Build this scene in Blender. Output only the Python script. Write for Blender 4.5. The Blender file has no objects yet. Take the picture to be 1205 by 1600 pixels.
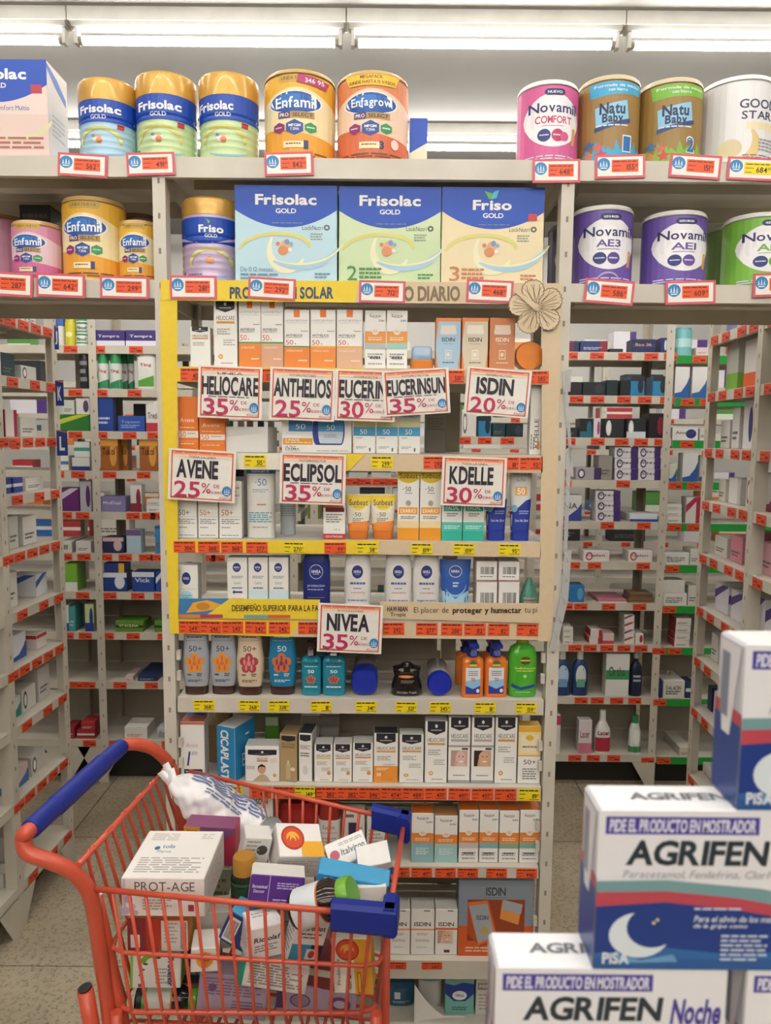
import bpy, math, random
from mathutils import Vector, Matrix
from mathutils.geometry import tessellate_polygon
random.seed(7)
SC = bpy.context.scene
COL = SC.collection

# ------------------------------------------------------------------ camera
F = 1150.0                                   # focal length in pixels of the 1205x1600 frame
PITCH, ROLL = math.radians(5.8), math.radians(0.5)
CAM = Vector((0.0, 0.0, 1.65))
ROT = Matrix.Rotation(math.pi/2 - PITCH, 3, 'X') @ Matrix.Rotation(ROLL, 3, 'Z')
cd = bpy.data.cameras.new('camera'); cam = bpy.data.objects.new('camera', cd); COL.objects.link(cam)
cam.matrix_world = Matrix.Translation(CAM) @ ROT.to_4x4()
cd.sensor_fit = 'VERTICAL'; cd.sensor_height = 36.0; cd.lens = 36.0*F/1600
cd.clip_start = 0.02
cd.dof.use_dof = True; cd.dof.focus_distance = 1.72; cd.dof.aperture_fstop = cd.lens/2.9
SC.camera = cam

# ------------------------------------------------------------------ light and exposure
SC.view_settings.view_transform = 'Standard'; SC.view_settings.look = 'None'
SC.view_settings.gamma = 1.0; SC.view_settings.use_curve_mapping = False
SC.view_settings.exposure = 0.66
TUBE_POWER = 26.0                            # emission strength of the ceiling tubes
W = bpy.data.worlds.new('world'); SC.world = W; W.use_nodes = True
W.node_tree.nodes['Background'].inputs[0].default_value = (1, .97, .92, 1)
W.node_tree.nodes['Background'].inputs[1].default_value = 0.25
SC.cycles.use_denoising = True
SC.cycles.max_bounces = 6; SC.cycles.diffuse_bounces = 3; SC.cycles.glossy_bounces = 2; SC.cycles.transmission_bounces = 4

# ------------------------------------------------------------------ materials
def lin(h):
    c = [int(h[i:i+2], 16)/255 for i in (0, 2, 4)]
    return tuple(x/12.92 if x <= .04045 else ((x+.055)/1.055)**2.4 for x in c) + (1.0,)
_m = {}
def M(h, rough=.45, metal=0.0, kind='card'):
    """one procedural material per colour; kind: card (soft mottling), paint (grime and fine relief), plastic, gold, clear, print"""
    k = (h, rough, metal, kind)
    if k in _m: return _m[k]
    m = bpy.data.materials.new(kind + '_' + h); m.use_nodes = True
    nt = m.node_tree; b = nt.nodes['Principled BSDF']
    c = lin(h)
    b.inputs['Base Color'].default_value = c
    b.inputs['Roughness'].default_value = rough
    b.inputs['Metallic'].default_value = metal
    if kind in ('card', 'paint', 'plastic'):
        tc = nt.nodes.new('ShaderNodeTexCoord'); n = nt.nodes.new('ShaderNodeTexNoise')
        n.inputs['Scale'].default_value = {'card': 60, 'paint': 7, 'plastic': 30}[kind]
        n.inputs['Detail'].default_value = 3
        nt.links.new(tc.outputs['Object'], n.inputs['Vector'])
        r = nt.nodes.new('ShaderNodeValToRGB')
        d = {'card': .95, 'paint': .86, 'plastic': .95}[kind]
        r.color_ramp.elements[0].position = .3; r.color_ramp.elements[1].position = .65
        r.color_ramp.elements[0].color = (c[0]*d, c[1]*d, c[2]*d*.98, 1); r.color_ramp.elements[1].color = c
        nt.links.new(n.outputs['Fac'], r.inputs['Fac']); nt.links.new(r.outputs['Color'], b.inputs['Base Color'])
        if kind == 'plastic': b.inputs['Coat Weight'].default_value = .25
    if kind == 'clear':
        b.inputs['Transmission Weight'].default_value = .4; b.inputs['IOR'].default_value = 1.2
        b.inputs['Alpha'].default_value = .7
    _m[k] = m
    return m
def paint(h): return M(h, .42, 0, 'paint')
def plas(h, r=.3): return M(h, r, 0, 'plastic')
def emat(h, s):
    k = ('emit', h, s)
    if k not in _m:
        m = bpy.data.materials.new('lamp_glow'); m.use_nodes = True; b = m.node_tree.nodes['Principled BSDF']
        b.inputs['Emission Color'].default_value = lin(h); b.inputs['Emission Strength'].default_value = s
        _m[k] = m
    return _m[k]

# ------------------------------------------------------------------ pixel -> world (measured on a plane at a known distance)
def ray(px, py): return (ROT @ Vector(((px-602.5)/F, -(py-800.0)/F, -1.0)))
def P(px, py, Y):
    d = ray(px, py); return CAM + d*(Y/d.y)
def PZ(px, py, z):
    d = ray(px, py); return CAM + d*((z-CAM.z)/d.z)

# ------------------------------------------------------------------ mesh builder
class MB:
    def __init__(s): s.v = []; s.f = []; s.mi = []; s.sm = []; s.mats = []
    def mat(s, m):
        if m not in s.mats: s.mats.append(m)
        return s.mats.index(m)
    def poly(s, pts, m, smooth=False):
        n = len(s.v); s.v.extend(tuple(p) for p in pts); s.f.append(tuple(range(n, n+len(pts)))); s.mi.append(s.mat(m)); s.sm.append(smooth)
    def faces(s, pts, fs, m, smooth=False):
        n = len(s.v); k = s.mat(m); s.v.extend(tuple(p) for p in pts)
        for f in fs: s.f.append(tuple(i+n for i in f)); s.mi.append(k); s.sm.append(smooth)
    def box(s, x0, y0, z0, x1, y1, z1, m):
        p = [(x, y, z) for z in (z0, z1) for y in (y0, y1) for x in (x0, x1)]
        s.faces(p, [(0,2,3,1),(4,5,7,6),(0,1,5,4),(2,6,7,3),(0,4,6,2),(1,3,7,5)], m)
    def carton(s, w, d, h, front, side=None, top=None, back=None, c=.0012):
        """box with chamfered edges, base centre at the origin, front to -y"""
        side = side or front; top = top or front; back = back or side
        X, Y = w/2, d/2; c = min(c, w/6, d/6, h/6)
        def V(a, b, e, ia, ib, ie): return (a*(X - (0 if ia else c)), b*(Y - (0 if ib else c)), (h if e > 0 else 0) - e*(0 if ie else c))
        idx = {}; pts = []
        for a in (-1, 1):
            for b in (-1, 1):
                for e in (-1, 1):
                    for ax in range(3):
                        idx[a, b, e, ax] = len(pts); pts.append(V(a, b, e, ax == 0, ax == 1, ax == 2))
        I = lambda a, b, e, ax: idx[a, b, e, ax]
        n = len(s.v); s.v.extend(pts)
        def add(f, m): s.f.append(tuple(i+n for i in f)); s.mi.append(s.mat(m)); s.sm.append(False)
        add([I(-1,-1,-1,1), I(1,-1,-1,1), I(1,-1,1,1), I(-1,-1,1,1)], front)
        add([I(1,1,-1,1), I(-1,1,-1,1), I(-1,1,1,1), I(1,1,1,1)], back)
        add([I(1,-1,-1,0), I(1,1,-1,0), I(1,1,1,0), I(1,-1,1,0)], side)
        add([I(-1,1,-1,0), I(-1,-1,-1,0), I(-1,-1,1,0), I(-1,1,1,0)], side)
        add([I(-1,-1,1,2), I(1,-1,1,2), I(1,1,1,2), I(-1,1,1,2)], top)
        add([I(-1,1,-1,2), I(1,1,-1,2), I(1,-1,-1,2), I(-1,-1,-1,2)], side)
        for e in (-1, 1):
            for b in (-1, 1): add([I(-1,b,e,1), I(1,b,e,1), I(1,b,e,2), I(-1,b,e,2)][::(b*e)], front if b < 0 else back)
            for a in (-1, 1): add([I(a,-1,e,0), I(a,1,e,0), I(a,1,e,2), I(a,-1,e,2)][::(-a*e)], side)
        for a in (-1, 1):
            for b in (-1, 1): add([I(a,b,-1,1), I(a,b,1,1), I(a,b,1,0), I(a,b,-1,0)][::(a*b)], front if b < 0 else back)
            for b in (-1, 1):
                for e in (-1, 1): add([I(a,b,e,0), I(a,b,e,1), I(a,b,e,2)], side)
    def loft(s, rings, m, cap0=True, cap1=True, seg=28, smooth=True):
        """rings: (z, halfwidth, halfdepth, exponent[, sharp])"""
        base = []
        def ring(z, w, d, n):
            i0 = len(s.v)
            for k in range(seg):
                t = 2*math.pi*k/seg; a, b = math.sin(t), math.cos(t)
                s.v.append((w*math.copysign(abs(a)**(2/n), a), -d*math.copysign(abs(b)**(2/n), b), z))
            return i0
        k = s.mat(m); prev = None; first = None
        for r in rings:
            i0 = ring(*r[:4])
            if first is None: first = i0
            if prev is not None:
                for j in range(seg):
                    s.f.append((prev+j, prev+(j+1) % seg, i0+(j+1) % seg, i0+j)); s.mi.append(k); s.sm.append(smooth)
            prev = ring(*r[:4]) if len(r) > 4 and r[4] else i0
        if cap0:
            i0 = ring(*rings[0][:4]); s.f.append(tuple(range(i0+seg-1, i0-1, -1))); s.mi.append(k); s.sm.append(False)
        if cap1:
            i0 = ring(*rings[-1][:4]); s.f.append(tuple(range(i0, i0+seg))); s.mi.append(k); s.sm.append(False)
    def tube(s, pts, r, m, seg=6, closed=False):
        pts = [Vector(p) for p in pts]; n = len(pts); k = s.mat(m); up = None; prev = None; first = None
        for i, p in enumerate(pts):
            a = pts[i-1] if (i > 0 or closed) else pts[0]
            b = pts[(i+1) % n] if (i < n-1 or closed) else pts[-1]
            t = (b-a).normalized()
            if up is None: up = t.orthogonal().normalized()
            else:
                up = (up - t*up.dot(t)); up = up.normalized() if up.length > 1e-6 else t.orthogonal().normalized()
            sd = t.cross(up); i0 = len(s.v)
            for j in range(seg):
                q = 2*math.pi*j/seg; s.v.append(tuple(p + (up*math.cos(q) + sd*math.sin(q))*r))
            if prev is not None:
                for j in range(seg):
                    s.f.append((prev+j, prev+(j+1) % seg, i0+(j+1) % seg, i0+j)); s.mi.append(k); s.sm.append(True)
            else: first = i0
            prev = i0
        if closed:
            for j in range(seg): s.f.append((prev+j, prev+(j+1) % seg, first+(j+1) % seg, first+j)); s.mi.append(k); s.sm.append(True)
        else:
            for i0, rv in ((first, True), (prev, False)):
                q = [i0+j for j in range(seg)]; s.f.append(tuple(q[::-1] if rv else q)); s.mi.append(k); s.sm.append(False)
    def mesh(s, name):
        me = bpy.data.meshes.new(name); me.from_pydata(s.v, [], s.f)
        for m in s.mats: me.materials.append(m)
        me.polygons.foreach_set('material_index', s.mi); me.polygons.foreach_set('use_smooth', s.sm); me.update()
        return me
    def build(s, name, parent=None, loc=(0, 0, 0), rot=(0, 0, 0)):
        return link(name, s.mesh(name), parent, loc, rot)
def link(name, me, parent=None, loc=(0, 0, 0), rot=(0, 0, 0)):
    o = bpy.data.objects.new(name, me); COL.objects.link(o)
    o.location = loc; o.rotation_euler = rot
    if parent: o.parent = parent
    return o

THINGS = []
def tag(o, label, cat, group=None):
    o['label'] = label; o['category'] = cat
    if group: o['group'] = group
    THINGS.append(o)
    return o
def thing(name, label, cat, loc=(0, 0, 0), rot=(0, 0, 0), group=None):
    return tag(link(name, None, None, loc, rot), label, cat, group)
def structure(o): o['kind'] = 'structure'; return o

# ------------------------------------------------------------------ lettering: glyph outlines of the built-in font
GL = {}
def _glyphs():
    cu = bpy.data.curves.new('glyph', 'FONT'); o = bpy.data.objects.new('glyph', cu); COL.objects.link(o)
    chars = sorted(set('ABCDEFGHIJKLMNOPQRSTUVWXYZabcdefghijklmnopqrstuvwxyz0123456789%+-.,&ÑÓÉñ°é®í'))
    cu.resolution_u = 3
    for w, off in ((0, 0.0), (1, .016), (2, .034)):
        cu.offset = off
        for c in chars:
            cu.body = c; bpy.context.view_layer.update()
            me = bpy.data.meshes.new_from_object(o.evaluated_get(bpy.context.evaluated_depsgraph_get()))
            v = [(p.co.x, p.co.y) for p in me.vertices]
            GL[c, w] = (v, [tuple(f.vertices) for f in me.polygons], min(a for a, _ in v), max(a for a, _ in v))
            bpy.data.meshes.remove(me)
    bpy.data.objects.remove(o); bpy.data.curves.remove(cu)
_glyphs()
def layout(s, w=0, it=0.0):
    tris = []; x = 0.0
    for c in s:
        if c == ' ': x += .28; continue
        v, fs, a, b = GL[c, w]
        for f in fs: tris.append([(x + v[i][0]-a + it*v[i][1], v[i][1]) for i in f])
        x += b-a + (.085, .06, .035)[w] - (.06 if c in 'AV' and w else 0)
    return tris

# ------------------------------------------------------------------ printing flat art on a surface.  u to the right, v DOWN, both 0..1
def R(u0, v0, u1, v1, c): return ('r', u0, v0, u1, v1, c)
def E(u, v, ru, rv, c): return ('e', u, v, ru, rv, c)
def G(pts, c): return ('g', pts, c)
def T(s, u0, v0, u1, v1, c, w=1, it=0.0): return ('t', s, u0, v0, u1, v1, c, w, it)
def L(u0, v0, u1, v1, n, c): return ('l', u0, v0, u1, v1, n, c)
def BAR(u0, v0, u1, v1, c='303030'): return ('b', u0, v0, u1, v1, c)
def polys(p):
    k = p[0]
    if k == 'r': yield [(p[1], p[2]), (p[3], p[2]), (p[3], p[4]), (p[1], p[4])], p[5]
    elif k == 'e': yield [(p[1]+p[3]*math.cos(t*math.pi/12), p[2]+p[4]*math.sin(t*math.pi/12)) for t in range(24)], p[5]
    elif k == 'g':
        q = p[1]
        for t in tessellate_polygon([[Vector((a, b, 0)) for a, b in q]]): yield [q[i] for i in t], p[2]
    elif k == 't':
        ts = layout(p[1], p[7], p[8])
        xs = [a for t in ts for a, _ in t]; ys = [b for t in ts for _, b in t]
        x0, x1, y0, y1 = min(xs), max(xs), min(ys), max(ys)
        for t in ts: yield [(p[2]+(a-x0)/(x1-x0)*(p[4]-p[2]), p[5]-(b-y0)/(y1-y0)*(p[5]-p[3])) for a, b in t], p[6]
    elif k == 'l':
        rnd = random.Random(len(p[6])+int(p[1]*991)+int(p[2]*577))
        n = p[5]; dv = (p[4]-p[2])/n
        for i in range(n):
            v = p[2]+i*dv; u = p[1]; end = p[3] - (rnd.random()*.3*(p[3]-p[1]) if i % 2 else 0)
            while u < end-.01:
                w = min(end, u + (p[3]-p[1])*rnd.uniform(.12, .3))
                yield [(u, v), (w, v), (w, v+dv*.5), (u, v+dv*.5)], p[6]
                u = w + (p[3]-p[1])*.035
    elif k == 'b':
        rnd = random.Random(5); u = p[1]
        while u < p[3]:
            w = (p[3]-p[1])*rnd.uniform(.02, .06); yield [(u, p[2]), (u+w, p[2]), (u+w, p[4]), (u, p[4])], p[5]
            u += w + (p[3]-p[1])*rnd.uniform(.02, .05)
def clip(poly, ax, lim, keep_less):
    out = []; n = len(poly)
    for i in range(n):
        a, b = poly[i], poly[(i+1) % n]
        ia = (a[ax] <= lim) == keep_less or a[ax] == lim; ib = (b[ax] <= lim) == keep_less or b[ax] == lim
        if ia: out.append(a)
        if ia != ib:
            t = (lim-a[ax])/(b[ax]-a[ax]); q = [a[0]+(b[0]-a[0])*t, a[1]+(b[1]-a[1])*t]; q[ax] = lim; out.append(tuple(q))
    return out
def strips(poly, ax, cuts):
    lo, hi = min(p[ax] for p in poly), max(p[ax] for p in poly)
    cs = [c for c in cuts if lo+1e-6 < c < hi-1e-6]
    if not cs: return [poly]
    out = []; rest = poly
    for c in cs:
        a = clip(rest, ax, c, True)
        if len(a) > 2: out.append(a)
        rest = clip(rest, ax, c, False)
        if len(rest) < 3: break
    else: out.append(rest)
    return out
def draw(mb, art, f, cu=(), cv=(), eps=.00035, step=.00006, rough=.45):
    """f(u, v, offset) -> point"""
    for i, p in enumerate(art):
        off = eps + step*min(i, 45)
        for q, c in polys(p):
            m = c if not isinstance(c, str) else M(c, rough, 0, 'print')
            parts = [q]
            if cu: parts = [y for x in parts for y in strips(x, 0, cu)]
            if cv: parts = [y for x in parts for y in strips(x, 1, cv)]
            for x in parts:
                pts = [f(a, b, off) for a, b in x]
                # face the viewer side: v runs down, so counter-clockwise in (u,-v)
                ar = sum(x[j][0]*x[(j+1) % len(x)][1]-x[(j+1) % len(x)][0]*x[j][1] for j in range(len(x)))
                if abs(ar) < 1e-9: continue
                mb.poly(pts if ar < 0 else pts[::-1], m)
def fbox(w, d, h, face='front'):
    if face == 'front': return lambda u, v, o: ((u-.5)*w, -d/2-o, (1-v)*h)
    if face == 'top': return lambda u, v, o: ((u-.5)*w, (.5-v)*d, h+o)
    if face == 'right': return lambda u, v, o: (w/2+o, (u-.5)*d, (1-v)*h)
    if face == 'left': return lambda u, v, o: (-w/2-o, (.5-u)*d, (1-v)*h)
    if face == 'back': return lambda u, v, o: ((.5-u)*w, d/2+o, (1-v)*h)
def floft(rings, W, H):
    """project art straight onto the front of a lofted body"""
    def at(z):
        a = rings[0]
        for b in rings[1:]:
            if z <= b[0]:
                t = (z-a[0])/(b[0]-a[0]) if b[0] > a[0] else 0
                t = max(0, min(1, t)); return [a[i]+(b[i]-a[i])*t for i in range(1, 4)]
            a = b
        return list(rings[-1][1:4])
    def f(u, v, o):
        z = (1-v)*H; w, d, n = at(z); x = max(-w, min(w, (u-.5)*W)); r = abs(x)/w if w else 1
        return (x*(1+o/max(w, 1e-4)), -d*max(0.0, 1-r**n)**(1/n)-o, z)
    return f
CU = tuple(.5+.5*math.sin(math.pi*k/16) for k in range(-7, 8))

# ================================================================== the room
XL, XR, YB, YF, ZC = -4.2, 4.2, -6.4, 7.6, 3.65
def noise_paint(name, h, scale, amt, rough=.6, bump=0.0):
    m = bpy.data.materials.new(name); m.use_nodes = True; nt = m.node_tree; b = nt.nodes['Principled BSDF']
    tc = nt.nodes.new('ShaderNodeTexCoord'); n = nt.nodes.new('ShaderNodeTexNoise'); n.inputs['Scale'].default_value = scale; n.inputs['Detail'].default_value = 5
    r = nt.nodes.new('ShaderNodeValToRGB'); c = lin(h)
    r.color_ramp.elements[0].color = tuple(x*(1-amt) for x in c[:3])+(1,); r.color_ramp.elements[1].color = c
    r.color_ramp.elements[0].position = .3; r.color_ramp.elements[1].position = .7
    nt.links.new(tc.outputs['Object'], n.inputs['Vector']); nt.links.new(n.outputs['Fac'], r.inputs['Fac']); nt.links.new(r.outputs['Color'], b.inputs['Base Color'])
    b.inputs['Roughness'].default_value = rough
    if bump:
        bp = nt.nodes.new('ShaderNodeBump'); bp.inputs['Strength'].default_value = bump; nt.links.new(n.outputs['Fac'], bp.inputs['Height']); nt.links.new(bp.outputs['Normal'], b.inputs['Normal'])
    return m
def terrazzo():
    m = bpy.data.materials.new('terrazzo'); m.use_nodes = True; nt = m.node_tree; b = nt.nodes['Principled BSDF']
    g = nt.nodes.new('ShaderNodeNewGeometry')
    vo = nt.nodes.new('ShaderNodeTexVoronoi'); vo.inputs['Scale'].default_value = 75
    r = nt.nodes.new('ShaderNodeValToRGB'); r.color_ramp.interpolation = 'LINEAR'
    e = r.color_ramp.elements; e[0].position = .0; e[0].color = lin('6a5f4e'); e[1].position = .34; e[1].color = lin('b3a68f')
    n = nt.nodes.new('ShaderNodeTexNoise'); n.inputs['Scale'].default_value = 3.0; n.inputs['Detail'].default_value = 6
    n2 = nt.nodes.new('ShaderNodeTexNoise'); n2.inputs['Scale'].default_value = 60; n2.inputs['Detail'].default_value = 2
    r2 = nt.nodes.new('ShaderNodeValToRGB'); r2.color_ramp.elements[0].position = .3; r2.color_ramp.elements[0].color = (.74, .72, .68, 1); r2.color_ramp.elements[1].position = .6; r2.color_ramp.elements[1].color = (1, 1, 1, 1)
    r3 = nt.nodes.new('ShaderNodeValToRGB'); r3.color_ramp.elements[0].position = .38; r3.color_ramp.elements[0].color = (.8, .8, .79, 1); r3.color_ramp.elements[1].position = .5; r3.color_ramp.elements[1].color = (1, 1, 1, 1)
    mx = nt.nodes.new('ShaderNodeMix'); mx.data_type = 'RGBA'; mx.blend_type = 'MULTIPLY'; mx.inputs[0].default_value = 1
    my = nt.nodes.new('ShaderNodeMix'); my.data_type = 'RGBA'; my.blend_type = 'MULTIPLY'; my.inputs[0].default_value = 1
    for x in (vo, n, n2): nt.links.new(g.outputs['Position'], x.inputs['Vector'])
    nt.links.new(vo.outputs['Distance'], r.inputs['Fac']); nt.links.new(n.outputs['Fac'], r2.inputs['Fac']); nt.links.new(n2.outputs['Fac'], r3.inputs['Fac'])
    nt.links.new(r.outputs['Color'], mx.inputs[6]); nt.links.new(r2.outputs['Color'], mx.inputs[7])
    nt.links.new(mx.outputs[2], my.inputs[6]); nt.links.new(r3.outputs['Color'], my.inputs[7]); nt.links.new(my.outputs[2], b.inputs['Base Color'])
    b.inputs['Roughness'].default_value = .38
    return m
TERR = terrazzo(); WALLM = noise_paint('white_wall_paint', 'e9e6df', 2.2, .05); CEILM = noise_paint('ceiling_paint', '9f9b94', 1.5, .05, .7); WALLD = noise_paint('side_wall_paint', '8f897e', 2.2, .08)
b = MB(); b.box(XL, YB, -.06, XR, YF, -.004, M('4a443b', .8, 0, 'paint')); floor = structure(b.build('floor'))
ts = .74; tm = None
for iy in range(-9, 11):
    for ix in range(-6, 6):
        x, y = ix*ts+.19, iy*ts-.08
        if x+ts > XR or y+ts > YF or x < XL or y < YB: continue
        if tm is None: b = MB(); b.box(.0025, .0025, -.02, ts-.0025, ts-.0025, 0, TERR); tm = b.mesh('tile')
        link('tile', tm, floor, (x, y, 0))
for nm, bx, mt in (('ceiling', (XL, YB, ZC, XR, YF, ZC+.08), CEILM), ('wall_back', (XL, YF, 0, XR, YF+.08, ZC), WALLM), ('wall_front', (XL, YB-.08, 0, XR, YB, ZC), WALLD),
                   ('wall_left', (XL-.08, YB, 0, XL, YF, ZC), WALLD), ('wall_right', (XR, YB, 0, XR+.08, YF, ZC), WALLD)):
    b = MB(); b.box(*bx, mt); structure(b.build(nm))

# ------------------------------------------------------------------ ceiling lamps: a sheet-metal channel with one bare tube
GLOW = emat('fffcf7', TUBE_POWER); LAMPW = paint('dedbd3'); LAMPD = M('8d877b', .5)
def lamp(x, y, label, z=ZC):
    t = thing('tube_lamp', label, 'ceiling lamp', (x, y, z), group='tube lamps on the ceiling')
    b = MB(); b.box(-.655, -.05, -.06, .655, .05, 0, LAMPW); b.build('channel', t)
    b = MB(); q = [(-.045, -.06), (.045, -.06), (.034, -.074), (.03, -.078), (-.03, -.078), (-.034, -.074)]; n = len(q)
    b.faces([(x, y, z) for x in (-.645, .645) for y, z in q], [(k, (k+1) % n, n+(k+1) % n, n+k) for k in range(n)] + [tuple(range(n-1, -1, -1)), tuple(range(n, 2*n))], M('a8a49c', .5)); b.build('reflector', t)
    b = MB(); b.tube([(-.6, 0, -.13), (.6, 0, -.13)], .019, GLOW, 14); b.build('tube', t)
    for s in (-1, 1):
        b = MB(); b.tube([(s*.6, 0, -.13), (s*.632, 0, -.13)], .019, LAMPD, 10); b.box(s*.628-.008, -.02, -.15, s*.628+.008, .02, -.08, LAMPW); b.build('lamp_holder', t)
pos = ['leftmost', 'second', 'third', 'fourth']
rows = [(3.72, 'in the near bright row'), (4.98, 'in the far dim row')]
for y, ph in rows:
    x0 = P(542, 70, 3.72).x
    for i, k in enumerate((-2, -1, 0, 1)):
        lamp(x0 + (k+.5)*1.315 + (0 if y < 4 else .12), y, f'white ceiling tube lamp, {pos[i]} from the left {ph}', ZC)
for y, ph in ((2.46, 'over the shelf display'), (1.2, 'over the shopping cart'), (-.06, 'over the counter'), (-1.32, 'behind the counter'), (-2.58, 'two rows behind the counter'), (-3.84, 'three rows behind the counter'), (-5.1, 'near the rear wall')):
    for i, k in enumerate((-2, -1, 0, 1)):
        lamp((k+.5)*1.35, y, f'white ceiling tube lamp out of view {ph}, {pos[i]} from the left', ZC)

# ================================================================== shelving
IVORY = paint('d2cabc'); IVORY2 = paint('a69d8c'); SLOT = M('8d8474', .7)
STK = {}
def natw(t):
    f = lambda q: max(a for x in layout(q, 1) for a, _ in x)-min(a for x in layout(q, 1) for a, _ in x)
    return min(1.35, f(t)/f('368'))
def sticker_mesh(num, kind, w=.052, h=.033):
    k = (num, kind)
    if k in STK: return STK[k]
    bg, ink = {'o': ('ee5a2b', '5b1d10'), 'y': ('f2d816', '2a2410'), 'p': ('e8502c', '7a2414')}[kind]
    b = MB(); b.box(-w/2, -.0008, -h/2, w/2, 0, h/2, M(bg, .5))
    f = lambda u, v, o: ((u-.5)*w, -.0008-o, (.5-v)*h)
    if kind == 'p': art = [R(.12, .3, .55, .42, ink), R(.55, .52, .9, .78, ink), R(.12, .7, .4, .78, ink)]
    else: art = [L(.06, .08, .9, .3, 1, ink), L(.06, .42, .32, .56, 1, ink), L(.06, .78, .28, .9, 1, ink), T(num, .84-.34*natw(num), .42, .84, .8, ink, 1), T('00', .86, .42, .95, .58, ink, 0), R(.5, .86, .95, .9, ink)]
    draw(b, art, f, eps=.0003)
    STK[k] = b.mesh('price_sticker'); return STK[k]
def shelf_mesh(x0, x1, d, lip, m, th=.004):
    """folded-steel shelf: top plate, front lip with a return, rear lip, end lips.  top of the plate at z=0, front at y=0"""
    b = MB(); b.box(x0, 0, -th, x1, d, 0, m)
    b.box(x0, 0, -lip, x1, .002, -th, m); b.box(x0, .002, -lip, x1, .014, -lip+.002, m)
    b.box(x0, d-.002, -lip, x1, d, -th, m); b.box(x0, .002, -lip, x0+.002, d-.002, -th, m); b.box(x1-.002, .002, -lip, x1, d-.002, -th, m)
    b.box(x0+.05, d*.5-.02, -lip*.6, x1-.05, d*.5+.02, -th, m)
    return b.mesh('shelf')
def post(root, x, y, z0, z1, m, w=.028, d=.034, sx=1, sy=1, slots=True):
    """slotted steel angle upright"""
    b = MB(); t = .0025
    xa, xb = sorted((x, x+sx*w)); b.box(xa, min(y, y+sy*t), z0, xb, max(y, y+sy*t), z1, m)
    ya, yb = sorted((y+sy*t, y+sy*d)); xc, xd = sorted((x, x+sx*t)); b.box(xc, ya, z0, xd, yb, z1, m)
    o = b.build('post', root)
    if slots:
        b = MB(); z = z0+.1; yy = min(y, y+sy*t)
        while z < z1-.03:
            b.box(x+sx*w*.5-.0026, yy-.0006, z, x+sx*w*.5+.0026, yy-.0001, z+.012, SLOT); z += .075
        b.build('slot_pattern', o)['kind'] = 'stuff'
    return o

# ---- the display gondola in the middle, with shelves bridging the aisles on both sides
GY, GD = 1.68, .31
def zc(y, Y=GY, x=560): return P(x, y, Y).z
LIPS = {0: 248, 1: 440, 2: 575, 3: 709, 4: 845, 5: 969, 6: 1092, 7: 1228, 8: 1353, 9: 1500, 10: 1606}
SZ = {k: zc(v) for k, v in LIPS.items()}
GX0, GX1 = P(262, 480, GY).x, P(872, 480, GY).x
gond = thing('display_shelving', 'ivory slotted steel shelving unit carrying the sunscreen display', 'shelving', ((GX0+GX1)/2, GY, 0))
GO = Vector(gond.location)
SHELF = {}
LIPH = {0: .043, 1: .04, 2: .034, 3: .036, 4: .032, 5: .036, 6: .036, 7: .034, 8: .028, 9: .048, 10: .04}
for k in LIPS:
    if k < 2: continue
    me = shelf_mesh(GX0+.004-GO.x, GX1-.004-GO.x, GD, LIPH[k], IVORY)
    SHELF[k] = link('shelf', me, gond, (0, 0, SZ[k]))
for k in (0, 1):
    for a, c in ((GX0-.92, GX0-.022), (GX0-.02, GX1+.02), (GX1+.022, GX1+.94)):
        if k == 0 and a > GX0-.1 and a < GX0: pass
        o = link('shelf', shelf_mesh(a-GO.x, c-GO.x, GD, LIPH[k], IVORY), gond, (0, -.002 if k == 0 else 0, SZ[k]))
        if abs(a-(GX0-.02)) < .01: SHELF[k] = o
        elif a < GX0: SHELF['L%d' % k] = o
        else: SHELF['R%d' % k] = o
for sx, x in ((-1, GX0), (1, GX1)):
    for y, sy in ((-.001, 1), (GD, -1)): post(gond, x-GO.x, y, 0, SZ[0]-.003, IVORY, .028, .035, sx, sy, slots=(sy == 1))
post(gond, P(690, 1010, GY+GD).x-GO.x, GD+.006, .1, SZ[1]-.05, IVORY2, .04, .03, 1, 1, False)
for sx, x in ((-1, GX0-.92), (1, GX1+.94)):
    for y, sy in ((-.001, 1), (GD, -1)): post(gond, x-GO.x, y, 0, SZ[0]-.003, IVORY, .028, .035, -sx, sy, slots=False)
# shelf clips on the uprights
cm = None
for k in range(2, 10):
    for sx, x in ((1, GX0+.002), (-1, GX1-.002)):
        for dz in (.05, .1):
            b = MB(); b.box(0, .004, -.011, sx*.009 if sx > 0 else 0, .016, .011, IVORY) if sx > 0 else b.box(-.009, .004, -.011, 0, .016, .011, IVORY)
            b.build('shelf_clip', gond, (x-GO.x, 0, SZ[k]+dz))
# back panels of the lower shelves
for k0, k1, a, c in ((6, 5, GX0, P(700, 1010, GY+GD).x), (7, 6, GX0, GX1), (8, 7, GX0, GX1), (9, 8, GX0, GX1), (10, 9, GX0, GX1)):
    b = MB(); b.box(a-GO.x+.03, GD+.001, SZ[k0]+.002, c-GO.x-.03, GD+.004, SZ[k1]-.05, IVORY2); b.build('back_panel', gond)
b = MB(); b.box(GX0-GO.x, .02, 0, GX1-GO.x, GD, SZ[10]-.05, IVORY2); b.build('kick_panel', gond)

def stick(shelf, x, kind, num='', py=None, w=.052, h=.026, dz=None, tilt=0.0, root=gond):
    """glue a price sticker on a gondola lip, centred at pixel column x"""
    k = shelf; s = SHELF[k]; lip = LIPH[k]
    p = P(x, LIPS[k]+10, GY)
    o = link('price_sticker', sticker_mesh(num, kind), s, (p.x-GO.x, -.0032 if k in (2, 3, 4, 5) else -.0006, -lip/2-.001), (0, tilt, 0))
    o.scale = (w/.052, 1, h/.033)
    return o

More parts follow.
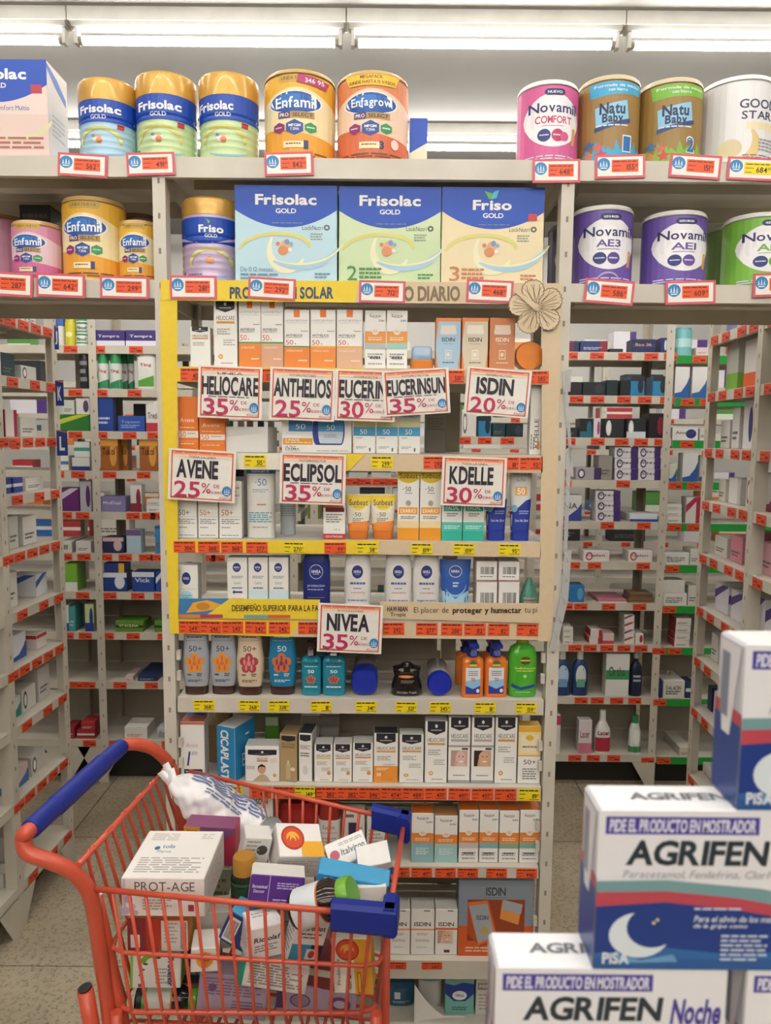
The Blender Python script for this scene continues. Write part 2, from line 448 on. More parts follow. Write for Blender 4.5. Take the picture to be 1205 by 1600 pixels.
# ---- generic racks in the rear and along the sides
def rack(name, label, loc, rotz, length, depth, zs, lipm, posts, top, bays=None, lip=.036, xs=None):
    r = thing(name, label, 'shelving', loc, (0, 0, rotz))
    sh = []
    for z in zs:
        sh.append(link('shelf', shelf_mesh(0, length, depth, lip, lipm if not isinstance(lipm, tuple) else lipm[0]), r, (0, 0, z)))
        if isinstance(lipm, tuple):
            b = MB(); b.box(.001, -.0015, -lip, length-.001, -.0002, -.001, lipm[1]); b.build('lip_strip', sh[-1])
    for x, sx in posts:
        post(r, x, -.002, 0, top, IVORY, .035, .04, sx, 1); post(r, x, depth, 0, top, IVORY2, .035, .04, sx, -1, False)
        b = MB(); z = zs[-1]-lip; t = .0025
        for s in (-1, 1):
            pts = [(x, -.004, z), (x+s*.11, -.004, z), (x, -.004, z-.19)]
            b2 = MB(); b2.poly(pts if s > 0 else pts[::-1], IVORY); b2.poly([(p[0], p[1]+t, p[2]) for p in (pts[::-1] if s > 0 else pts)], IVORY)
            if 0 <= x+s*.11 <= length: b2.build('gusset_plate', r)
    return r, sh
RM = sticker_mesh('', 'p', .062, .03)
def rstick(sh, xs, depth=-.0018, tilt=None):
    for x in xs: link('price_sticker', RM, sh, (x, depth, -.018), (0, random.uniform(-.03, .03), 0))
RACKS = {}
def rear_rack(key, name, label, xa, xb, Y, lips, xmid, lipm, posts, green=False, back_from=99):
    zs = [P(xmid, y, Y).z for y in lips]
    X0, X1 = P(xa, 800, Y).x, P(xb, 800, Y).x
    r, sh = rack(name, label, (X0, Y, 0), 0, X1-X0, .32, zs, lipm, [(P(p, 800, Y).x-X0, s) for p, s in posts], zs[0]+.24)
    RACKS[key] = dict(X0=X0, X1=X1, Y=Y, zs=zs, sh=sh, r=r)
    b = MB(); b.box(.02, .07, .0, X1-X0-.02, .09, zs[-1]-.04, M('2a241d', .7, 0, 'paint')); b.build('underside_shade', r)  # near-black sheet added to stand for the shade beneath the bottom shelf
    for i in range(back_from, len(zs)):
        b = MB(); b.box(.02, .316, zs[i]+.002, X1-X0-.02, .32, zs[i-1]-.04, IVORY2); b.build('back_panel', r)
YR = 3.36
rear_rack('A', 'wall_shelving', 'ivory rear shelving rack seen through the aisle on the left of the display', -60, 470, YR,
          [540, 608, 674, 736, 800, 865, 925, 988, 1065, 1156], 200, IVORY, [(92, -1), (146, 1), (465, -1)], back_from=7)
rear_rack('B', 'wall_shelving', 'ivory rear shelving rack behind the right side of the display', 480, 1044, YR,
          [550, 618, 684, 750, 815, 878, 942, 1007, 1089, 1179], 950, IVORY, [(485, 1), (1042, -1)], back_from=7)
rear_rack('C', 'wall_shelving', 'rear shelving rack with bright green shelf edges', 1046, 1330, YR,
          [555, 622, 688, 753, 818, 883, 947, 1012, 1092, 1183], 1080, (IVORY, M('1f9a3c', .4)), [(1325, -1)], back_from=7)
# side racks, turned almost a right angle
def side_rack(key, label, px, py, Y, lips, px2, rot, length, side):
    far = P(px, 800, Y); zs = [P(px2, y, Y).z for y in lips]
    if side < 0:   # faces +x ; local x runs away from the camera
        ax = Vector((math.cos(rot), math.sin(rot), 0)); loc = Vector((far.x, far.y, 0)) - ax*length
        posts = [(length, -1), (length-.40, 1), (.0, 1)]
    else:
        ax = Vector((math.cos(rot), math.sin(rot), 0)); loc = Vector((far.x, far.y, 0))
        posts = [(0, 1), (.44, -1), (length, -1)]
    r, sh = rack('aisle_shelving', label, loc, rot, length, .34, zs, IVORY, posts, zs[0]+.13, lip=.034)
    RACKS[key] = dict(zs=zs, sh=sh, r=r, loc=loc, rot=rot, len=length)
side_rack('L', 'ivory aisle rack standing end-on along the left edge', 97, 0, 2.70, [515, 599, 683, 763, 842, 923, 1000, 1078, 1177, 1290], 88, math.radians(90-2.5), .66, -1)
side_rack('R', 'ivory aisle rack standing end-on near the right edge', 1095, 0, 2.70, [527, 614, 700, 781, 863, 944, 1022, 1100, 1204, 1300], 1105, math.radians(-90-3.5), .66, 1)

# ================================================================== builders for the goods
WHITE, PAPER = 'f1eee8', 'ece8e0'
def place(shelf, x0, x1, yt, back, Y=None, z=None):
    Yf = (Y or GY) + back; z0 = SZ[shelf] if z is None else z
    lipy = LIPS.get(shelf, 0) if z is None else yt
    ym = (yt + lipy)/2
    a, c = P(x0, ym, Yf), P(x1, ym, Yf)
    h = P((x0+x1)/2, yt, Yf).z - z0
    return (a.x+c.x)/2, Yf, z0 + .0004, c.x-a.x-.0008, h
def box(shelf, x0, x1, yt, D, label, art, cols=(WHITE,), back=.018, name='carton', cat='box', group=None, yaw=0.0, top=None, side=None, Y=None, z=None, extra=()):
    X, Yf, z0, w, h = place(shelf, x0, x1, yt, back, Y, z)
    t = thing(name, label, cat, (X, Yf+D/2, z0), (0, 0, yaw), group)
    k = [M(c) if isinstance(c, str) else c for c in cols]
    b = MB(); b.carton(w, D, h, k[0], k[1] if len(k) > 1 else None, k[2] if len(k) > 2 else None); b.build('body', t)
    if art:
        b = MB(); draw(b, [R(.015, .01, .985, .99, cols[0])] + list(art), fbox(w, D, h))
        for face, ar in extra: draw(b, ar, fbox(w, D, h, face))
        b.build('front_print', t)
    return t
def round_body(W, D, H, prof): return [(p[0]*H, p[1]*W/2, p[2]*D/2, p[3]) + tuple(p[4:]) for p in prof]
def bottle(shelf, x0, x1, yt, D, label, prof, m, art=(), caps=(), back=.018, name='bottle', cat='bottle', group=None, Y=None, z=None, seg=32, loc=None, rot=(0, 0, 0), size=None, dprof=None):
    """prof: (height fraction, width fraction, depth fraction, exponent[, sharp]); caps: (part name, prof, material)"""
    if loc is None:
        X, Yf, z0, w, h = place(shelf, x0, x1, yt, back, Y, z); loc = (X, Yf+D/2, z0)
    else: w, h = size
    t = thing(name, label, cat, loc, rot, group)
    rb = round_body(w, D, h, prof); b = MB(); b.loft(rb, m, seg=seg); b.build('body', t)
    if caps and caps[0] == 'trigger':
        cm = caps[1]; nz = .71*h; ht = h-nz; r_ = w*.25
        b = MB(); b.loft([(nz, r_, r_, 2, 1), (nz+ht*.3, r_*1.05, r_*1.05, 2), (nz+ht*.34, r_*.7, r_*.7, 2), (nz+ht*.5, r_*.65, r_*.65, 2)], cm, seg=16); b.build('collar', t)
        pf = [(-.020, .62), (-.030, .66), (-.032, .86), (-.022, .97), (.004, 1.0), (.014, .9), (.016, .66), (.008, .48), (-.006, .46), (-.010, .58)]
        hw = w*.22; b = MB(); n_ = len(pf); q = [(sx*hw*(1 if .5 < zz < .95 else .7), yy, nz+zz*ht) for sx in (-1, 1) for yy, zz in pf]
        b.faces(q, [tuple(range(n_-1, -1, -1)), tuple(range(n_, 2*n_))] + [(k, (k+1) % n_, n_+(k+1) % n_, n_+k) for k in range(n_)], cm); b.build('trigger_head', t)
        b = MB(); b.tube([(0, -.030, nz+ht*.76), (0, -.036, nz+ht*.76)], .005, cm, 8); b.build('nozzle', t)
        b = MB(); b.faces([(sx*hw*.6, yy, nz+zz*ht) for sx in (-1, 1) for yy, zz in ((-.016, .6), (-.022, .6), (-.027, .2), (-.022, .22))], [(3, 2, 1, 0), (4, 5, 6, 7), (0, 1, 5, 4), (1, 2, 6, 5), (2, 3, 7, 6), (3, 0, 4, 7)], cm); b.build('trigger', t)
        caps = ()
    for nm, pr, cm in caps:
        b = MB(); b.loft(round_body(w, D, h, pr), cm, seg=seg); b.build(nm, t)
    if art:
        z0_, z1_ = prof[0][0], prof[-1][0]; wm = min(p[1] for p in prof)*.4; art = [R(.5-wm, 1-z1_+.01, .5+wm, 1-z0_-.02, m)] + list(art)
        b = MB(); cv = sorted({1-p[0] for p in prof}); draw(b, art, floft(rb, w, h), CU, [v for v in cv if 0 < v < 1], eps=.0006); b.build('front_print', t)
    return t
GOLDL = M('d2a24a', .3, .25, 'plastic'); SILV = M('c9c6c0', .3, .6, 'plastic')
def can(shelf, x0, x1, yt, label, base, art, lid=None, lidh=.1, rim='c9c1ae', ribs=False, back=.018, group='cans of baby formula', yaw=0.0, Y=None):
    X, Yf, z0, w, h = place(shelf, x0, x1, yt, back, Y); r = w/2
    t = thing('formula_can', label, 'can', (X, Yf+r, z0), (0, 0, yaw), group)
    body = [(0, r*.975, r*.975, 2), (.003, r, r, 2, 1), (.006, r*.985, r*.985, 2)]
    hb = h*(1-lidh)
    if ribs:
        n = 6
        for i in range(n):
            z = .1*h + i*(hb*.62)/n; q = hb*.62/n
            body += [(z, r*.985, r*.985, 2), (z+q*.35, r*.958, r*.958, 2), (z+q*.7, r*.985, r*.985, 2)]
    body += [(hb-.004, r*.985, r*.985, 2, 1), (hb, r*.985, r*.985, 2)]
    body.sort(key=lambda q: q[0])
    b = MB(); b.loft(body, M(base, .33, .1), seg=32); b.build('body', t)
    b = MB(); b.loft([(0, r*.99, r*.99, 2), (.004, r*1.0, r*1.0, 2), (.006, r*.992, r*.992, 2)], M(rim, .3, .6), seg=32); b.build('base_rim', t)
    b = MB(); lm = M(lid, .35, 0, 'plastic') if isinstance(lid, str) else (lid or M('efece6', .35, 0, 'plastic'))
    b.loft([(hb-.001, r*1.0, r*1.0, 2), (h-.012, r*1.0, r*1.0, 2), (h-.004, r*.985, r*.985, 2, 1), (h, r*.95, r*.95, 2, 1), (h-.003, r*.9, r*.9, 2)], lm, seg=32); b.build('lid', t)
    sm = [(0, r*.987, r*.987, 2), (h, r*.987, r*.987, 2)]; cvs = ()
    if ribs: sm = [q[:4] for q in body[3:-2]]; sm = [(0,)+sm[0][1:]] + sm + [(h, r*.987, r*.987, 2)]; cvs = sorted(1-q[0]/h for q in sm if 0 < q[0] < h)
    b = MB(); draw(b, art, floft(sm, w, h), CU, cvs, eps=.0005); b.build('label_print', t)
    return t
def pill(u0, v0, u1, v1, c, k=.25):
    r = (v1-v0)/2; ru = (u1-u0)*k; pts = []
    for t in range(13): a = -math.pi/2+math.pi*t/12; pts.append((u1-ru+ru*math.cos(a), (v0+v1)/2+r*math.sin(a)))
    for t in range(13): a = math.pi/2+math.pi*t/12; pts.append((u0+ru+ru*math.cos(a), (v0+v1)/2+r*math.sin(a)))
    return G(pts, c)
def hexa(u, v, ru, rv, c): return G([(u, v-rv), (u+ru, v-rv*.5), (u+ru, v+rv*.5), (u, v+rv), (u-ru, v+rv*.5), (u-ru, v-rv*.5)], c)
def arcband(u0, u1, vt, vm, ve, c, n=14):
    """area from v=vt down to a sagging curve: depth vm in the middle and ve at the ends"""
    pts = [(u0, vt), (u1, vt)] + [(u1+(u0-u1)*i/n, ve+(vm-ve)*(1-(2*i/n-1)**2)) for i in range(n+1)]
    return G(pts, c)
def swirl(cu, cv, ru, rv, c, t0, t1, w=.03, grow=0.0, n=20):
    a = []; b2 = []
    for i in range(n+1):
        t = t0+(t1-t0)*i/n; g = 1+grow*i/n; ww = w*(.3+math.sin(math.pi*i/n))
        a.append((cu+(ru*g+ww)*math.cos(t), cv+(rv*g+ww*rv/ru)*math.sin(t))); b2.append((cu+(ru*g-ww)*math.cos(t), cv+(rv*g-ww*rv/ru)*math.sin(t)))
    return G(a+b2[::-1], c)

# ---- art for the formula cans and boxes
def frisolac_art(col, word='Frisolac', num=None, numc='4e8f3c', x=(.14, .84)):
    a = [R(.0, .24, 1, .54, '1d4bb0'), T(word, x[0], .33, x[1], .43, 'f6f4ee', 2), T('GOLD', .36, .455, .62, .50, 'f6f4ee', 1), R(.78, .55, .87, .61, 'b33039'),
         swirl(.5, .76, .33, .15, 'd8d27c', math.pi*.85, math.pi*2.1, .035), swirl(.55, .84, .36, .1, '8fb4d6', .15*math.pi, .8*math.pi, .03), E(.47, .74, .09, .05, 'e7d9c5'), E(.5, .76, .05, .04, 'd98a5c'), E(.4, .71, .03, .02, '9aa7b4')]
    if num: a += [T(num, .08, .85, .17, .95, numc, 0), L(.22, .93, .5, .98, 2, numc)]
    return a
def enfa_art(word='Enfamil', sub='1', bottom='eaa53a', mid='f0dfae', top='e8b33a', pn='MFGM Y DHA'):
    return [R(0, .08, 1, .9, mid), arcband(0, 1, .08, .2, .36, top), G([(0, .62), (1, .74), (1, .98), (0, .98)], bottom), R(0, .8, 1, .99, bottom),
            pill(.25, .06, .75, .15, 'c9a24a', .1), T('LINEA NUEVA', .3, .085, .7, .12, '6b4d18', 0),
            E(.48, .36, .36, .125, 'f6f2e6'), E(.48, .36, .34, .115, '1d54a6'), E(.46, .33, .28, .06, '2f74c4'), T(word, .22, .3, .76, .42, 'f8f6f0', 1),
            R(.26, .46, .74, .53, 'b7935a'), R(.26, .46, .42, .53, '5b3b6e'), T('PRO', .28, .475, .40, .515, 'f4efe4', 1), T('SELECT', .45, .475, .72, .515, '4b3820', 1),
            hexa(.27, .63, .075, .06, '8e2f6e'), hexa(.48, .63, .115, .085, '2b4f9c'), hexa(.69, .63, .075, .06, '3c9457'), T('MFGM', .4, .595, .56, .625, 'f2efe8', 1), T('Y DHA', .42, .635, .54, .665, 'f2efe8', 1),
            L(.22, .62, .32, .65, 1, 'e6c4da'), L(.64, .62, .74, .65, 1, 'cfe6d4'), R(.33, .78, .6, .85, 'f3e3b8'), T(sub, .6, .77, .66, .86, '3a3f6e', 2), L(.36, .8, .56, .83, 1, '8a6a2a'),
            L(.08, .9, .92, .96, 2, '7a4b1c')]
def nova_art(base, line2, acc, dots=2, new='NUEVA IMAGEN'):
    a = [R(0, .09, 1, .99, base), E(.5, .47, .43, .31, 'e9e6ea'), E(.5, .53, .4, .27, 'f1eef0'), pill(.35, .11, .68, .19, '2c2f63', .2), T(new, .4, .135, .63, .165, 'f1eef0', 1),
         T('Novamil', .13, .27, .88, .39, '2b2f66', 1), T(line2, .3 if len(line2) < 5 else .22, .43, .68 if len(line2) < 5 else .8, .52, acc, 1), R(.32, .545, .66, .552, acc),
         E(.36, .66, .1, .075, '2b3a78'), E(.57, .66, .1, .075, acc), L(.29, .65, .43, .68, 1, 'cfd3ea'), L(.5, .65, .64, .68, 1, 'f0e6f2'),
         G([(.82, .6), (.86, .56), (.87, .64), (.85, .76), (.8, .76)], 'd9a25f'), E(.845, .58, .03, .03, 'd9a25f'), L(.1, .9, .9, .96, 2, 'd8cdea')]
    return a
def natu_art(base, acc, num):
    pk = lambda u, s: G([(u-s, .98), (u-s*.6, .8), (u-s*.2, .86), (u, .72), (u+s*.3, .84), (u+s*.6, .78), (u+s, .98)], acc)
    def star(u, v, r, c): return G([(u+(r if i % 2 == 0 else r*.45)*math.cos(-math.pi/2+i*math.pi/5), v+(r if i % 2 == 0 else r*.45)*.72*math.sin(-math.pi/2+i*math.pi/5)) for i in range(10)], c)
    return [R(0, .08, 1, .985, base), G([(.1, .08), (.92, .08), (.9, .2), (.12, .24)], acc), T('Formula de inicio', .16, .105, .86, .135, 'f2efe8', 1), T('con hierro', .36, .15, .66, .185, 'f2efe8', 1),
            G([(.18, .36), (.66, .28), (.7, .5), (.2, .6)], '8fc7e4'), T('Natu', .24, .31, .63, .44, '2c2f52', 2), T('Baby', .28, .43, .6, .56, '2c2f52', 2), G([(.18, .58), (.72, .48), (.72, .53), (.18, .63)], '3c4a78'),
            L(.2, .555, .68, .585, 1, 'd8e2ee'), pk(.2, .2), pk(.5, .22), pk(.8, .2), R(0, .92, 1, .985, acc), star(.12, .76, .075, '3f79b8'), star(.24, .8, .09, 'd9695f'), star(.28, .89, .1, 'cf4a4a'), star(.12, .88, .08, 'd98a5c'),
            T(num, .6, .67, .75, .86, 'eef0ee', 2), T(num, .615, .685, .735, .85, '2a72b8', 2)]
def friso_box(base, num, txt, word='Frisolac', leaf=False, red=False, accent='d8d27c', blue='1d4fb8'):
    a = [R(0, .55, 1, 1, base), arcband(0, 1, 0, .43, .25, blue), T(word, .2 if word != 'Friso' else .3, .09 if not leaf else .13, .8 if word != 'Friso' else .68, .2 if not leaf else .235, 'f4f2ec', 2), T('GOLD', .4, .235 if not leaf else .265, .6, .285 if not leaf else .315, 'f4f2ec', 1),
         L(.36, .38, .66, .395, 1, '8a8f78'), T('LockNutri', .66, .41, .86, .455, '4a4a44', 0), E(.9, .43, .03, .03, '5a6a66'), E(.9, .43, .013, .013, base), L(.74, .49, .86, .57, 3, '8d9a8c'),
         swirl(.5, .66, .46, .22, accent, math.pi*1.0, math.pi*1.95, .032, -.5), swirl(.52, .66, .17, .2, 'ece8c4', math.pi*.15, math.pi*1.2, .03, .1), swirl(.62, .52, .42, .32, 'a8cbe2', .12*math.pi, .7*math.pi, .036), swirl(.62, .5, .46, .31, 'efe9b0', .1*math.pi, .7*math.pi, .012),
         E(.49, .63, .05, .07, 'e3a877'), E(.47, .67, .05, .05, 'd98f5f'), E(.51, .58, .025, .03, '7d98c8'), E(.42, .6, .02, .022, 'd77c5a'), E(.55, .6, .018, .02, '88a5c9'), E(.54, .66, .02, .022, 'efe6dc')]
    if num: a += [T(num, .08, .82, .18, .97, txt, 0), L(.2, .84, .42, .97, 3, txt)]
    else: a += [T('De 0 12 meses', .05, .84, .37, .89, '6d8ea8', 0), L(.05, .91, .42, .99, 2, '6d8ea8')]
    a += [L(.78, .9, .93, .97, 2, txt)]
    if leaf: a += [G([(.46, .13), (.41, .04), (.5, .07)], '63b54a'), G([(.47, .13), (.5, .05), (.55, .03), (.53, .11)], '58b8d8')]
    if red: a += [R(.84, .27, .93, .34, 'c23a45')]
    return a

# ================================================================== top shelf: formula cans and boxes
box(0, -85, 75, 93, .105, 'pale pink formula box with blue top at the left end of the top shelf',
    friso_box('e2c8bd', '', '8d5a50', red=True, blue='1d4fb8')[:4] + [R(.84, .25, .95, .34, 'b8384a'), T('omfort Multio', .5, .46, .82, .51, '4a4a9c', 0), swirl(.62, .58, .42, .22, 'd9d3a4', .05*math.pi, .7*math.pi, .03), L(.3, .78, .95, .92, 3, 'b06a60')],
    ('e6d2c8', 'dcd8d6', 'f0ece4'), name='formula_box', group='boxes of baby formula', extra=(('right', [G([(0, .02), (.5, .1), (.9, .22), (.9, .3), (.4, .2), (0, .08)], '2a5fc0'), L(.2, .5, .8, .75, 5, 'b9b4b0')]),))
can(0, 107, 200, 119, 'light blue ribbed can with gold lid, shortest of the three on the top shelf', 'a9cbe0', frisolac_art('a9cbe0'), GOLDL, .26, ribs=True, group='cans of baby formula')
can(0, 198, 296, 109, 'pale green ribbed can with gold lid and a numeral two beside the short blue can', 'c3d8a4', frisolac_art('c3d8a4', num='2'), GOLDL, .25, ribs=True)
can(0, 300, 397, 110, 'pale green ribbed can with gold lid turned slightly left, beside the yellow can', 'c3d8a4', frisolac_art('c3d8a4', x=(.06, .66)), GOLDL, .25, ribs=True)
can(0, 404, 521, 106, 'large yellow formula can with blue oval emblem on the top shelf', 'eab548',
    enfa_art() + [G([(.53, .06), (.92, .1), (.88, .19), (.51, .15)], 'b8386c'), T('346 95', .62, .1, .86, .15, 'f2e6ea', 1)], 'c8a465', .035)
can(0, 523, 640, 108, 'large peach formula can with yellow megapack band on the top shelf', 'e9a27c',
    [x for x in enfa_art('Enfagrow', '3', 'd9704a', 'eecfb6', 'e08a5c') if not (x[0] == 'g' and x[2] == 'c9a24a') and not (x[0] == 't' and x[1] == 'LINEA NUEVA')] +
    [G([(.14, .05), (.86, .05), (.8, .17), (.2, .17)], 'edc53a'), T('MEGAPACK', .34, .06, .64, .095, '8a3d2a', 1), T('RINDE HASTA 15 VASOS', .2, .115, .8, .15, '8a3d2a', 1), E(.8, .79, .05, .055, 'f3d9cc')], 'c8a465', .035)
box(0, 640, 668, 185, .09, 'cream formula box with blue top half hidden behind the peach can',
    [R(0, 0, 1, .42, '1d4fb8'), G([(0, .42), (1, .42), (0, .6)], '1d4fb8'), T('2', .3, .72, .6, .84, '5a564c', 1)], ('e8dfc4', 'd8ccb0', 'efe9dc'), back=.11, name='formula_box', group='boxes of baby formula')
can(0, 816, 915, 123, 'pink formula can with white lid beside the brown can', 'd05e96',
    nova_art('d05e96', 'COMFORT', 'c23a6a', new='NUEVO') + [E(.68, .67, .07, .055, 'd65c8c')], None, .045)
can(0, 915, 1014, 115, 'brown formula can with blue banner and numeral one', '9c7a45', natu_art('9c7a45', '3fa9d6', '1'), 'cbbb9a', .05)
can(0, 1013, 1115, 119, 'brown formula can with green banner and numeral two', '9a7b42', natu_art('9a7b42', '7cba3f', '2'), 'cbbb9a', .05)
can(0, 1116, 1236, 115, 'white and grey formula can with gold drawing at the right end of the top shelf', 'd9d7d6',
    [R(0, .08, 1, .99, 'd6d4d4'), R(.2, .08, 1, .99, 'e4e2e2'), T('GOOD', .34, .27, .86, .37, '3b3f63', 1), T('START', .37, .4, .9, .49, '3b3f63', 1), R(.43, .52, .9, .6, 'ead9b2'), E(.26, .8, .13, .1, 'd8c9a0'), swirl(.4, .75, .17, .17, 'e3c98a', -.3*math.pi, .6*math.pi, .05), L(.6, .7, .9, .85, 4, '9a98a8'), L(.4, .88, .9, .93, 2, '6d6d86')], None, .045)

# ---- second shelf
can(1, 3, 81, 343, 'pink formula can with blue oval emblem at the left end of the second shelf', 'dba0b8', enfa_art(bottom='cf6d9c', mid='e8c9d4', top='d98fae') , 'c8a06e', .05, ribs=False)
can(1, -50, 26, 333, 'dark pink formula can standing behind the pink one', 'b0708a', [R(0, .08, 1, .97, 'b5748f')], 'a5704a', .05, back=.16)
box(1, 32, 80, 320, .1, 'dark shrink-wrapped pack at the back behind the pink cans', [L(.1, .1, .9, .3, 2, '5a5a5c')], ('34343a', '2c2c30', '4a4a50'), back=.19)
can(1, 80, 180, 305, 'tall yellow formula can with blue oval emblem on the second shelf', 'eab548', enfa_art(), 'c8a465', .04)
can(1, 176, 243, 343, 'small yellow formula can with blue oval emblem beside the shelf post', 'eab548', enfa_art(), 'c8a465', .05)
can(1, 178, 240, 332, 'brown lidded can behind the small yellow can', '8a6a48', [R(0, .1, 1, .95, '93714c')], '7d5f44', .05, back=.155)
can(1, 273, 366, 306, 'lilac ribbed can with gold lid and a numeral four on the second shelf', 'c6b2d0',
    frisolac_art('c6b2d0', 'Friso')[:1] + [E(.5, .44, .5, .1, 'c6b2d0'), R(0, .24, 1, .4, '1d4bb0'), arcband(0, 1, .3, .55, .42, '1d4bb0'), T('Friso', .4, .33, .8, .42, 'f6f4ee', 2), T('GOLD', .5, .435, .7, .475, 'f6f4ee', 1), G([(.57, .32), (.53, .26), (.6, .29)], '63b54a'),
     swirl(.58, .76, .33, .15, 'd8cf86', math.pi*.85, math.pi*2.1, .035), swirl(.6, .84, .36, .1, '8fb4d6', .15*math.pi, .8*math.pi, .03), E(.58, .74, .07, .04, 'd99a6c'), T('4', .07, .86, .15, .97, '5c3c70', 0), L(.2, .9, .45, .97, 2, '8a6a9a')], GOLDL, .2, ribs=True)
FB = dict(name='formula_box', group='boxes of baby formula')
box(1, 367, 527, 290, .10, 'pale blue formula box with blue top, first of the three big boxes', friso_box('bcdbe6', '', '6d8ea8'), ('bcdbe6', 'b4cfda', '2456b8'), **FB)
box(1, 529.5, 689, 292, .10, 'pale green formula box with blue top and numeral two in the middle', friso_box('c9dcae', '2', '4f8f4a'), ('cfdfb4', 'b9cda0', '2456b8'), **FB)
box(1, 690, 850, 293, .10, 'cream formula box with blue top and orange numeral three', friso_box('e8d8b0', '3', 'c9794a', 'Friso', True, True), ('ead9b0', 'd8c596', '2456b8'), **FB)
can(1, 903, 1003, 319, 'purple formula can with white lid and giraffe drawing beside the dark can', '6f58a8', nova_art('6f58a8', 'AE3', '5c4a94') + [swirl(.5, .93, .16, .09, 'b9a9dc', math.pi, 2*math.pi, .015)], None, .05)
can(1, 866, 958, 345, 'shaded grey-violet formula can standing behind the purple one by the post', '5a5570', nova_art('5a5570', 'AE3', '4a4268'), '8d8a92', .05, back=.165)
can(1, 1020, 1122, 327, 'purple formula can with white lid and crawling baby drawing', '6f58a8', nova_art('6f58a8', 'AE1', '6a55a0'), None, .05)
can(1, 1112, 1196, 350, 'olive green can turned sideways behind the bright green one', '7f9a58', [R(.15, .1, .85, .96, '86a25c'), L(.3, .4, .8, .6, 5, '6c864a'), L(.35, .7, .8, .9, 5, '6c864a')], 'b8c4a4', .05, back=.165)
can(1, 1154, 1258, 330, 'bright green formula can with white lid at the right end of the second shelf', '7cb843', nova_art('7cb843', 'AR1', '6aa83a'), None, .05)

# ================================================================== sunscreen shelves
def helio(top='2b2a33', bar='e0a04a', v=.16, tex='6a665f', dot=True, foot=None, wd='HELIOCARE'):
    a = [G([(.1, 0), (.9, 0), (.9, v*.75), (.5, v), (.1, v*.75)], top), E(.5, v*.36, .06, v*.13, 'e9e6e0'), R(.25, v*.62, .75, v*.7, 'b8b4ae'),
         T(wd, .12, v+.05, .9, v+.115, '5d5a56', 0), R(.12, v+.13, .9, v+.165, bar), L(.14, v+.24, .7, v+.34, 3, 'a9a59e'), L(.4, v+.4, .9, v+.5, 3, 'b5b1aa')]
    if dot: a += [E(.28, .84, .1, .035, 'e8a23c'), E(.28, .84, .05, .018, 'f3dcb0')]
    if foot: a += [R(0, .66, 1, 1, foot), T('50', .12, .8, .3, .87, 'f6efe6', 1), L(.12, .7, .6, .76, 2, 'f3d9b8')]
    a += [L(.3, .93, .8, .955, 1, '8d8981')]
    return a
HS = '4b4a52'
box(2, 297, 329, 511, .032, 'small white box with black crest, far left under the yellow banner', helio(v=.14)[:6], (WHITE, 'c9c6c2', 'e0ddd8'), group='white boxes with black crests')
box(2, 334, 371, 468, .035, 'tall white box with black crest under the yellow banner', helio(v=.19), (WHITE, 'd5d2cc'), group='white boxes with black crests')
def lrp(foot, line, h0=.62):
    return [R(.38, 0, .62, .13, 'ea7a2c'), T('LA ROCHE-POSAY', .06, .17, .94, .205, '8b8a88', 0), R(.1, .225, .9, .23, 'a9a8a4'), T('ANTHELIOS', .06, .42, .72, .46, '57585c', 1), L(.06, .47, .7, .49, 1, '8b8a88'), T('50', .06, .52, .36, .6, 'd8493c', 0), E(.44, .585, .02, .012, 'd8493c'), L(.66, .36, .94, .385, 1, '8b8a88'),
            R(0, h0, 1, 1, foot), R(0, h0, 1, h0+.025, line), T('HYDRATANTE', .1, h0+.07, .72, h0+.1, 'f4e6d8', 0), L(.55, .86, .9, .9, 1, 'f4e0cc')]
for x0, x1, yt, ft, ln, lb in ((373, 408, 468, 'ee8a3a', '4f9a5c', 'tall white and orange sunscreen box with green stripe beneath the banner'), (408, 443, 468, 'd9a684', '4f9a5c', 'tall white and tan sunscreen box with green stripe beneath the banner'),
                           (444, 484, 484, 'ee8a3a', '4f9a5c', 'shorter white and orange sunscreen box with green stripe'), (485, 525, 484, 'f0913f', 'e8b04a', 'white and orange sunscreen box with yellow stripe'), (526, 567, 484, 'e2b592', 'e8b04a', 'white and peach sunscreen box with yellow stripe')):
    box(2, x0, x1, yt, .035, lb, lrp(ft, ln), (WHITE, 'd0cdc8'), group='sunscreen boxes under the banner')
def eucerin(blue, band='f0a04c', wd='SUN', vb=.36):
    return [T('Eucerin', .24, .07, .76, .115, '3a3a44', 0), swirl(.5, .09, .26, .035, '8d3a3a', .1*math.pi, .9*math.pi, .02), T(wd, .66, .16, .92, .195, '4a4a52', 1), R(0, vb, 1, vb+.2, band), E(.5, vb, .17, .06, 'f3ede4'), E(.5, vb, .14, .05, 'f6e8d6'), T('50', .41, vb-.025, .59, vb+.02, 'e0944a', 0),
            L(.16, vb+.1, .84, vb+.17, 2, 'f9e2c8'), R(0, vb+.2, 1, vb+.3, blue), L(.14, vb+.38, .86, vb+.46, 2, '8b8a8c'), L(.24, .8, .76, .86, 1, '55565c'), L(.16, .9, .84, .96, 1, 'b0aeac')]
for x0, x1, bl, lb in ((570, 603, 'b7bdb8', 'white box with orange band and grey stripe beside the peach sunscreen box'), (604, 637, '9fcfc4', 'white box with orange band and mint stripe beneath the banner')):
    box(2, x0, x1, 485, .033, lb, eucerin(bl), (WHITE, 'd0cdc8'), group='sunscreen boxes under the banner')
bottle(2, 641, 678, 541, .04, 'small jar with clear blue lid and orange base behind the tilted sign', [(0, .96, .96, 5), (.02, 1, 1, 5), (.4, 1, 1, 5)], plas('ee8f3c'),
       caps=[('lid', [(.4, .9, .9, 5), (.42, .92, .92, 5), (.93, .86, .86, 5), (1, .7, .7, 4)], plas('9db6cf', .12))], name='cream_jar', cat='jar')
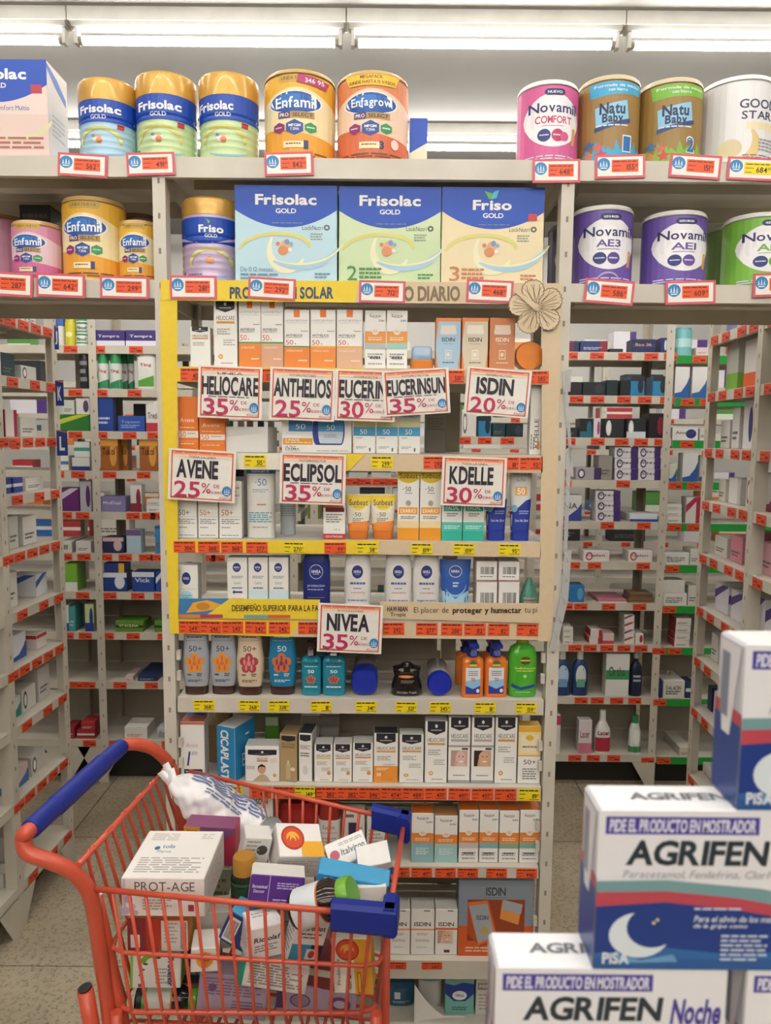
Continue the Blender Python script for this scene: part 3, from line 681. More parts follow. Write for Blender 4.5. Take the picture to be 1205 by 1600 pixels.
def isdin(body, edge, ink='4a463f', sq='e8ddd0'):
    return [R(0, 0, 1, .07, edge), G([(0, .07), (.1, .07), (0, .5)], edge), R(.2, .14, .8, .32, 'd6dde2'), G([(.22, .14), (.78, .14), (.84, .3), (.16, .3)], sq), T('ISDIN', .24, .38, .76, .46, ink, 1), R(.3, .5, .7, .505, ink), R(.38, .62, .64, .8, sq), R(.41, .64, .61, .78, body), E(.5, .71, .07, .045, sq), L(.28, .86, .74, .89, 1, ink), G([(.9, 1), (1, .6), (1, 1)], edge), G([(.1, 1), (0, .6), (0, 1)], edge)]
box(2, 681, 720, 497, .04, 'pale blue box with orange edges behind the discount signs', isdin('a9c7dc', 'e8894c'), ('a9c7dc', 'e0854a', 'ea8a4c'), group='boxes with orange edges')
box(2, 722, 763, 497, .04, 'beige box with orange edges between the blue and the terracotta box', isdin('d9cbb2', 'e8894c', sq='f0e6d2'), ('d9cbb2', 'e0854a', 'ea8a4c'), group='boxes with orange edges')
box(2, 765, 805, 497, .04, 'terracotta box with pale label above the twenty percent sign', isdin('cf8558', 'd8824e', 'f2e6d8', 'ead2bc'), ('cf8558', 'c07848', 'd8824e'), group='boxes with orange edges')
p = P(828, 562, GY+.02)
bottle(None, 0, 0, 0, .038*1.7, 'round orange lidded jar lying on its side beside the paper hibiscus', [(0, .95, .95, 2), (.1, 1, 1, 2), (.55, 1, 1, 2), (.56, .93, .93, 2), (1, .9, .9, 2)], plas('e8862c'), loc=(p.x, GY+.02, SZ[2]+.033), size=(.0646, .06), rot=(-math.pi/2, 0, 0), name='cream_jar', cat='jar')

# ---- third sunscreen row (shelf 3)
av = lambda n: [T('Avene', .12, .38, .8, .46, 'f6e6d6', 0), L(.1, .55, .85, .58, 1, 'f6e0c8'), R(.05, .62, 1, .74, 'f0e6da'), T('50', .08, .63, .38, .73, 'c8743a', 0), L(.45, .65, .85, .7, 1, 'c8b09a'), R(.05, .8, .95, .805, 'f6e0c8'), L(.12, .84, .8, .88, 1, 'f6d4b0')]
box(3, 278, 310, 620, .045, 'bright orange box, the left one under the heart of the yellow strip', av(0), ('ee8030', 'c96a28'), group='orange boxes')['label'] = 'tall bright orange box touching the yellow side strip'
box(3, 311, 352, 634, .045, 'bright orange box beside the plain silver white carton', av(1), ('ee8030', 'c96a28'), group='orange boxes')
b = box(3, 351, 424, 667, .07, 'plain pearl white carton shrink-wrapped and unprinted beneath the signs', [G([(.1, .35), (.9, .25), (.88, .27), (.1, .37)], 'd9d6d0'), R(.02, .04, .98, .06, 'dedbd6')], ('e6e3de', 'cfccc6', 'efece8'), yaw=-.16)
for i, (x, c) in enumerate(((360, 'dfe5e0'), (377, 'e4e0da'), (391, 'dccbb8'), (408, 'e2e2e4'), (424, 'd7d9dd'))):
    bottle(None, x-7, x+7, 0, .018, 'tiny white capped vial standing behind the pearl white carton', [(0, .9, .9, 2), (.08, 1, 1, 2), (.55, 1, 1, 2), (.62, .8, .8, 2)], plas(c), caps=[('cap', [(.62, .85, .85, 2), (1, .8, .8, 2)], plas(('4a9a6c', 'c9c4bc', 'b98f7a', '3f5f8c', 'b9bcc4')[i]))],
           loc=(P(x, 690, GY+.2).x, GY+.2, SZ[3]+.001), size=(.02, .075), name='vial', cat='vial', seg=16, group='vials behind the white carton')
box(3, 440, 550, 650, .05, 'white twin-pack box with orange flash and blue tube pictures', [R(.02, .6, .44, .78, 'e8a23c'), T('2 PACK', .05, .62, .26, .69, 'fbf3e2', 1), L(.05, .71, .42, .75, 1, 'fbf3e2'), T('ULTRA', .05, .81, .2, .855, '3d4560', 1), T('CREMA', .05, .865, .25, .92, '3d4560', 1), L(.05, .94, .26, .965, 1, '6d7284'),
     pill(.44, -.0, .9, .78, '2a3f94', .12), pill(.52, -.0, .88, .74, 'c9d3de', .1), R(.1, 0, .44, .42, '4a8cc4'), R(.52, 0, .88, .42, '4a96cc'), T('50', .2, .22, .34, .36, 'e6eef6', 0), T('50', .64, .24, .76, .38, 'e6eef6', 0), L(.6, .5, .8, .6, 3, '9aa5b4'), L(.5, .93, .95, .96, 1, '8b9098')], (WHITE, 'cdcac6'), name='twin_pack_box')
def b50(): return [R(0, .03, 1, .32, 'cfd8da'), R(0, .25, 1, .4, 'd9cf9a'), R(0, .4, 1, .6, '4aa0cc'), T('50', .3, .45, .62, .56, 'eaf2f6', 0), L(.12, .64, .4, .67, 1, '8b8f96'), L(.12, .84, .6, .9, 2, '9a9da2'), R(.72, .87, .78, .95, '3d3f44'), L(.2, .1, .8, .2, 2, '9aa2a6')]
for i, (x0, x1) in enumerate(((552, 587), (588, 622), (623, 657))):
    box(3, x0, x1, 640, .035, ('white box with blue fifty band touching the twin pack', 'white box with blue fifty band, middle one of its trio', 'white box with blue fifty band beside the empty gap')[i], b50(), (WHITE, 'cdcac6'), group='boxes with blue bands')
box(3, 828, 847, 602, .03, 'narrow white box with tall sideways lettering near the beige side strip', [], (WHITE, 'd6d3ce'), name='narrow_carton')
t = THINGS[-1]; X, Yf, z0, w, h = place(3, 828, 847, 602, .012)
b = MB(); draw(b, [T('KDELLE', .1, .4, .52, .75, '4a4744', 0), L(.08, .1, .3, .5, 2, '8b8880'), R(.08, .65, .2, .85, 'e8964a')], lambda u, v, o: ((v-.5)*w, -.015-o, u*h)); b.build('front_print', t)
# dim grey cartons at the back of the same shelf
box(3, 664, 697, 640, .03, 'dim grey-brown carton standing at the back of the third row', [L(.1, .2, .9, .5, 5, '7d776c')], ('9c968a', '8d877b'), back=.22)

# ---- shelf 4
def av50(c): return [T('50+', .1, .5, .62, .6, c, 0), R(.05, .62, .95, .625, '9a9690'), L(.1, .66, .9, .76, 3, '8d8981'), L(.1, .8, .5, .84, 1, 'a8a49c'), L(.1, .94, .85, .965, 1, '8d8981'), L(.1, .1, .9, .3, 3, 'c8a48a')]
for i, (x0, x1, c) in enumerate(((276, 308, '6d6a64'), (309, 341, 'd8643c'), (342, 378, 'd8643c'))):
    box(4, x0, x1, 752, .035, ('white box with grey fifty plus beneath the lower left sign', 'white box with orange fifty plus between two similar boxes', 'white box with orange fifty plus next to the tall white tube')[i], av50(c), (WHITE, 'cbc8c2'), group='boxes under the lower left sign')
box(4, 362, 382, 734, .04, 'white box with dark green foot peeking out behind the lower left sign', [R(0, .78, 1, .9, '2f5c48'), R(0, 0, 1, .1, '35363c'), L(.1, .5, .9, .6, 2, '8b8f96')], ('d3d6da', 'b9bcc0'), back=.06)
FLATTUBE = [(0, .9, .9, 3), (.02, .95, 1, 3), (.5, .96, .9, 2.6), (.85, 1, .55, 2.4), (1, 1, .12, 4)]
bottle(4, 383, 429, 733, .045, 'tall white tube with blue end reading plus fifty', [(0, .92, .92, 3, 1), (.01, .95, .95, 3), (.5, .97, .9, 2.6), (1, 1, .7, 2.6)], plas('e6e3dc'), [R(0, 0, 1, .07, '3a83bc'), T('suncare', .2, .01, .8, .05, 'e8eef2', 1), T('50', .42, .14, .72, .24, '4a8cbc', 0), R(.34, .19, .39, .2, '4a8cbc'), L(.25, .29, .78, .35, 2, '8fb4c8'), R(.4, .5, .7, .52, 'c98a5c'), L(.12, .62, .88, .78, 5, '5aa0b8'), L(.25, .83, .75, .85, 1, '6d6a64')],
       name='sunscreen_tube', cat='tube')
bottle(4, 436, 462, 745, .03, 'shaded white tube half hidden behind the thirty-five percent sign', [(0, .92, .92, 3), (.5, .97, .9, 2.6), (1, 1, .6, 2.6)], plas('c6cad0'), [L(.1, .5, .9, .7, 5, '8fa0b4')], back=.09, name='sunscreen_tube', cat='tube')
box(4, 505, 540, 788, .035, 'white box with crimson stripes at top and foot beside the yellow tubes', [R(.1, .1, .95, .22, '7a2430'), R(0, 0, .9, .1, 'd8844c'), L(.12, .28, .85, .55, 4, '8d8981'), T('50 g', .5, .7, .75, .75, '6d6a64', 0), R(0, .84, 1, 1, 'c23a38'), T('CICATRICURE', .1, .89, .88, .95, 'f3e0dc', 1, .1)], (WHITE, 'd0b8b4'))
TUBEC = [(0, .74, .8, 4, 1), (.0, .76, .85, 4), (.26, .8, .85, 4, 1), (.27, .82, .86, 3), (.6, .92, .62, 2.8), (.92, 1, .16, 3), (1, 1, .1, 4)]
def sunbeat(): return [arcband(.0, 1, 0.02, .36, .12, 'f0cf2c'), T('Sunbeat', .14, .12, .86, .25, '5a4a24', 1), L(.3, .28, .7, .3, 1, '7a6a3a'), T('50', .36, .4, .6, .49, '4a4a44', 0), R(.27, .445, .33, .455, '4a4a44'), L(.28, .53, .7, .64, 3, '8a7a5a')]
for i, (x0, x1) in enumerate(((540, 580), (578, 619))):
    t = bottle(4, x0, x1, 773, .036, ('yellow and orange squeeze tube beside the crimson striped box', 'yellow and orange squeeze tube beside the tall yellow boxes')[i], [q for q in TUBEC if q[0] > .2], plas('ede6d6'), sunbeat() + [G([(0, .68), (.3, .62), (1, .58), (1, .8), (0, .8)], 'ec8a36')],
               caps=[('cap', [(0, .72, .8, 4, 1), (.005, .76, .85, 4), (.28, .8, .86, 4, 1), (.285, .7, .8, 4)], plas('ee8630'))], name='sunscreen_tube', cat='tube', back=.018+.003*i, group='yellow squeeze tubes')
def sunbox(): return [arcband(0, 1, 0, .17, .1, 'f0cf2c'), T('Sunbeat', .08, .03, .92, .1, '5a4a24', 1), T('50', .36, .22, .62, .29, '4a4a44', 0), R(.24, .25, .32, .257, '4a4a44'), L(.35, .31, .68, .33, 1, '7a7a74'), E(.5, .46, .12, .04, 'b0a48c'), R(.06, .52, .94, .62, 'eda23c'), T('DIARIO', .14, .545, .86, .6, 'fbf0dc', 1), L(.15, .65, .85, .7, 2, '8a7a5a'), R(0, .82, 1, 1, 'efa02c'), R(0, .72, 1, .82, 'f3d9a4')]
for i, (x0, x1) in enumerate(((621, 655), (656, 690))):
    box(4, x0, x1, 737, .034, ('tall white and yellow carton next to the squeeze tubes', 'tall white and yellow carton touching the teal box')[i], sunbox(), (WHITE, 'e0c99a', 'f0d040'), group='tall yellow cartons')
def teal(): return [R(.05, .02, .95, .5, 'e0ebe6'), R(.1, .47, .95, .57, '2fb59a'), T('FACIAL', .2, .49, .84, .55, 'eaf6f2', 1), L(.25, .6, .78, .66, 2, '6d7a74'), R(0, .75, 1, 1, '2fb8a0'), R(0, .73, 1, .86, '58c4b0'), L(.12, .78, .88, .84, 2, 'd2efe8')]
for i, (x0, x1) in enumerate(((690.5, 723), (724, 757))):
    box(4, x0, x1, 738, .034, ('white and teal carton beside the tall yellow cartons', 'white and teal carton beside the navy tubes')[i], teal(), (WHITE, '9fd0c4', '2fb59a'), group='teal cartons')
NAVYT = [(.13, .74, .86, 4, 1), (.15, .78, .88, 4), (.5, .9, .7, 3), (.9, 1, .2, 3), (1, 1, .12, 4)]
def nova(): return [T('NOVA', .12, .005, .9, .045, '3a3f4a', 1), T('sun care', .14, .05, .9, .085, '4a505c', 0), T('ULTRA', .3, .135, .7, .175, '4a86b8', 0), R(.24, .25, .76, .37, 'efb05c'), T('50', .34, .265, .66, .355, 'f9efe0', 1), G([(-.05, .62), (.3, .56), (.7, .44), (1.05, .4), (1.05, 1), (-.05, 1)], '24399c'), E(.22, .55, .13, .05, '7fb2cc'), L(.42, .58, .84, .64, 2, '9fb0e0'), T('Cont. Net. 50 ml', .25, .7, .8, .735, 'dde4f4', 1)]
for i, (x0, x1) in enumerate(((759, 795), (797, 833))):
    bottle(4, x0, x1, 733, .034, ('white and navy squeeze tube partly behind the lower right sign', 'white and navy squeeze tube, rightmost on its shelf')[i], NAVYT, plas('e4e1dc'), nova() + [R(0, .8, 1, .87, '24399c')],
           caps=[('cap', [(0, .74, .85, 4, 1), (.005, .78, .88, 4), (.11, .8, .88, 4, 1), (.115, .7, .8, 4)], plas('22369a')), ('collar', [(.115, .77, .87, 4), (.15, .78, .88, 4)], plas('d9dbe6'))], name='sunscreen_tube', cat='tube', group='navy squeeze tubes', back=.018+.002*i)

# ---- shelf 5
def nivbox(arrow=False, big=False): return [E(.48, .17, .2, .075, '28357f'), T('NIVEA', .34, .15, .62, .185, 'eef0f6', 1), L(.38, .2, .58, .215, 1, 'aeb6da'), L(.22, .31, .8, .36, 2, '8d93a0'), T('Control', .32, .4, .66, .45, '7f95a8', 0), L(.24, .5, .76, .54, 1, '4a6a9c')] + ([G([(.25, .58), (.36, .54), (.36, .565), (.75, .565), (.75, .595), (.36, .595), (.36, .62)], '2d3f8c'), L(.2, .68, .84, .72, 1, 'b0b6c0')] if arrow else [R(0, .55, 1, .75, 'd3e8f2'), R(0, .72, 1, 1, 'a4d4ec'), L(.28, .7, .74, .74, 1, '5a8cb4')])
NB = dict(group='white boxes with round navy emblems')
box(5, 278, 310, 883, .035, 'white box with round navy emblem and aqua patch, alone at the left end', [E(.42, .26, .22, .12, '28357f'), T('NIVEA', .27, .235, .57, .285, 'eef0f6', 1), R(.1, .46, .9, .465, '9aa0ac'), E(.42, .62, .32, .12, 'a8d8e8'), L(.2, .58, .66, .66, 2, '5a9cb8')], (WHITE, 'c3c4c6', 'd9d8d6'), **NB)
for i, (x0, x1) in enumerate(((355, 387), (388, 419), (420, 451))):
    box(5, x0, x1, 871, .035, ('white box with round navy emblem and a navy arrow', 'white box with round navy emblem fading to blue, middle of three', 'white box with round navy emblem fading to blue beside the navy bottle')[i], nivbox(i == 0), (WHITE, 'c3c4c6', 'dad9d6'), **NB)
SHOULD = [(0, .92, .95, 3, 1), (.02, .96, 1, 3), (.5, 1, 1, 2.8), (.8, .97, .95, 2.8), (.93, .84, .8, 2.6), (1, .5, .55, 2.4)]
def nivbot(ink, num, sub='8a8fb4'): return [E(.5, .33, .2, .095, '28357f'), T('NIVEA', .37, .305, .63, .35, 'eef0f6', 1), L(.42, .365, .58, .38, 1, 'aeb6da'), L(.24, .48, .78, .54, 1, ink), L(.36, .56, .64, .59, 1, sub), L(.28, .62, .76, .66, 1, 'd9a8a0'), L(.16, .73, .84, .77, 1, sub), T('50', .2, .84, .5, .96, num, 0), T('+', .52, .84, .62, .89, num, 1), R(.1, .81, .9, .815, 'b9bac8')]
bottle(5, 472, 516, 858, .036, 'navy blue lotion bottle with fifty plus beside the white boxes', SHOULD, plas('22307e'), [R(.2, .04, .8, .08, 'c8463c'), E(.5, .33, .24, .105, 'dfe4f2'), E(.5, .33, .225, .098, '22307e'), T('NIVEA', .34, .305, .66, .35, 'eef0f6', 1), L(.4, .36, .6, .38, 1, 'aeb6da'), T('proteccion', .2, .51, .8, .56, 'dfe4f2', 0), L(.2, .58, .78, .61, 1, 'aeb6da'), R(.2, .7, .8, .705, 'b9a88c'), T('50', .2, .77, .5, .88, 'f0e0c4', 1), T('+', .52, .77, .64, .82, 'f0e0c4', 1), L(.6, .82, .84, .9, 2, 'c8b49c')], name='lotion_bottle')
for i, (x0, x1, yt) in enumerate(((537, 580, 858), (601, 644, 858), (645, 688, 858))):
    bottle(5, x0, x1, yt, .036, ('white lotion bottle with round navy emblem beside the navy bottle', 'white lotion bottle with round navy emblem right of the tall sign', 'white lotion bottle with navy emblem and blue droplet beside the blue tube')[i], SHOULD, plas('e9e6e2'), nivbot('5a68a8', 'dfa45c') + ([E(.3, .77, .06, .04, '4aa8cc')] if i == 2 else []), name='lotion_bottle', group='white lotion bottles')
bottle(5, 687, 737, 876, .036, 'blue wide-topped tube with splash picture beside the stacked white boxes', [(0, .8, .95, 3, 1), (.01, .82, .97, 3), (.3, .84, .9, 2.8), (.7, .93, .55, 2.6), (1, 1, .14, 4)], plas('2f5eb4'), [G([(-.1, .5), (.25, .55), (.5, .66), (.8, .55), (1.1, .48), (1.1, .985), (-.1, .985)], 'a9d2ea'), swirl(.5, .33, .36, .28, '8fc4e6', .1*math.pi, .8*math.pi, .02), E(.5, .2, .2, .1, 'dfe4f2'), E(.5, .2, .185, .09, '2a4a9c'), T('NIVEA', .37, .175, .63, .22, 'eef0f6', 1), L(.42, .38, .6, .48, 2, 'dfe8f6'), L(.25, .75, .78, .8, 1, '5a86b8')], name='lotion_tube', cat='tube')
for c, (x0, x1) in enumerate(((744, 778), (779, 813))):
    z = SZ[5]
    hh = P(760, 908, GY+.012).z - z
    for r in (0, 1):
        nm = (('lower', 'upper')[r] + ' white box with barcode in the ' + ('left', 'right')[c] + ' column of the little two-by-two stack')
        box(5, x0, x1, 908 if r == 0 else 877, .06, nm, [R(.03, .03, .97, .97, 'efece8'), BAR(.22, .3, .84, .68), L(.2, .78, .8, .86, 1, '6d6a64')] if 1 else [], ('c9a8a0', 'd8cfc8', 'e6e0da'), z=z + r*hh + .0002, name='small_carton', group='stack of boxes with barcodes')
        if r == 0: THINGS[-1].location.z = z+.0004
bottle(5, 812, 846, 905, .04, 'squat teal jar partly hidden by the beige card strip', [(0, .98, .98, 4), (.05, 1, 1, 4), (.45, .9, .9, 3), (.8, .5, .5, 2.5), (1, .2, .2, 2)], plas('5aa68c'), [L(.2, .5, .8, .7, 2, 'd8a0a0')], back=.05, name='lotion_bottle')

# ---- shelf 6
HT = [(.12, .84, .9, 3), (.2, .9, .95, 3), (.35, .98, 1, 2.8), (.5, .98, 1, 2.8), (.65, .88, .92, 2.8), (.8, .86, .88, 2.8), (.95, .98, .6, 2.8), (1, 1, .5, 3)]
def petal_flower(u, v, ru, rv, c, c2): return [E(u+ru*.62*math.cos(k*2*math.pi/5-1.57), v+rv*.62*math.sin(k*2*math.pi/5-1.57), ru*.42, rv*.42, c) for k in range(5)] + [E(u+ru*.5*math.cos(k*2*math.pi/5-1.57), v+rv*.5*math.sin(k*2*math.pi/5-1.57), ru*.12, rv*.3, c2) for k in range(5)] + [E(u, v, ru*.22, rv*.22, c2)]
def htrop(ink, f1, f2, cap=''): return [T('HAWAIIAN', .2, .02, .8, .06, ink, 1), T('Tropic', .28, .09, .76, .13, ink, 1), R(.2, .165, .85, .168, ink), L(.24, .18, .76, .21, 1, ink), R(.2, .235, .85, .238, ink), T('50+', .3, .31, .76, .385, ink, 0) if ink != 'e6f2f6' else T('50', .36, .31, .66, .385, ink, 0)] + petal_flower(.5, .55, .32, .14, f1, f2) + [L(.25, .7, .4, .74, 1, ink), L(.58, .69, .76, .74, 2, ink), L(.26, .78, .76, .82, 2, ink)]
for i, (x0, x1, c, ink, f1, f2, lb) in enumerate(((282, 326, 'a9aeb6', '3c3e44', 'e8963a', 'd8743c', 'silver-grey sunscreen bottle with orange flower, touching the shelf post'), (325, 369, 'a9aeb6', '3c3e44', 'e8963a', 'd8743c', 'silver-grey sunscreen bottle with orange flower beside the cream one'), (367, 411, 'dcc7ac', '4a3a34', 'b5434c', 'e0938a', 'cream sunscreen bottle with crimson flower and brown cap'), (417, 463, '1f80ac', 'e6f2f6', 'd8743c', '8a3a5c', 'blue sunscreen bottle with orange and violet flower, brown cap'))):
    bottle(6, x0, x1, 975, .04, lb, HT, plas(c), htrop(ink, f1, f2), caps=[('cap', [(0, .8, .86, 3, 1), (.01, .82, .88, 3), (.12, .84, .9, 3, 1), (.125, .7, .7, 3)], plas('40241c'))], name='sunscreen_bottle', back=.014 + .004*(i % 2), group='sunscreen bottles with flowers')
SPR = [(0, .94, .95, 4, 1), (.02, 1, 1, 4), (.6, 1, 1, 4), (.68, .9, .9, 3), (.72, .5, .6, 2)]
def spray_caps(m): return ('trigger', m)
def spray_caps_(m): return [('pump_neck', [(.7, .5, .6, 2), (.8, .46, .55, 2)], m), ('trigger_head', [(.78, .55, .9, 3), (.84, .7, 1.05, 3), (.96, .66, 1.0, 3), (1, .4, .7, 3)], m)]
for i, (x0, x1) in enumerate(((470, 502), (503, 540))):
    bottle(6, x0, x1, 1003, .034, ('teal spray bottle with brown head beside the blue sunscreen', 'teal spray bottle with brown head partly under the tall sign')[i], SPR, plas('1f8ca4', .2), [T('HAWAIIAN', .15, .38, .85, .42, '123a44', 1), L(.2, .45, .8, .48, 1, 'bfe0e6'), T('50', .35, .52, .65, .58, 'e0f2f4', 1)] + petal_flower(.5, .7, .24, .08, 'c8704c', '8a3a4c') + [L(.2, .82, .8, .87, 1, 'd6eef0')],
           caps=spray_caps(plas('3a2420')), name='spray_bottle', group='teal spray bottles')
bottle(6, 478, 512, 998, .034, 'dark teal spray bottle standing behind the front teal pair', SPR, plas('17627a'), caps=spray_caps(plas('2c1a18')), back=.1, name='spray_bottle')
def lying(x0, x1, yt, yb, label, body, capc, n, capfrac=.35, ln=.15, tilt=.35, name='roll_on_bottle'):
    """bottle lying on its back with the cap towards the viewer"""
    w = P(x1, 1080, GY+.03).x-P(x0, 1080, GY+.03).x; r = w/2
    t = thing(name, label, 'bottle', (P((x0+x1)/2, 1080, GY+.02).x, GY+.02, SZ[6]+r+.001), (-math.pi/2+.02, 0, 0))
    b = MB(); b.loft([(ln*capfrac, r*.98, r*.9, n), (ln*.95, r*.95, r*.85, n), (ln, r*.8, r*.7, n)], body); b.build('body', t)
    b = MB(); b.loft([(0, r*.9, r*.9, n), (.004, r, r*.98, n), (ln*capfrac, r, r*.98, n)], capc); b.build('cap', t)
    return t
lying(549, 590, 1030, 1093, 'clear bottle lying down with a rounded blue cap facing out', plas('b9b7b8', .15), plas('2036a8'), 3)
bottle(6, 611, 661, 1040, .05, 'black waisted oil bottle lying with its wide foot facing out', [(0, .9, .85, 3, 1), (.04, 1, 1, 3), (.3, .97, 1, 2.8), (.58, .8, .85, 2.6), (.72, .86, .86, 2.6), (.84, .9, .84, 2.6), (.9, .5, .5, 2.4), (1, .26, .3, 2)], plas('1c1716', .15), [E(.47, .38, .24, .05, 'd8743c'), E(.47, .38, .16, .025, 'f0b070'), L(.3, .25, .72, .28, 1, '6d5a4c'), L(.32, .5, .72, .6, 2, '8a7a6c'), T('Hawaiian Tropic', .2, .84, .8, .92, 'b9b0a6', 1)], name='oil_bottle')
lying(668, 706, 1048, 1099, 'clear round jar lying down with a flat blue lid facing out', plas('c9c0bc', .15), plas('1c30b0'), 2, .15, .13, name='lotion_jar')
def banana(): return [E(.5, .42, .2, .1, 'c8542c'), E(.5, .42, .17, .08, '3f6a3c'), R(.33, .4, .67, .44, 'e8c83c'), R(.18, .46, .82, .93, 'dfe2e6'), G([(.18, .78), (.5, .84), (.82, .76), (.82, .93), (.18, .93)], '343c94'), G([(.18, .7), (.82, .66), (.82, .78), (.5, .84), (.18, .78)], '8ec0e0'), L(.3, .52, .72, .62, 3, '8b7a90'), T('50', .42, .64, .6, .7, 'c8463c', 1), E(.72, .87, .07, .035, 'eaeef4')]
for i, (x0, x1, yt, bk) in enumerate(((722, 757, 1003, .012), (758, 794, 1003, .016), (712, 744, 1000, .1), (752, 786, 1000, .1))):
    bottle(6, x0, x1, yt, .034, ('orange spray bottle with navy trigger, front left of four', 'orange spray bottle with navy trigger, front one by the green bottle', 'orange spray bottle with navy trigger, back left of four', 'orange spray bottle with navy trigger, back right of four')[i], SPR, plas('ee7e2c', .2), banana() if i < 2 else [], caps=spray_caps(plas('1f2f8c')), name='spray_bottle', back=bk, group='orange spray bottles')
bottle(6, 796, 841, 1000, .045, 'green gel bottle with yellow cap at the right end of its shelf', [(0, .93, .93, 3.4, 1), (.03, 1, 1, 3.4), (.7, 1, 1, 3.2), (.83, .86, .86, 3), (.9, .45, .5, 2.2), (.93, .45, .5, 2)], plas('52b436', .12), [E(.56, .36, .19, .07, '7a4a24'), E(.56, .36, .16, .055, '3f5a2c'), R(.38, .345, .74, .37, 'e8c83c'), T('Gel', .2, .47, .4, .51, 'd8ea6a', 1), T('Refrescante', .4, .47, .92, .51, 'd8ea6a', 1), L(.25, .53, .85, .56, 1, 'd8ea6a'), E(.55, .63, .06, .03, 'bfe08a'), G([(.1, .76), (.4, .82), (.9, .77), (.9, .82), (.4, .87), (.1, .82)], '24489c'), L(.25, .9, .75, .92, 1, 'd0ecb0')],
       caps=[('cap', [(.93, .42, .48, 2), (1, .4, .46, 2)], plas('e8d23c'))], name='gel_bottle')

# ---- shelf 7: small white boxes
box(7, 282, 320, 1128, .04, 'white and salmon box with a large handwritten numeral one near the post', [R(0, 0, 1, .05, 'c9725c'), T('Actino', .24, .36, .72, .43, 'd89a9c', 0, .2), T('1', .26, .5, .42, .74, '2f3488', 2, .25), T('ano', .46, .5, .7, .56, '8a8fb8', 0, .2), R(.14, .8, .9, .91, '23283c'), L(.2, .83, .82, .87, 1, 'c8ccd8'), R(0, .93, 1, 1, 'e07a4c')], (WHITE, 'd0ccc6', 'c9745c'))
box(7, 290, 321, 1118, .03, 'blue topped white box standing behind the salmon one', [R(0, 0, 1, .2, '2f4fa0')], ('c8c4be', 'b0aca4', '3558a8'), back=.07)
box(7, 326, 352, 1133, .1, 'plain brown cardboard box at the back beside the blue carton', [R(.0, .3, 1, .32, '8f7350')], ('a58660', '8f7350', 'b39468'), back=.12)
box(7, 347, 381, 1137, .085, 'bright blue carton with white sideways lettering', [], ('e6e6e4', '1f88c0', 'dcdad6'), name='blue_carton', yaw=-.42)
t = THINGS[-1]; X, Yf, z0, w, h = place(7, 347, 381, 1137, .018)
b = MB(); draw(b, [R(.0, .0, 1, 1, '2488c0')], fbox(w, .085, h)); draw(b, [T('CICAPLAST', .06, .2, .98, .66, 'f2f4f4', 2)], lambda u, v, o: ((.38-v)*w, -.0425-.0012-o, (1-u)*h)); draw(b, [T('B5', .35, .55, .7, .8, 'd8ecf6', 0), E(.6, .22, .1, .02, 'eef4f8')], fbox(w, .085, h, 'right')); b.build('front_print', t)
def face_art(u0, v0, u1, v1, skin='d9a585', hair='4a3024', bg='c8b0a0'):
    w, h = u1-u0, v1-v0
    return [R(u0, v0, u1, v1, bg), G([(u0, v0), (u0+.55*w, v0), (u0+.25*w, v0+.6*h), (u0+.2*w, v1), (u0, v1)], hair), E(u0+.58*w, v0+.45*h, .3*w, .42*h, skin), E(u0+.5*w, v0+.38*h, .05*w, .03*h, '3a2a24'), E(u0+.74*w, v0+.38*h, .05*w, .03*h, '3a2a24'), E(u0+.62*w, v0+.7*h, .14*w, .05*h, 'f2ebe6'), G([(u0+.3*w, v1), (u0+.4*w, v0+.8*h), (u0+.8*w, v0+.8*h), (u1, v1)], skin)]
box(7, 383, 437, 1166, .045, 'squarish white box with black crest and a woman pictured on it',
    [G([(.08, .1), (.92, .1), (.92, .24), (.5, .27), (.08, .24)], '2b2a30'), E(.5, .17, .04, .03, 'e9e6e0'), L(.3, .22, .7, .235, 1, 'b8b4ae'), T('HELIOCARE', .34, .32, .66, .38, '5d5a56', 0), R(.34, .39, .66, .44, 'e0a04a'), R(.72, .34, .94, .46, 'efe0d0'), E(.48, .66, .11, .12, 'd9a585'), G([(.36, .68), (.38, .56), (.48, .5), (.58, .55), (.6, .66), (.55, .58), (.42, .58)], '33221c'), G([(.2, 1), (.36, .86), (.44, .8), (.54, .8), (.64, .86), (.74, 1)], 'c9ad90'), E(.86, .82, .05, .05, 'e8a23c'), L(.04, .56, .28, .66, 3, 'a9a59e')], (WHITE, 'cfccc6', 'dad7d2'))
box(7, 439, 467, 1148, .06, 'gold box with black crest and a dropper bottle picture', [G([(.1, .03), (.9, .03), (.9, .12), (.5, .15), (.1, .12)], '2b2a30'), T('HELIOCARE', .12, .18, .88, .23, '5d4f3a', 0), R(.12, .25, .88, .28, '8a6c40'), R(.36, .62, .62, .95, 'c9b48c'), R(.42, .55, .56, .64, 'd8c8a4'), E(.76, .73, .14, .04, 'e6dcc0')], ('b49a6e', '9c8458', 'a8906a'), yaw=-.12, group='narrow boxes with black crests')
box(7, 469, 490, 1146, .06, 'narrow white box with black crest beside the gold one', [G([(.08, .03), (.92, .03), (.92, .14), (.5, .17), (.08, .14)], '2b2a30'), L(.12, .25, .9, .34, 3, '8d8981'), L(.12, .4, .8, .5, 2, '5d5a56'), E(.5, .76, .2, .1, 'dcd9d4')], (WHITE, 'd0cdc8', '3a3940'), yaw=-.12, group='narrow boxes with black crests')
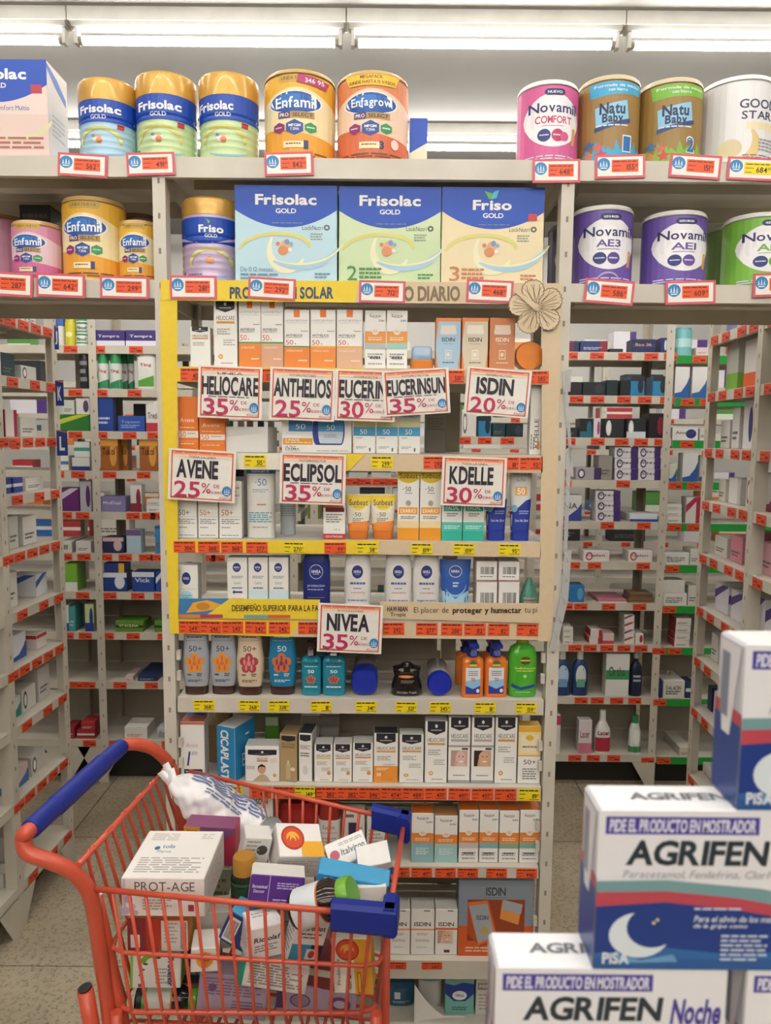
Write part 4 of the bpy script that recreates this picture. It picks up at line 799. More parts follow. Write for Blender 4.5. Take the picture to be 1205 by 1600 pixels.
for i, (x0, x1, yt, bar) in enumerate(((491, 520, 1163, 'efc84c'), (521, 550, 1163, 'e0a04a'), (551, 583, 1161, 'e08a3c'))):
    box(7, x0, x1, yt, .045, ('short white box with black crest and yellow bar', 'short white box with black crest, second of the short trio', 'short white box with black crest and orange dot beside the orange-footed box')[i], helio(bar=bar, v=.22, dot=False) + [E(.8, .76, .1, .05, 'e0963c')], (WHITE, 'cfccc6', 'd2cfca'), group='short white boxes with black crests')
HB = dict(group='white boxes with black crests on the low shelf')
box(7, 584, 622, 1146, .04, 'white box with black crest and wide orange foot', helio(v=.22, dot=False, foot='ee983c'), (WHITE, 'cfccc6', '35343a'), **HB)
box(7, 624, 662, 1148, .04, 'white box with black crest and small orange dot beside the orange-footed box', helio(v=.2), (WHITE, 'cfccc6', 'd2cfca'), **HB)
box(7, 664, 699, 1127, .035, 'tall white box with black crest left of the two face pictures', helio(v=.22), (WHITE, 'cfccc6'), **HB)
for i, (x0, x1) in enumerate(((700.5, 735), (736.5, 772))):
    box(7, x0, x1, 1121, .035, ('tall white box with a pale smiling face pictured on it', 'tall white box with a dark-haired smiling face pictured on it')[i], helio(v=.2, dot=False, bar='b8b4ae')[:5] + [R(0, .42, 1, .45, 'a9a7a4'), R(.62, .46, .9, .49, '45444a')] + face_art(.12, .5, .88, .74, ('e6c0b4', 'dcab8c')[i], ('c09a90', '3a2620')[i], ('d8a8a0', 'c9a68c')[i]) + [L(.24, .87, .78, .9, 1, '8d8981'), R(0, .95, 1, 1, 'a9a7a4')], (WHITE, 'cfccc6'), **HB)
box(7, 773.5, 808, 1121, .035, 'tall white box with black crest right of the two face pictures', helio(v=.2), (WHITE, 'cfccc6'), **HB)
box(7, 809.5, 845, 1135, .035, 'white and yellow box with a big fifty plus at the right end', [R(0, 0, 1, .1, 'e8b23c'), R(0, .1, 1, .5, 'f0d9a0'), R(.1, .15, .9, .46, 'efe4c8'), E(.5, .2, .18, .05, 'efc03c'), L(.18, .34, .82, .4, 1, '9a8a5c'), R(0, .5, 1, .52, 'e8a23c'), T('50+', .24, .58, .8, .66, '4a4744', 0), L(.2, .73, .84, .94, 5, '8d8981')], (WHITE, 'd8cfb4', 'e8b84c'))
for i, (x0, x1, yt, c) in enumerate(((470, 500, 1120, 'b9b3a6'), (500, 530, 1119, 'aaa498'), (414, 436, 1118, '6aa83c'))):
    box(7, x0, x1, yt, .03, ('dim grey box with a barcode at the back of the low shelf', 'dim beige box at the back of the low shelf', 'small leaf green box at the back of the low shelf')[i], [R(.05, .05, .95, .3, ('8d877b', '969082', 'd9e6c8')[i])], (c, c), back=.2)

# ---- shelf 8
box(8, 366, 384, 1243, .04, 'blue and orange topped box seen through the cart rim', [R(0, 0, 1, .3, '2f48a4'), R(0, .3, 1, 1, 'e08a3c')], ('e6e2dc', 'c0bcb4'))
box(8, 386, 427, 1243, .04, 'white box with grey lettering seen through the cart rim', [T('ISDIN', .3, .05, .8, .13, '55524c', 1), L(.2, .3, .8, .5, 3, 'a9a59e')], (WHITE, 'c9c6c0'))
bottle(8, 432, 497, 1258, .09, 'wide white jar with dark red lid behind the cart', [(0, .95, .95, 3), (.03, 1, 1, 3), (.55, 1, 1, 3)], plas('e2dfda'), caps=[('lid', [(.55, 1.0, 1.0, 2.6), (.9, 1.0, 1.0, 2.6), (1, .9, .9, 2.4)], plas('a01c1e'))], name='cream_jar', cat='jar', art=[L(.2, .6, .8, .75, 2, '6d6a64')])
bottle(8, 496, 532, 1240, .04, 'white bottle with dark red cap behind the cart', [(0, .95, .95, 3), (.03, 1, 1, 3), (.6, 1, 1, 3)], plas('e2dfda'), caps=[('cap', [(.6, .94, .94, 3), (.97, .9, .9, 3), (1, .8, .8, 3)], plas('98201f'))], art=[T('Eucerin', .24, .47, .76, .53, '4a4a52', 0), R(.15, .58, .85, .585, '4a4a52'), L(.2, .65, .8, .8, 3, 'a9a59e')], name='lotion_bottle')
box(8, 536, 570, 1268, .035, 'white box with a dark square picture behind the cart', [R(.1, .06, .5, .12, '6d6a64'), R(.25, .22, .62, .55, '342c50'), L(.6, .3, .9, .6, 3, 'a9a59e')], ('d9d5ce', 'b9b5ae'))
box(8, 573, 605, 1275, .035, 'white box behind the rear blue bumper of the cart', [L(.1, .3, .8, .7, 5, 'a9a59e')], ('dcd8d2', 'b9b5ae'))
EB = dict(group='orange-topped boxes')
for i, (x0, x1, yt, bl, tp, lb) in enumerate(((643, 678, 1271, '8fb8bc', 'ea7a34', 'white box with orange band and wide blue foot beside the cart'), (679, 715, 1275, 'a4cac8', 'c49058', 'white box with tan top and pale blue foot'),
                                         (717, 748, 1266, 'c8c4c0', 'ea7a34', 'white box with orange band and grey stripe, first of four alike'), (749, 779, 1266, '86b4b8', 'ea7a34', 'white box with orange band and teal stripe, second of four alike'),
                                         (780, 811, 1267, '8aac8c', 'ea7a34', 'white box with orange band and green stripe, third of four alike'), (812, 843, 1266, '7ab0a4', 'ea7a34', 'white box with orange band and sea green stripe next to the post'))):
    a = eucerin(bl, 'ec8c3c', vb=.42 if i > 1 else .4)
    if i < 2: a += [R(0, .62, 1, 1, bl), L(.2, .7, .8, .85, 4, 'd8e6e8')]
    box(8, x0, x1, yt, .05, lb, a, (WHITE, 'd0c4b8', tp), **EB)

# ---- shelf 9
for i, (x0, x1) in enumerate(((606, 641), (642, 679), (680, 715))):
    for r, bk in ((0, .02), (1, .1)):
        a = [R(.55, .02, .8, .045, '6d6a64'), T('ISDIN', .14, .28, .84, .37, '45423c', 1), R(0, .42, 1, .46, 'eaa878'), L(.25, .52, .75, .58, 2, 'c8a890'), L(.2, .66, .8, .72, 2, 'b0aca4'), L(.25, .82, .7, .86, 1, 'c8c4bc')]
        if i == 2: a = a[:2] + [R(0, .4, 1, .45, 'e87a4c')] + face_art(.1, .46, .8, .74, 'e6bca0', 'c8a08c', 'e6cfc0') + [R(.4, .88, .66, .94, '6a3a34')]
        box(9, x0, x1, 1421 if r == 0 else 1417, .04, ('front' if r == 0 else 'rear') + ' white box with orange line' + (' nearest the cart', ' in the middle column', ' beside the big grey box')[i], a if r == 0 else a[:1], (WHITE, 'cdc9c2', 'd9d5ce'), back=bk, group='white boxes with orange lines')
box(9, 716, 834, 1376, .07, 'large grey and orange gift box with product pictures in its window',
    [R(0, .6, 1, 1, 'd8602c'), T('ISDIN', .36, .09, .62, .2, '3a3a3e', 1), L(.34, .22, .64, .235, 1, '6d6d70'), R(.12, .25, .88, .8, '9a4424'), G([(.12, .3), (.4, .25), (.55, .8), (.3, .88), (.12, .7)], 'b8502a'),
     G([(.12, .29), (.38, .26), (.52, .75), (.27, .86)], 'e07a40'), G([(.14, .34), (.38, .3), (.48, .74), (.27, .82)], 'a4aab2'), T('ISDIN', .24, .46, .4, .52, '4a4a50', 1, -.0), E(.35, .66, .05, .05, 'c8a850'), G([(.58, .25), (.84, .31), (.8, .58), (.55, .5)], 'e8964a'), G([(.6, .25), (.85, .31), (.83, .44), (.57, .38)], 'aab0b8'), L(.1, .88, .5, .96, 2, 'f0c8a8')],
    ('8d97a4', '78828e', '9aa3ae'), name='gift_box')
# ---- lowest shelf in view
bottle(10, 603, 648, 1527, .045, 'dark blue pump bottle on the lowest shelf beside the cart', [(0, .95, .95, 3), (.03, 1, 1, 3), (.62, 1, 1, 3), (.78, .8, .8, 2.6), (.86, .42, .42, 2)], plas('1d5a7c', .15), [R(.3, .52, .5, .75, 'dce8ee'), L(.25, .82, .8, .9, 2, 'b9d4e0')], caps=[('cap', [(.84, .44, .44, 2), (1, .42, .42, 2)], plas('e6e6e4'))], name='pump_bottle', back=.07)
bottle(10, 653, 692, 1524, .04, 'white bottle with turquoise cap on the lowest shelf', [(0, .95, .95, 3), (.03, 1, 1, 3), (.8, .98, .98, 3)], plas('e0ddd8'), caps=[('cap', [(.8, .8, .8, 3), (1, .75, .75, 3)], plas('3f9cb8'))], name='lotion_bottle', back=.07)
box(10, 695, 741, 1530, .05, 'teal and navy carton on the lowest shelf', [G([(0, .12), (.3, .18), (.6, .1), (1, .14), (1, .4), (.7, .62), (.3, .62), (0, .4)], '24409c'), E(.5, .46, .25, .13, 'eef2f0'), T('TENA', .34, .43, .66, .5, '4a5a8c', 1), L(.25, .78, .75, .9, 2, '2f6a64')], ('7ab8ac', '5c9c90'), group='cartons on the lowest shelf', back=.045)
box(10, 743, 790, 1532, .05, 'pale grey carton on the lowest shelf behind the medicine boxes', [R(.06, .08, .94, .28, '9a948c'), T('PERLA', .12, .13, .7, .22, 'e6e2dc', 1), L(.1, .4, .8, .9, 5, 'b0aca4')], ('dad6d0', 'b9b5ae'), group='cartons on the lowest shelf', back=.045)

# ---- curled white paper standing before the lowest bottles
ps = thing('paper_sheet', 'curled white paper sheet standing before the lowest bottles beside the cart', 'paper', (P(680, 1590, 1.7).x, 1.7, SZ[10]+.0005))
b = MB(); n = 12; zb_ = SZ[10]+.0005; q = []
for i in range(n+1):
    t = i/n; px = 648+78*t; py = 1538+58*(1-(1-t)**2.2); Yq = 1.699+.016*math.sin(t*math.pi*.6)
    p = P(px, py, Yq); q += [(p.x-ps.location.x, Yq-1.7, max(.004, p.z-zb_)), (p.x-ps.location.x, Yq-1.7, 0)]
b.faces(q, [(2*i, 2*i+1, 2*i+3, 2*i+2) for i in range(n)], M('efece6', .5), True); b.faces([(x, y+.0008, z) for x, y, z in q], [(2*i+2, 2*i+3, 2*i+1, 2*i) for i in range(n)], M('efece6', .5), True)
b.build('sheet', ps)
# ================================================================== price stickers on the lips
ST = {2: [(300, 'o', '412'), (416, 'o', '525'), (708, 'o', '581'), (840, 'o', '585')],
      3: [(399, 'y', '515'), (597, 'y', '299'), (679, 'o', '292'), (794, 'o', '81'), (829, 'o', '92')],
      4: [(289, 'o', '306'), (327, 'o', '368'), (363, 'o', '368'), (402, 'o', '277'), (460, 'y', '270'), (524, 'o', '99'), (574, 'y', '58'), (659, 'y', '109'), (725, 'y', '109'), (796, 'y', '95')],
      5: [(297, 'o', '249'), (330, 'o', '246'), (364, 'o', '243'), (400, 'o', '242'), (437, 'o', '242'), (483, 'o', '252'), (615, 'o', '292'), (667, 'o', '277'), (706, 'o', '288'), (742, 'o', '82'), (779, 'o', '82'), (824, 'o', '82')],
      6: [(319, 'y', '368'), (390, 'y', '268'), (436, 'y', '338'), (502, 'y', '111'), (572, 'y', '341'), (635, 'y', '321'), (688, 'y', '345'), (758, 'y', '111'), (822, 'y', '159')],
      7: [(362, 'y', '312'), (407, 'o', '480'), (444, 'o', '471'), (477, 'y', '149'), (510, 'o', '383'), (544, 'o', '382'), (578, 'o', '546'), (612, 'o', '474'), (646, 'o', '489'), (681, 'o', '471'), (718, 'o', '497'), (754, 'o', '497'), (790, 'o', '471'), (827, 'y', '119')],
      8: [(624, 'o', '417'), (659, 'o', '417'), (696, 'o', '417'), (731, 'o', '446'), (776, 'o', '446'), (823, 'o', '446')], 9: [(619, 'o', '347'), (675, 'o', '347')]}
for k, rows in ST.items():
    for x, kind, num in rows: stick(k, x, kind, num, w=.05 if k != 7 else .0525, h={2: .028, 3: .028, 4: .026, 5: .029, 6: .026, 7: .029, 8: .024, 9: .018}[k], tilt=random.uniform(-.02, .02))
for o in SHELF[9].children: o.location.z += .012

# ================================================================== yellow and beige cardboard frame of the display
YEL, BEI = M('f0cf32', .5), M('d9c2a0', .5)
fr = thing('cardboard_surround', 'yellow and beige cardboard display frame wrapped around the sunscreen shelves', 'display frame', (0, GY-.003, 0))
def fpoly(px, Y, m, nm, par=fr, th=.0012):
    pts = [P(x, y, Y) for x, y in px]; n = len(pts)
    b = MB(); q = [(p.x, p.y-(GY-.003), p.z) for p in pts]; bk = [(a, c+th, e) for a, c, e in q]
    for t in tessellate_polygon([[Vector((a, e, 0)) for a, c, e in q]]):
        ar = (q[t[1]][0]-q[t[0]][0])*(q[t[2]][2]-q[t[0]][2])-(q[t[2]][0]-q[t[0]][0])*(q[t[1]][2]-q[t[0]][2])
        t = t if ar > 0 else t[::-1]
        b.poly([q[i] for i in t], m); b.poly([bk[i] for i in t[::-1]], m)
    for i in range(n): b.poly([q[i], q[(i+1) % n], bk[(i+1) % n], bk[i]], m)
    return b.build(nm, par)
def fart(px, Y, art, nm, par):
    """art on an upright card whose corners are (x0,y0),(x1,y1) pixels"""
    x0, y0, x1, y1 = px; a, c = P(x0, y0, Y), P(x1, y0, Y); d, e = P(x0, y1, Y), P(x1, y1, Y)
    def f(u, v, o):
        p = (a*(1-u)+c*u)*(1-v) + (d*(1-u)+e*u)*v; return (p.x, p.y-(GY-.003)-o, p.z)
    b = MB(); draw(b, art, f, eps=.0006); return b.build(nm, par)
YF2 = GY-.003
h1 = fpoly([(251, 437), (560, 439), (555, 473), (251, 469)], YF2-.001, YEL, 'header_banner'); fart((251, 437, 560, 471), YF2-.001, [T('PROTECCIÓN SOLAR', .35, .2, .875, .88, '2f4a6c', 2)], 'header_print', h1)
h2 = fpoly([(560, 439), (878, 443), (878, 476), (555, 473)], YF2-.001, BEI, 'header_banner'); fart((560, 440, 878, 475), YF2-.001, [T('USO DIARIO', .15, .2, .5, .88, '7d6a52', 2)], 'header_print', h2)
fpoly([(250, 469), (277, 469), (277, 700), (278, 850), (279, 990), (266, 990), (257, 800), (252, 600)], YF2, YEL, 'side_strip')
fpoly([(848, 474), (878, 476), (872, 730), (862, 1002), (842, 1002), (846, 720)], YF2, BEI, 'side_strip')
fpoly([(277, 573), (566, 575), (566, 598), (277, 596)], YF2, YEL, 'shelf_strip'); fpoly([(566, 575), (848, 578), (848, 601), (566, 598)], YF2, BEI, 'shelf_strip')
fpoly([(340, 708), (530, 709), (530, 735), (340, 733)], YF2, M('e6dfcd', .5), 'shelf_strip'); fpoly([(530, 709), (572, 709), (545, 736), (530, 736)], YF2, YEL, 'shelf_strip'); fpoly([(277, 706), (340, 708), (340, 733), (277, 731)], YF2, YEL, 'shelf_strip'); fpoly([(573, 709), (848, 713), (848, 739), (546, 736)], YF2, BEI, 'shelf_strip')
fpoly([(277, 844), (596, 845), (580, 866), (277, 863)], YF2, YEL, 'shelf_strip'); fpoly([(597, 845), (845, 849), (845, 871), (581, 866)], YF2, BEI, 'shelf_strip')
fpoly([(279, 968), (470, 970), (455, 995), (279, 990)], YF2, YEL, 'shelf_strip'); fpoly([(470, 970), (842, 975), (842, 1000), (455, 995)], YF2, BEI, 'shelf_strip')
c1 = fpoly([(279, 935), (500, 937), (500, 968), (281, 966)], YF2-.002, YEL, 'card_strip')
fart((280, 935, 500, 967), YF2-.002, [G([(0, 0), (.39, 0), (.2, .78), (0, .78)], '3f7eb4'), G([(.05, .7), (.1, .2), (.2, .08), (.3, .3), (.33, .45), (.18, .62)], 'e8a83c'), E(.17, .38, .05, .18, 'c8862c'), G([(.2, .8), (.32, .8), (.42, 0), (.36, 0)], 'efd23c'), R(0, .78, .15, .95, 'd8843c'), R(.15, .78, .31, .95, 'b8384a'), R(.46, .8, .63, .96, '6aa49c'), R(.63, .8, .79, .96, 'd8643c'), T('DESEMPEÑO SUPERIOR PARA LA FA', .375, .25, .99, .62, '4a3f24', 1)], 'card_print', c1)
c2 = fpoly([(594, 940), (845, 943), (844, 974), (594, 966)], YF2-.002, BEI, 'card_strip')
fart((595, 941, 842, 970), YF2-.002, [T('HAWAIIAN', .04, .22, .17, .5, '4a3020', 2), T('Tropic', .06, .55, .16, .82, '4a3020', 1), T('El placer de', .21, .26, .43, .66, '5c4a34', 0), T('proteger y humectar', .455, .26, .89, .68, '4a3624', 2), T('tu pi', .91, .26, .99, .66, '5c4a34', 0)], 'card_print', c2)
# the big paper hibiscus: five scalloped petals with drawn veins
hib = thing('paper_hibiscus', 'beige paper hibiscus flower with brown line drawing on the header corner', 'decoration', (0, GY-.003, 0))
hx, hy = 838, 480
PETM = [M('ddc7a6', .6), M('d9c3a1', .6)]
for k in range(5):
    a0 = math.radians(-100+72*k); pts = []
    for i in range(25):
        t = -1+2*i/24; r = 43*(1-.42*abs(t)**2.6)*(1+.035*math.sin(i*2.6)); an = a0+t*.68
        pts.append((hx+r*math.cos(an), hy+r*math.sin(an)))
    pts.append((hx, hy)); o = fpoly(pts, YF2-.004-.0006*k, PETM[k % 2], 'petal', hib, .0006)
    ln = MB(); Yp = YF2-.0046-.0006*k
    def w3(x, y): p = P(x, y, Yp); return (p.x, p.y-(GY-.003), p.z)
    edge = pts[:-1]
    def stroke(pl, wd):
        for (x0, y0), (x1, y1) in zip(pl, pl[1:]):
            l = math.hypot(x1-x0, y1-y0) or 1; nx, ny = -(y1-y0)/l*wd, (x1-x0)/l*wd
            q = [w3(x0+nx, y0+ny), w3(x1+nx, y1+ny), w3(x1-nx, y1-ny), w3(x0-nx, y0-ny)]
            ln.poly(q, M('7d6a50', .6, 0, 'print'))
    stroke(edge, .55)
    for i in range(2, 24, 3):
        x1, y1 = edge[i]; stroke([(hx+(x1-hx)*f+2.2*math.sin(f*5+i), hy+(y1-hy)*f) for f in (.15, .4, .65, .86)], .4)
    ln.build('vein_print', o)
pts = [(hx+4, hy-2), (hx-4, hy+3), (hx-34, hy-24), (hx-31, hy-28)]; fpoly(pts, YF2-.0085, PETM[0], 'stamen', hib, .0008)

# ================================================================== pink-framed price cards of the formula shelves
def logo(u, v, ru, rv, blue='2f86c0', wh='f2f4f4'):
    return [E(u, v, ru, rv, blue)] + [G([(u+dx*ru-.16*ru, v+.4*rv), (u+dx*ru, v-.55*rv*(1.15 if dx == 0 else .8)), (u+dx*ru+.16*ru, v+.4*rv), (u+dx*ru+.06*ru, v+.4*rv), (u+dx*ru, v-.1*rv), (u+dx*ru-.06*ru, v+.4*rv)], wh) for dx in (-.45, 0, .45)] + [R(u-.5*ru, v+.52*rv, u+.5*ru, v+.66*rv, wh)]
def price_card(cx, cy, w, h, num, tilt, label, kind='o'):
    p = P(cx, cy, GY-.006); sc = GY/F; W2, H2 = w*sc, h*sc
    t = thing('price_card', label, 'price card', (p.x, p.y, p.z-H2/2), (0, math.radians(tilt), 0), 'pink-framed price cards')
    b = MB(); b.box(-W2/2, 0, 0, W2/2, .0015, H2, M('d9606c', .5)); b.build('card', t)
    bg, ink = ('ee5a2b', '5b1d10') if kind == 'o' else ('f2d816', '2a2410')
    b = MB(); draw(b, [R(.05, .1, .95, .9, 'f1ece4')] + logo(.17, .4, .13, .27) + [R(.33, .22, .86, .74, bg), L(.36, .28, .82, .36, 1, ink), L(.36, .46, .52, .52, 1, ink), T(num, .78-.2*natw(num), .42, .78, .66, ink, 1), T('00', .79, .42, .85, .53, ink, 0), L(.36, .64, .48, .69, 1, ink)], lambda u, v, o: ((u-.5)*W2, -o, (1-v)*H2)); b.build('card_print', t)
PC = [(128, 258, 74, 33, '562', 3, 'pink-framed price card hanging under the short light blue can'), (236, 256, 72, 33, '491', -2, 'pink-framed price card under the green can with numeral two'), (452, 256, 73, 34, '1142', -2, 'pink-framed price card under the large yellow can'),
      (870, 267, 71, 34, '648', -1, 'pink-framed price card under the pink can'), (970, 260, 75, 34, '155', -2, 'pink-framed price card under the brown can with numeral one'), (1086, 260, 77, 34, '151', 3, 'pink-framed price card under the brown can with numeral two'), (1176, 264, 76, 33, '684', 2, 'pink-framed price card with yellow sticker at the top right corner'),
      (12, 444, 74, 36, '287', 3, 'pink-framed price card cut off at the left edge'), (94, 446, 74, 35, '642', 2, 'pink-framed price card under the tall yellow can'), (194, 449, 74, 33, '299', 1, 'pink-framed price card under the small yellow can'), (302, 449, 71, 35, '281', 0, 'pink-framed price card under the lilac can'),
      (424, 451, 72, 32, '292', 3, 'pink-framed price card covering the yellow banner lettering'), (597, 456, 70, 33, '712', 1, 'pink-framed price card where the banner turns from yellow to beige'), (765, 455, 71, 33, '468', 2, 'pink-framed price card on the beige banner beside the hibiscus'),
      (951, 456, 75, 36, '586', 4, 'pink-framed price card under the purple can with giraffe'), (1080, 457, 76, 35, '609', -2, 'pink-framed price card under the purple can with crawling baby'), (1216, 445, 74, 35, '614', -2, 'pink-framed price card cut off at the right edge')]
for i, q in enumerate(PC): price_card(*q, kind='y' if i == 6 else 'o')

# ================================================================== hand-lettered discount signs
def sign(x0, y0, x1, y1, word, pct, top, sub, tilt, label, Yo=.0, wb=(.06, .94), wv=(.2, .56)):
    Y = GY-.014-Yo; a, c = P(x0, (y0+y1)/2, Y), P(x1, (y0+y1)/2, Y); W2 = c.x-a.x; H2 = P(x0, y0, Y).z-P(x0, y1, Y).z
    t = thing('discount_sign', label, 'sign', ((a.x+c.x)/2, Y, P((x0+x1)/2, y1, Y).z), (0, math.radians(tilt), 0), 'hand-lettered discount signs')
    b = MB(); b.box(-W2/2, 0, 0, W2/2, .0012, H2, M('eee9e1', .4)); b.build('card', t)
    ink, pk = '2f2a36', 'c0305c'
    art = [R(.04, .035, .96, .055, 'd8562c'), R(.04, .945, .96, .965, 'd8562c'), R(.04, .035, .058, .965, 'd8562c'), R(.942, .035, .96, .965, 'd8562c'), R(.06, .055, .94, .11, 'f0a878'), R(.06, .11, .94, .15, 'f6d8c0'), L(.1, .06, .9, .09, 1, 'd8486c'),
           T(top, .3, .12, .7, .165, ink, 0), T(word, wb[0], wv[0], wb[1], wv[1], ink, 2), L(.16, .58, .8, .61, 1, ink) if sub else R(0, 0, 0.0001, 0.0001, ink),
           T(pct, .09, .62, .48, .94, pk, 1), T('%', .5, .64, .64, .84, pk, 0), T('DE', .68, .66, .77, .72, pk, 0), T('AHORRO', .58, .79, .82, .84, pk, 0, .1)] + logo(.88, .78, .07, .1) + [T('Ahorro', .76, .89, .94, .94, 'c04a6c', 0, .2), L(.06, .93, .4, .95, 1, ink)]
    b = MB(); draw(b, art, lambda u, v, o: ((u-.5)*W2, -o, (1-v)*H2), eps=.0003); b.build('lettering_print', t)
sign(308, 572, 408, 654, 'HELIOCARE', '35', 'LINEA', True, 2, 'thirty-five percent discount sign at the upper left of the signs')
sign(420, 575, 522, 657, 'ANTHELIOS', '25', 'FOTOPROTECTORES', False, 2, 'twenty-five percent discount sign in the upper row between two white gaps')
sign(523, 578, 617, 658, 'EUCERINS', '30', 'FOTOPROTECTOR', True, 1.5, 'thirty percent discount sign tucked behind the crooked one', 0)
sign(601, 577, 705, 648, 'EUCERINSUN', '35', 'FOTOPROTECTOR', True, -4, 'crooked thirty-five percent discount sign overlapping its neighbour', .004)
sign(725, 576, 826, 650, 'ISDIN', '20', 'FOTOPROTECTORES', False, 4, 'twenty percent discount sign at the upper right below the hibiscus', wb=(.16, .74))
sign(261, 703, 366, 783, 'AVENE', '25', 'TODA LA LINEA', False, 3, 'twenty-five percent discount sign overlapping the yellow side strip', .001, wb=(.12, .74))
sign(436, 709, 539, 788, 'ECLIPSOL', '35', 'FOTOPROTECTOR', True, 1.5, 'thirty-five percent discount sign in the lower row above the empty gap')
sign(689, 714, 790, 791, 'KDELLE', '30', 'TODA LA LINEA', False, 1.5, 'thirty percent discount sign hanging before the teal cartons', wb=(.12, .8))
sign(495, 944, 596, 1020, 'NIVEA', '35', 'BLOQUEADORES', False, 2, 'lowest discount sign, thirty-five percent, between the two card strips', .002, wb=(.14, .8))

# ================================================================== clear plastic clip strip hanging at the post
cs = thing('hanging_clip_strip', 'clear plastic hanging clip strip dangling in front of the post', 'clip strip', (0, GY-.006, 0))
CLR = M('d9dadb', .2, 0, 'clear')
def cpoly(px, nm): 
    o = fpoly(px, YF2-.006, CLR, nm, cs, .0015); return o
cpoly([(879, 580), (893, 578), (891, 612), (880, 614)], 'hook_head')
cpoly([(881, 612), (887, 612), (896, 745), (892, 745)], 'strap')
cpoly([(886, 700), (893, 698), (886, 862), (880, 862)], 'strap')
cpoly([(882, 860), (893, 858), (888, 935), (868, 1018), (858, 1016), (876, 930)], 'strap')
for i, (x, y) in enumerate(((888, 760), (887, 790), (886, 830), (885, 870), (883, 900), (880, 935), (874, 965), (868, 990))):
    b = MB(); p = P(x, y, YF2-.008); b.tube([(p.x-.006, -.006, p.z+.008), (p.x, -.012, p.z), (p.x+.004, -.006, p.z-.012)], .0012, CLR, 5); b.build('clip', cs)

# ================================================================== goods on the rear and side racks
SHW = ['top', 'second', 'third', 'fourth', 'fifth', 'sixth', 'seventh', 'eighth', 'ninth', 'bottom']
RPH = {'A': 'rear left rack', 'B': 'rear right rack', 'C': 'green-edged rack', 'L': 'left aisle rack', 'R': 'right aisle rack'}
def style_art(st, acc, word=None, ink='6d6a66'):
    a = []
    if 'b' in st: a += [R(0, .68, 1, 1, acc)]
    if 't' in st: a += [R(0, 0, 1, .25, acc)]
    if 'm' in st: a += [R(0, .38, 1, .6, acc)]
    if 's' in st: a += [G([(0, 1), (0, .85), (.45, .8), (.8, .55), (1, .3), (1, 1)], acc)]
    if 'e' in st: a += [E(.72, .5, .2, .36, acc)]
    if 'h' in st: a += [R(.72, 0, 1, 1, acc)]
    if 'q' in st: a += [E(.22, .5, .14, .4, acc), E(.22, .5, .09, .26, 'efece6')]
    if 'd' in st: a += [G([(.0, .3), (.6, 0), (1, 0), (.0, .6)], acc)]
    if word: a += [T(word, .12, .3, .82, .52, ink, 1)]
    if 'l' in st: a += [L(.12, .58, .8, .84, 2, ink)]
    if 'k' in st: a += [BAR(.2, .3, .7, .7)]
    return a
def gbox(key, row, x0, x1, yt, desc, base, st='l', acc='3a62a8', word=None, ink='6d6a66', D=.09, lift=None, back=.008, name='medicine_box', cat='box', side=None):
    k = RACKS[key]; Y = k['Y']+back; z0 = k['zs'][row] if lift is None else lift
    a, c = P(x0, yt, Y), P(x1, yt, Y); h = P((x0+x1)/2, yt, Y).z-z0
    h = max(h, .012); w = max(c.x-a.x-.001, .008)
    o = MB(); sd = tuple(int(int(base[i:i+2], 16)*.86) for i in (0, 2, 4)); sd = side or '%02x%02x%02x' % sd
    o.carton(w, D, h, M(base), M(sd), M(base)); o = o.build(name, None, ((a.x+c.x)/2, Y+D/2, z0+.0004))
    tag(o, f'{desc}, {SHW[row]} shelf of {RPH[key]}', cat, f'goods on the {RPH[key]}')
    ar = [R(.02, .02, .98, .98, base)] + style_art(st, acc, word, ink)
    if len(ar) > 1: b = MB(); draw(b, ar, fbox(w, D, h), eps=.0006, step=.0003); b.build('front_print', o)
    return z0+h+.0006
def gcan(key, row, x0, x1, yt, desc, base, capc, capf=.2, art=(), n=2, prof=None, lift=None, back=.008, name='bottle', D=None):
    k = RACKS[key]; Y = k['Y']+back; z0 = (k['zs'][row] if lift is None else lift)+.0004
    a, c = P(x0, yt, Y), P(x1, yt, Y); w = c.x-a.x-.001; h = P((x0+x1)/2, yt, Y).z-z0; D = D or w*.9
    pr = prof or [(0, .96, .96, n, 1), (.02, 1, 1, n), (1-capf, 1, 1, n)]
    t = bottle(None, 0, 0, 0, D, f'{desc}, {SHW[row]} shelf of {RPH[key]}', pr, plas(base), art, [('cap', [(1-capf, pr[-1][1]*.95, pr[-1][2]*.95, 2), (1, pr[-1][1]*.88, pr[-1][2]*.88, 2)], plas(capc))] if capf else (), loc=((a.x+c.x)/2, Y+D/2, z0), size=(w, h), seg=16, name=name, cat='bottle' if name != 'spray_can' else 'can', group=f'goods on the {RPH[key]}')
    return z0+h+.0004
def tags(key, row, xs):
    k = RACKS[key]; rstick(k['sh'][row], [P(x, 800, k['Y']).x-k['X0'] for x in xs], -.0006 if key != 'C' else -.002)
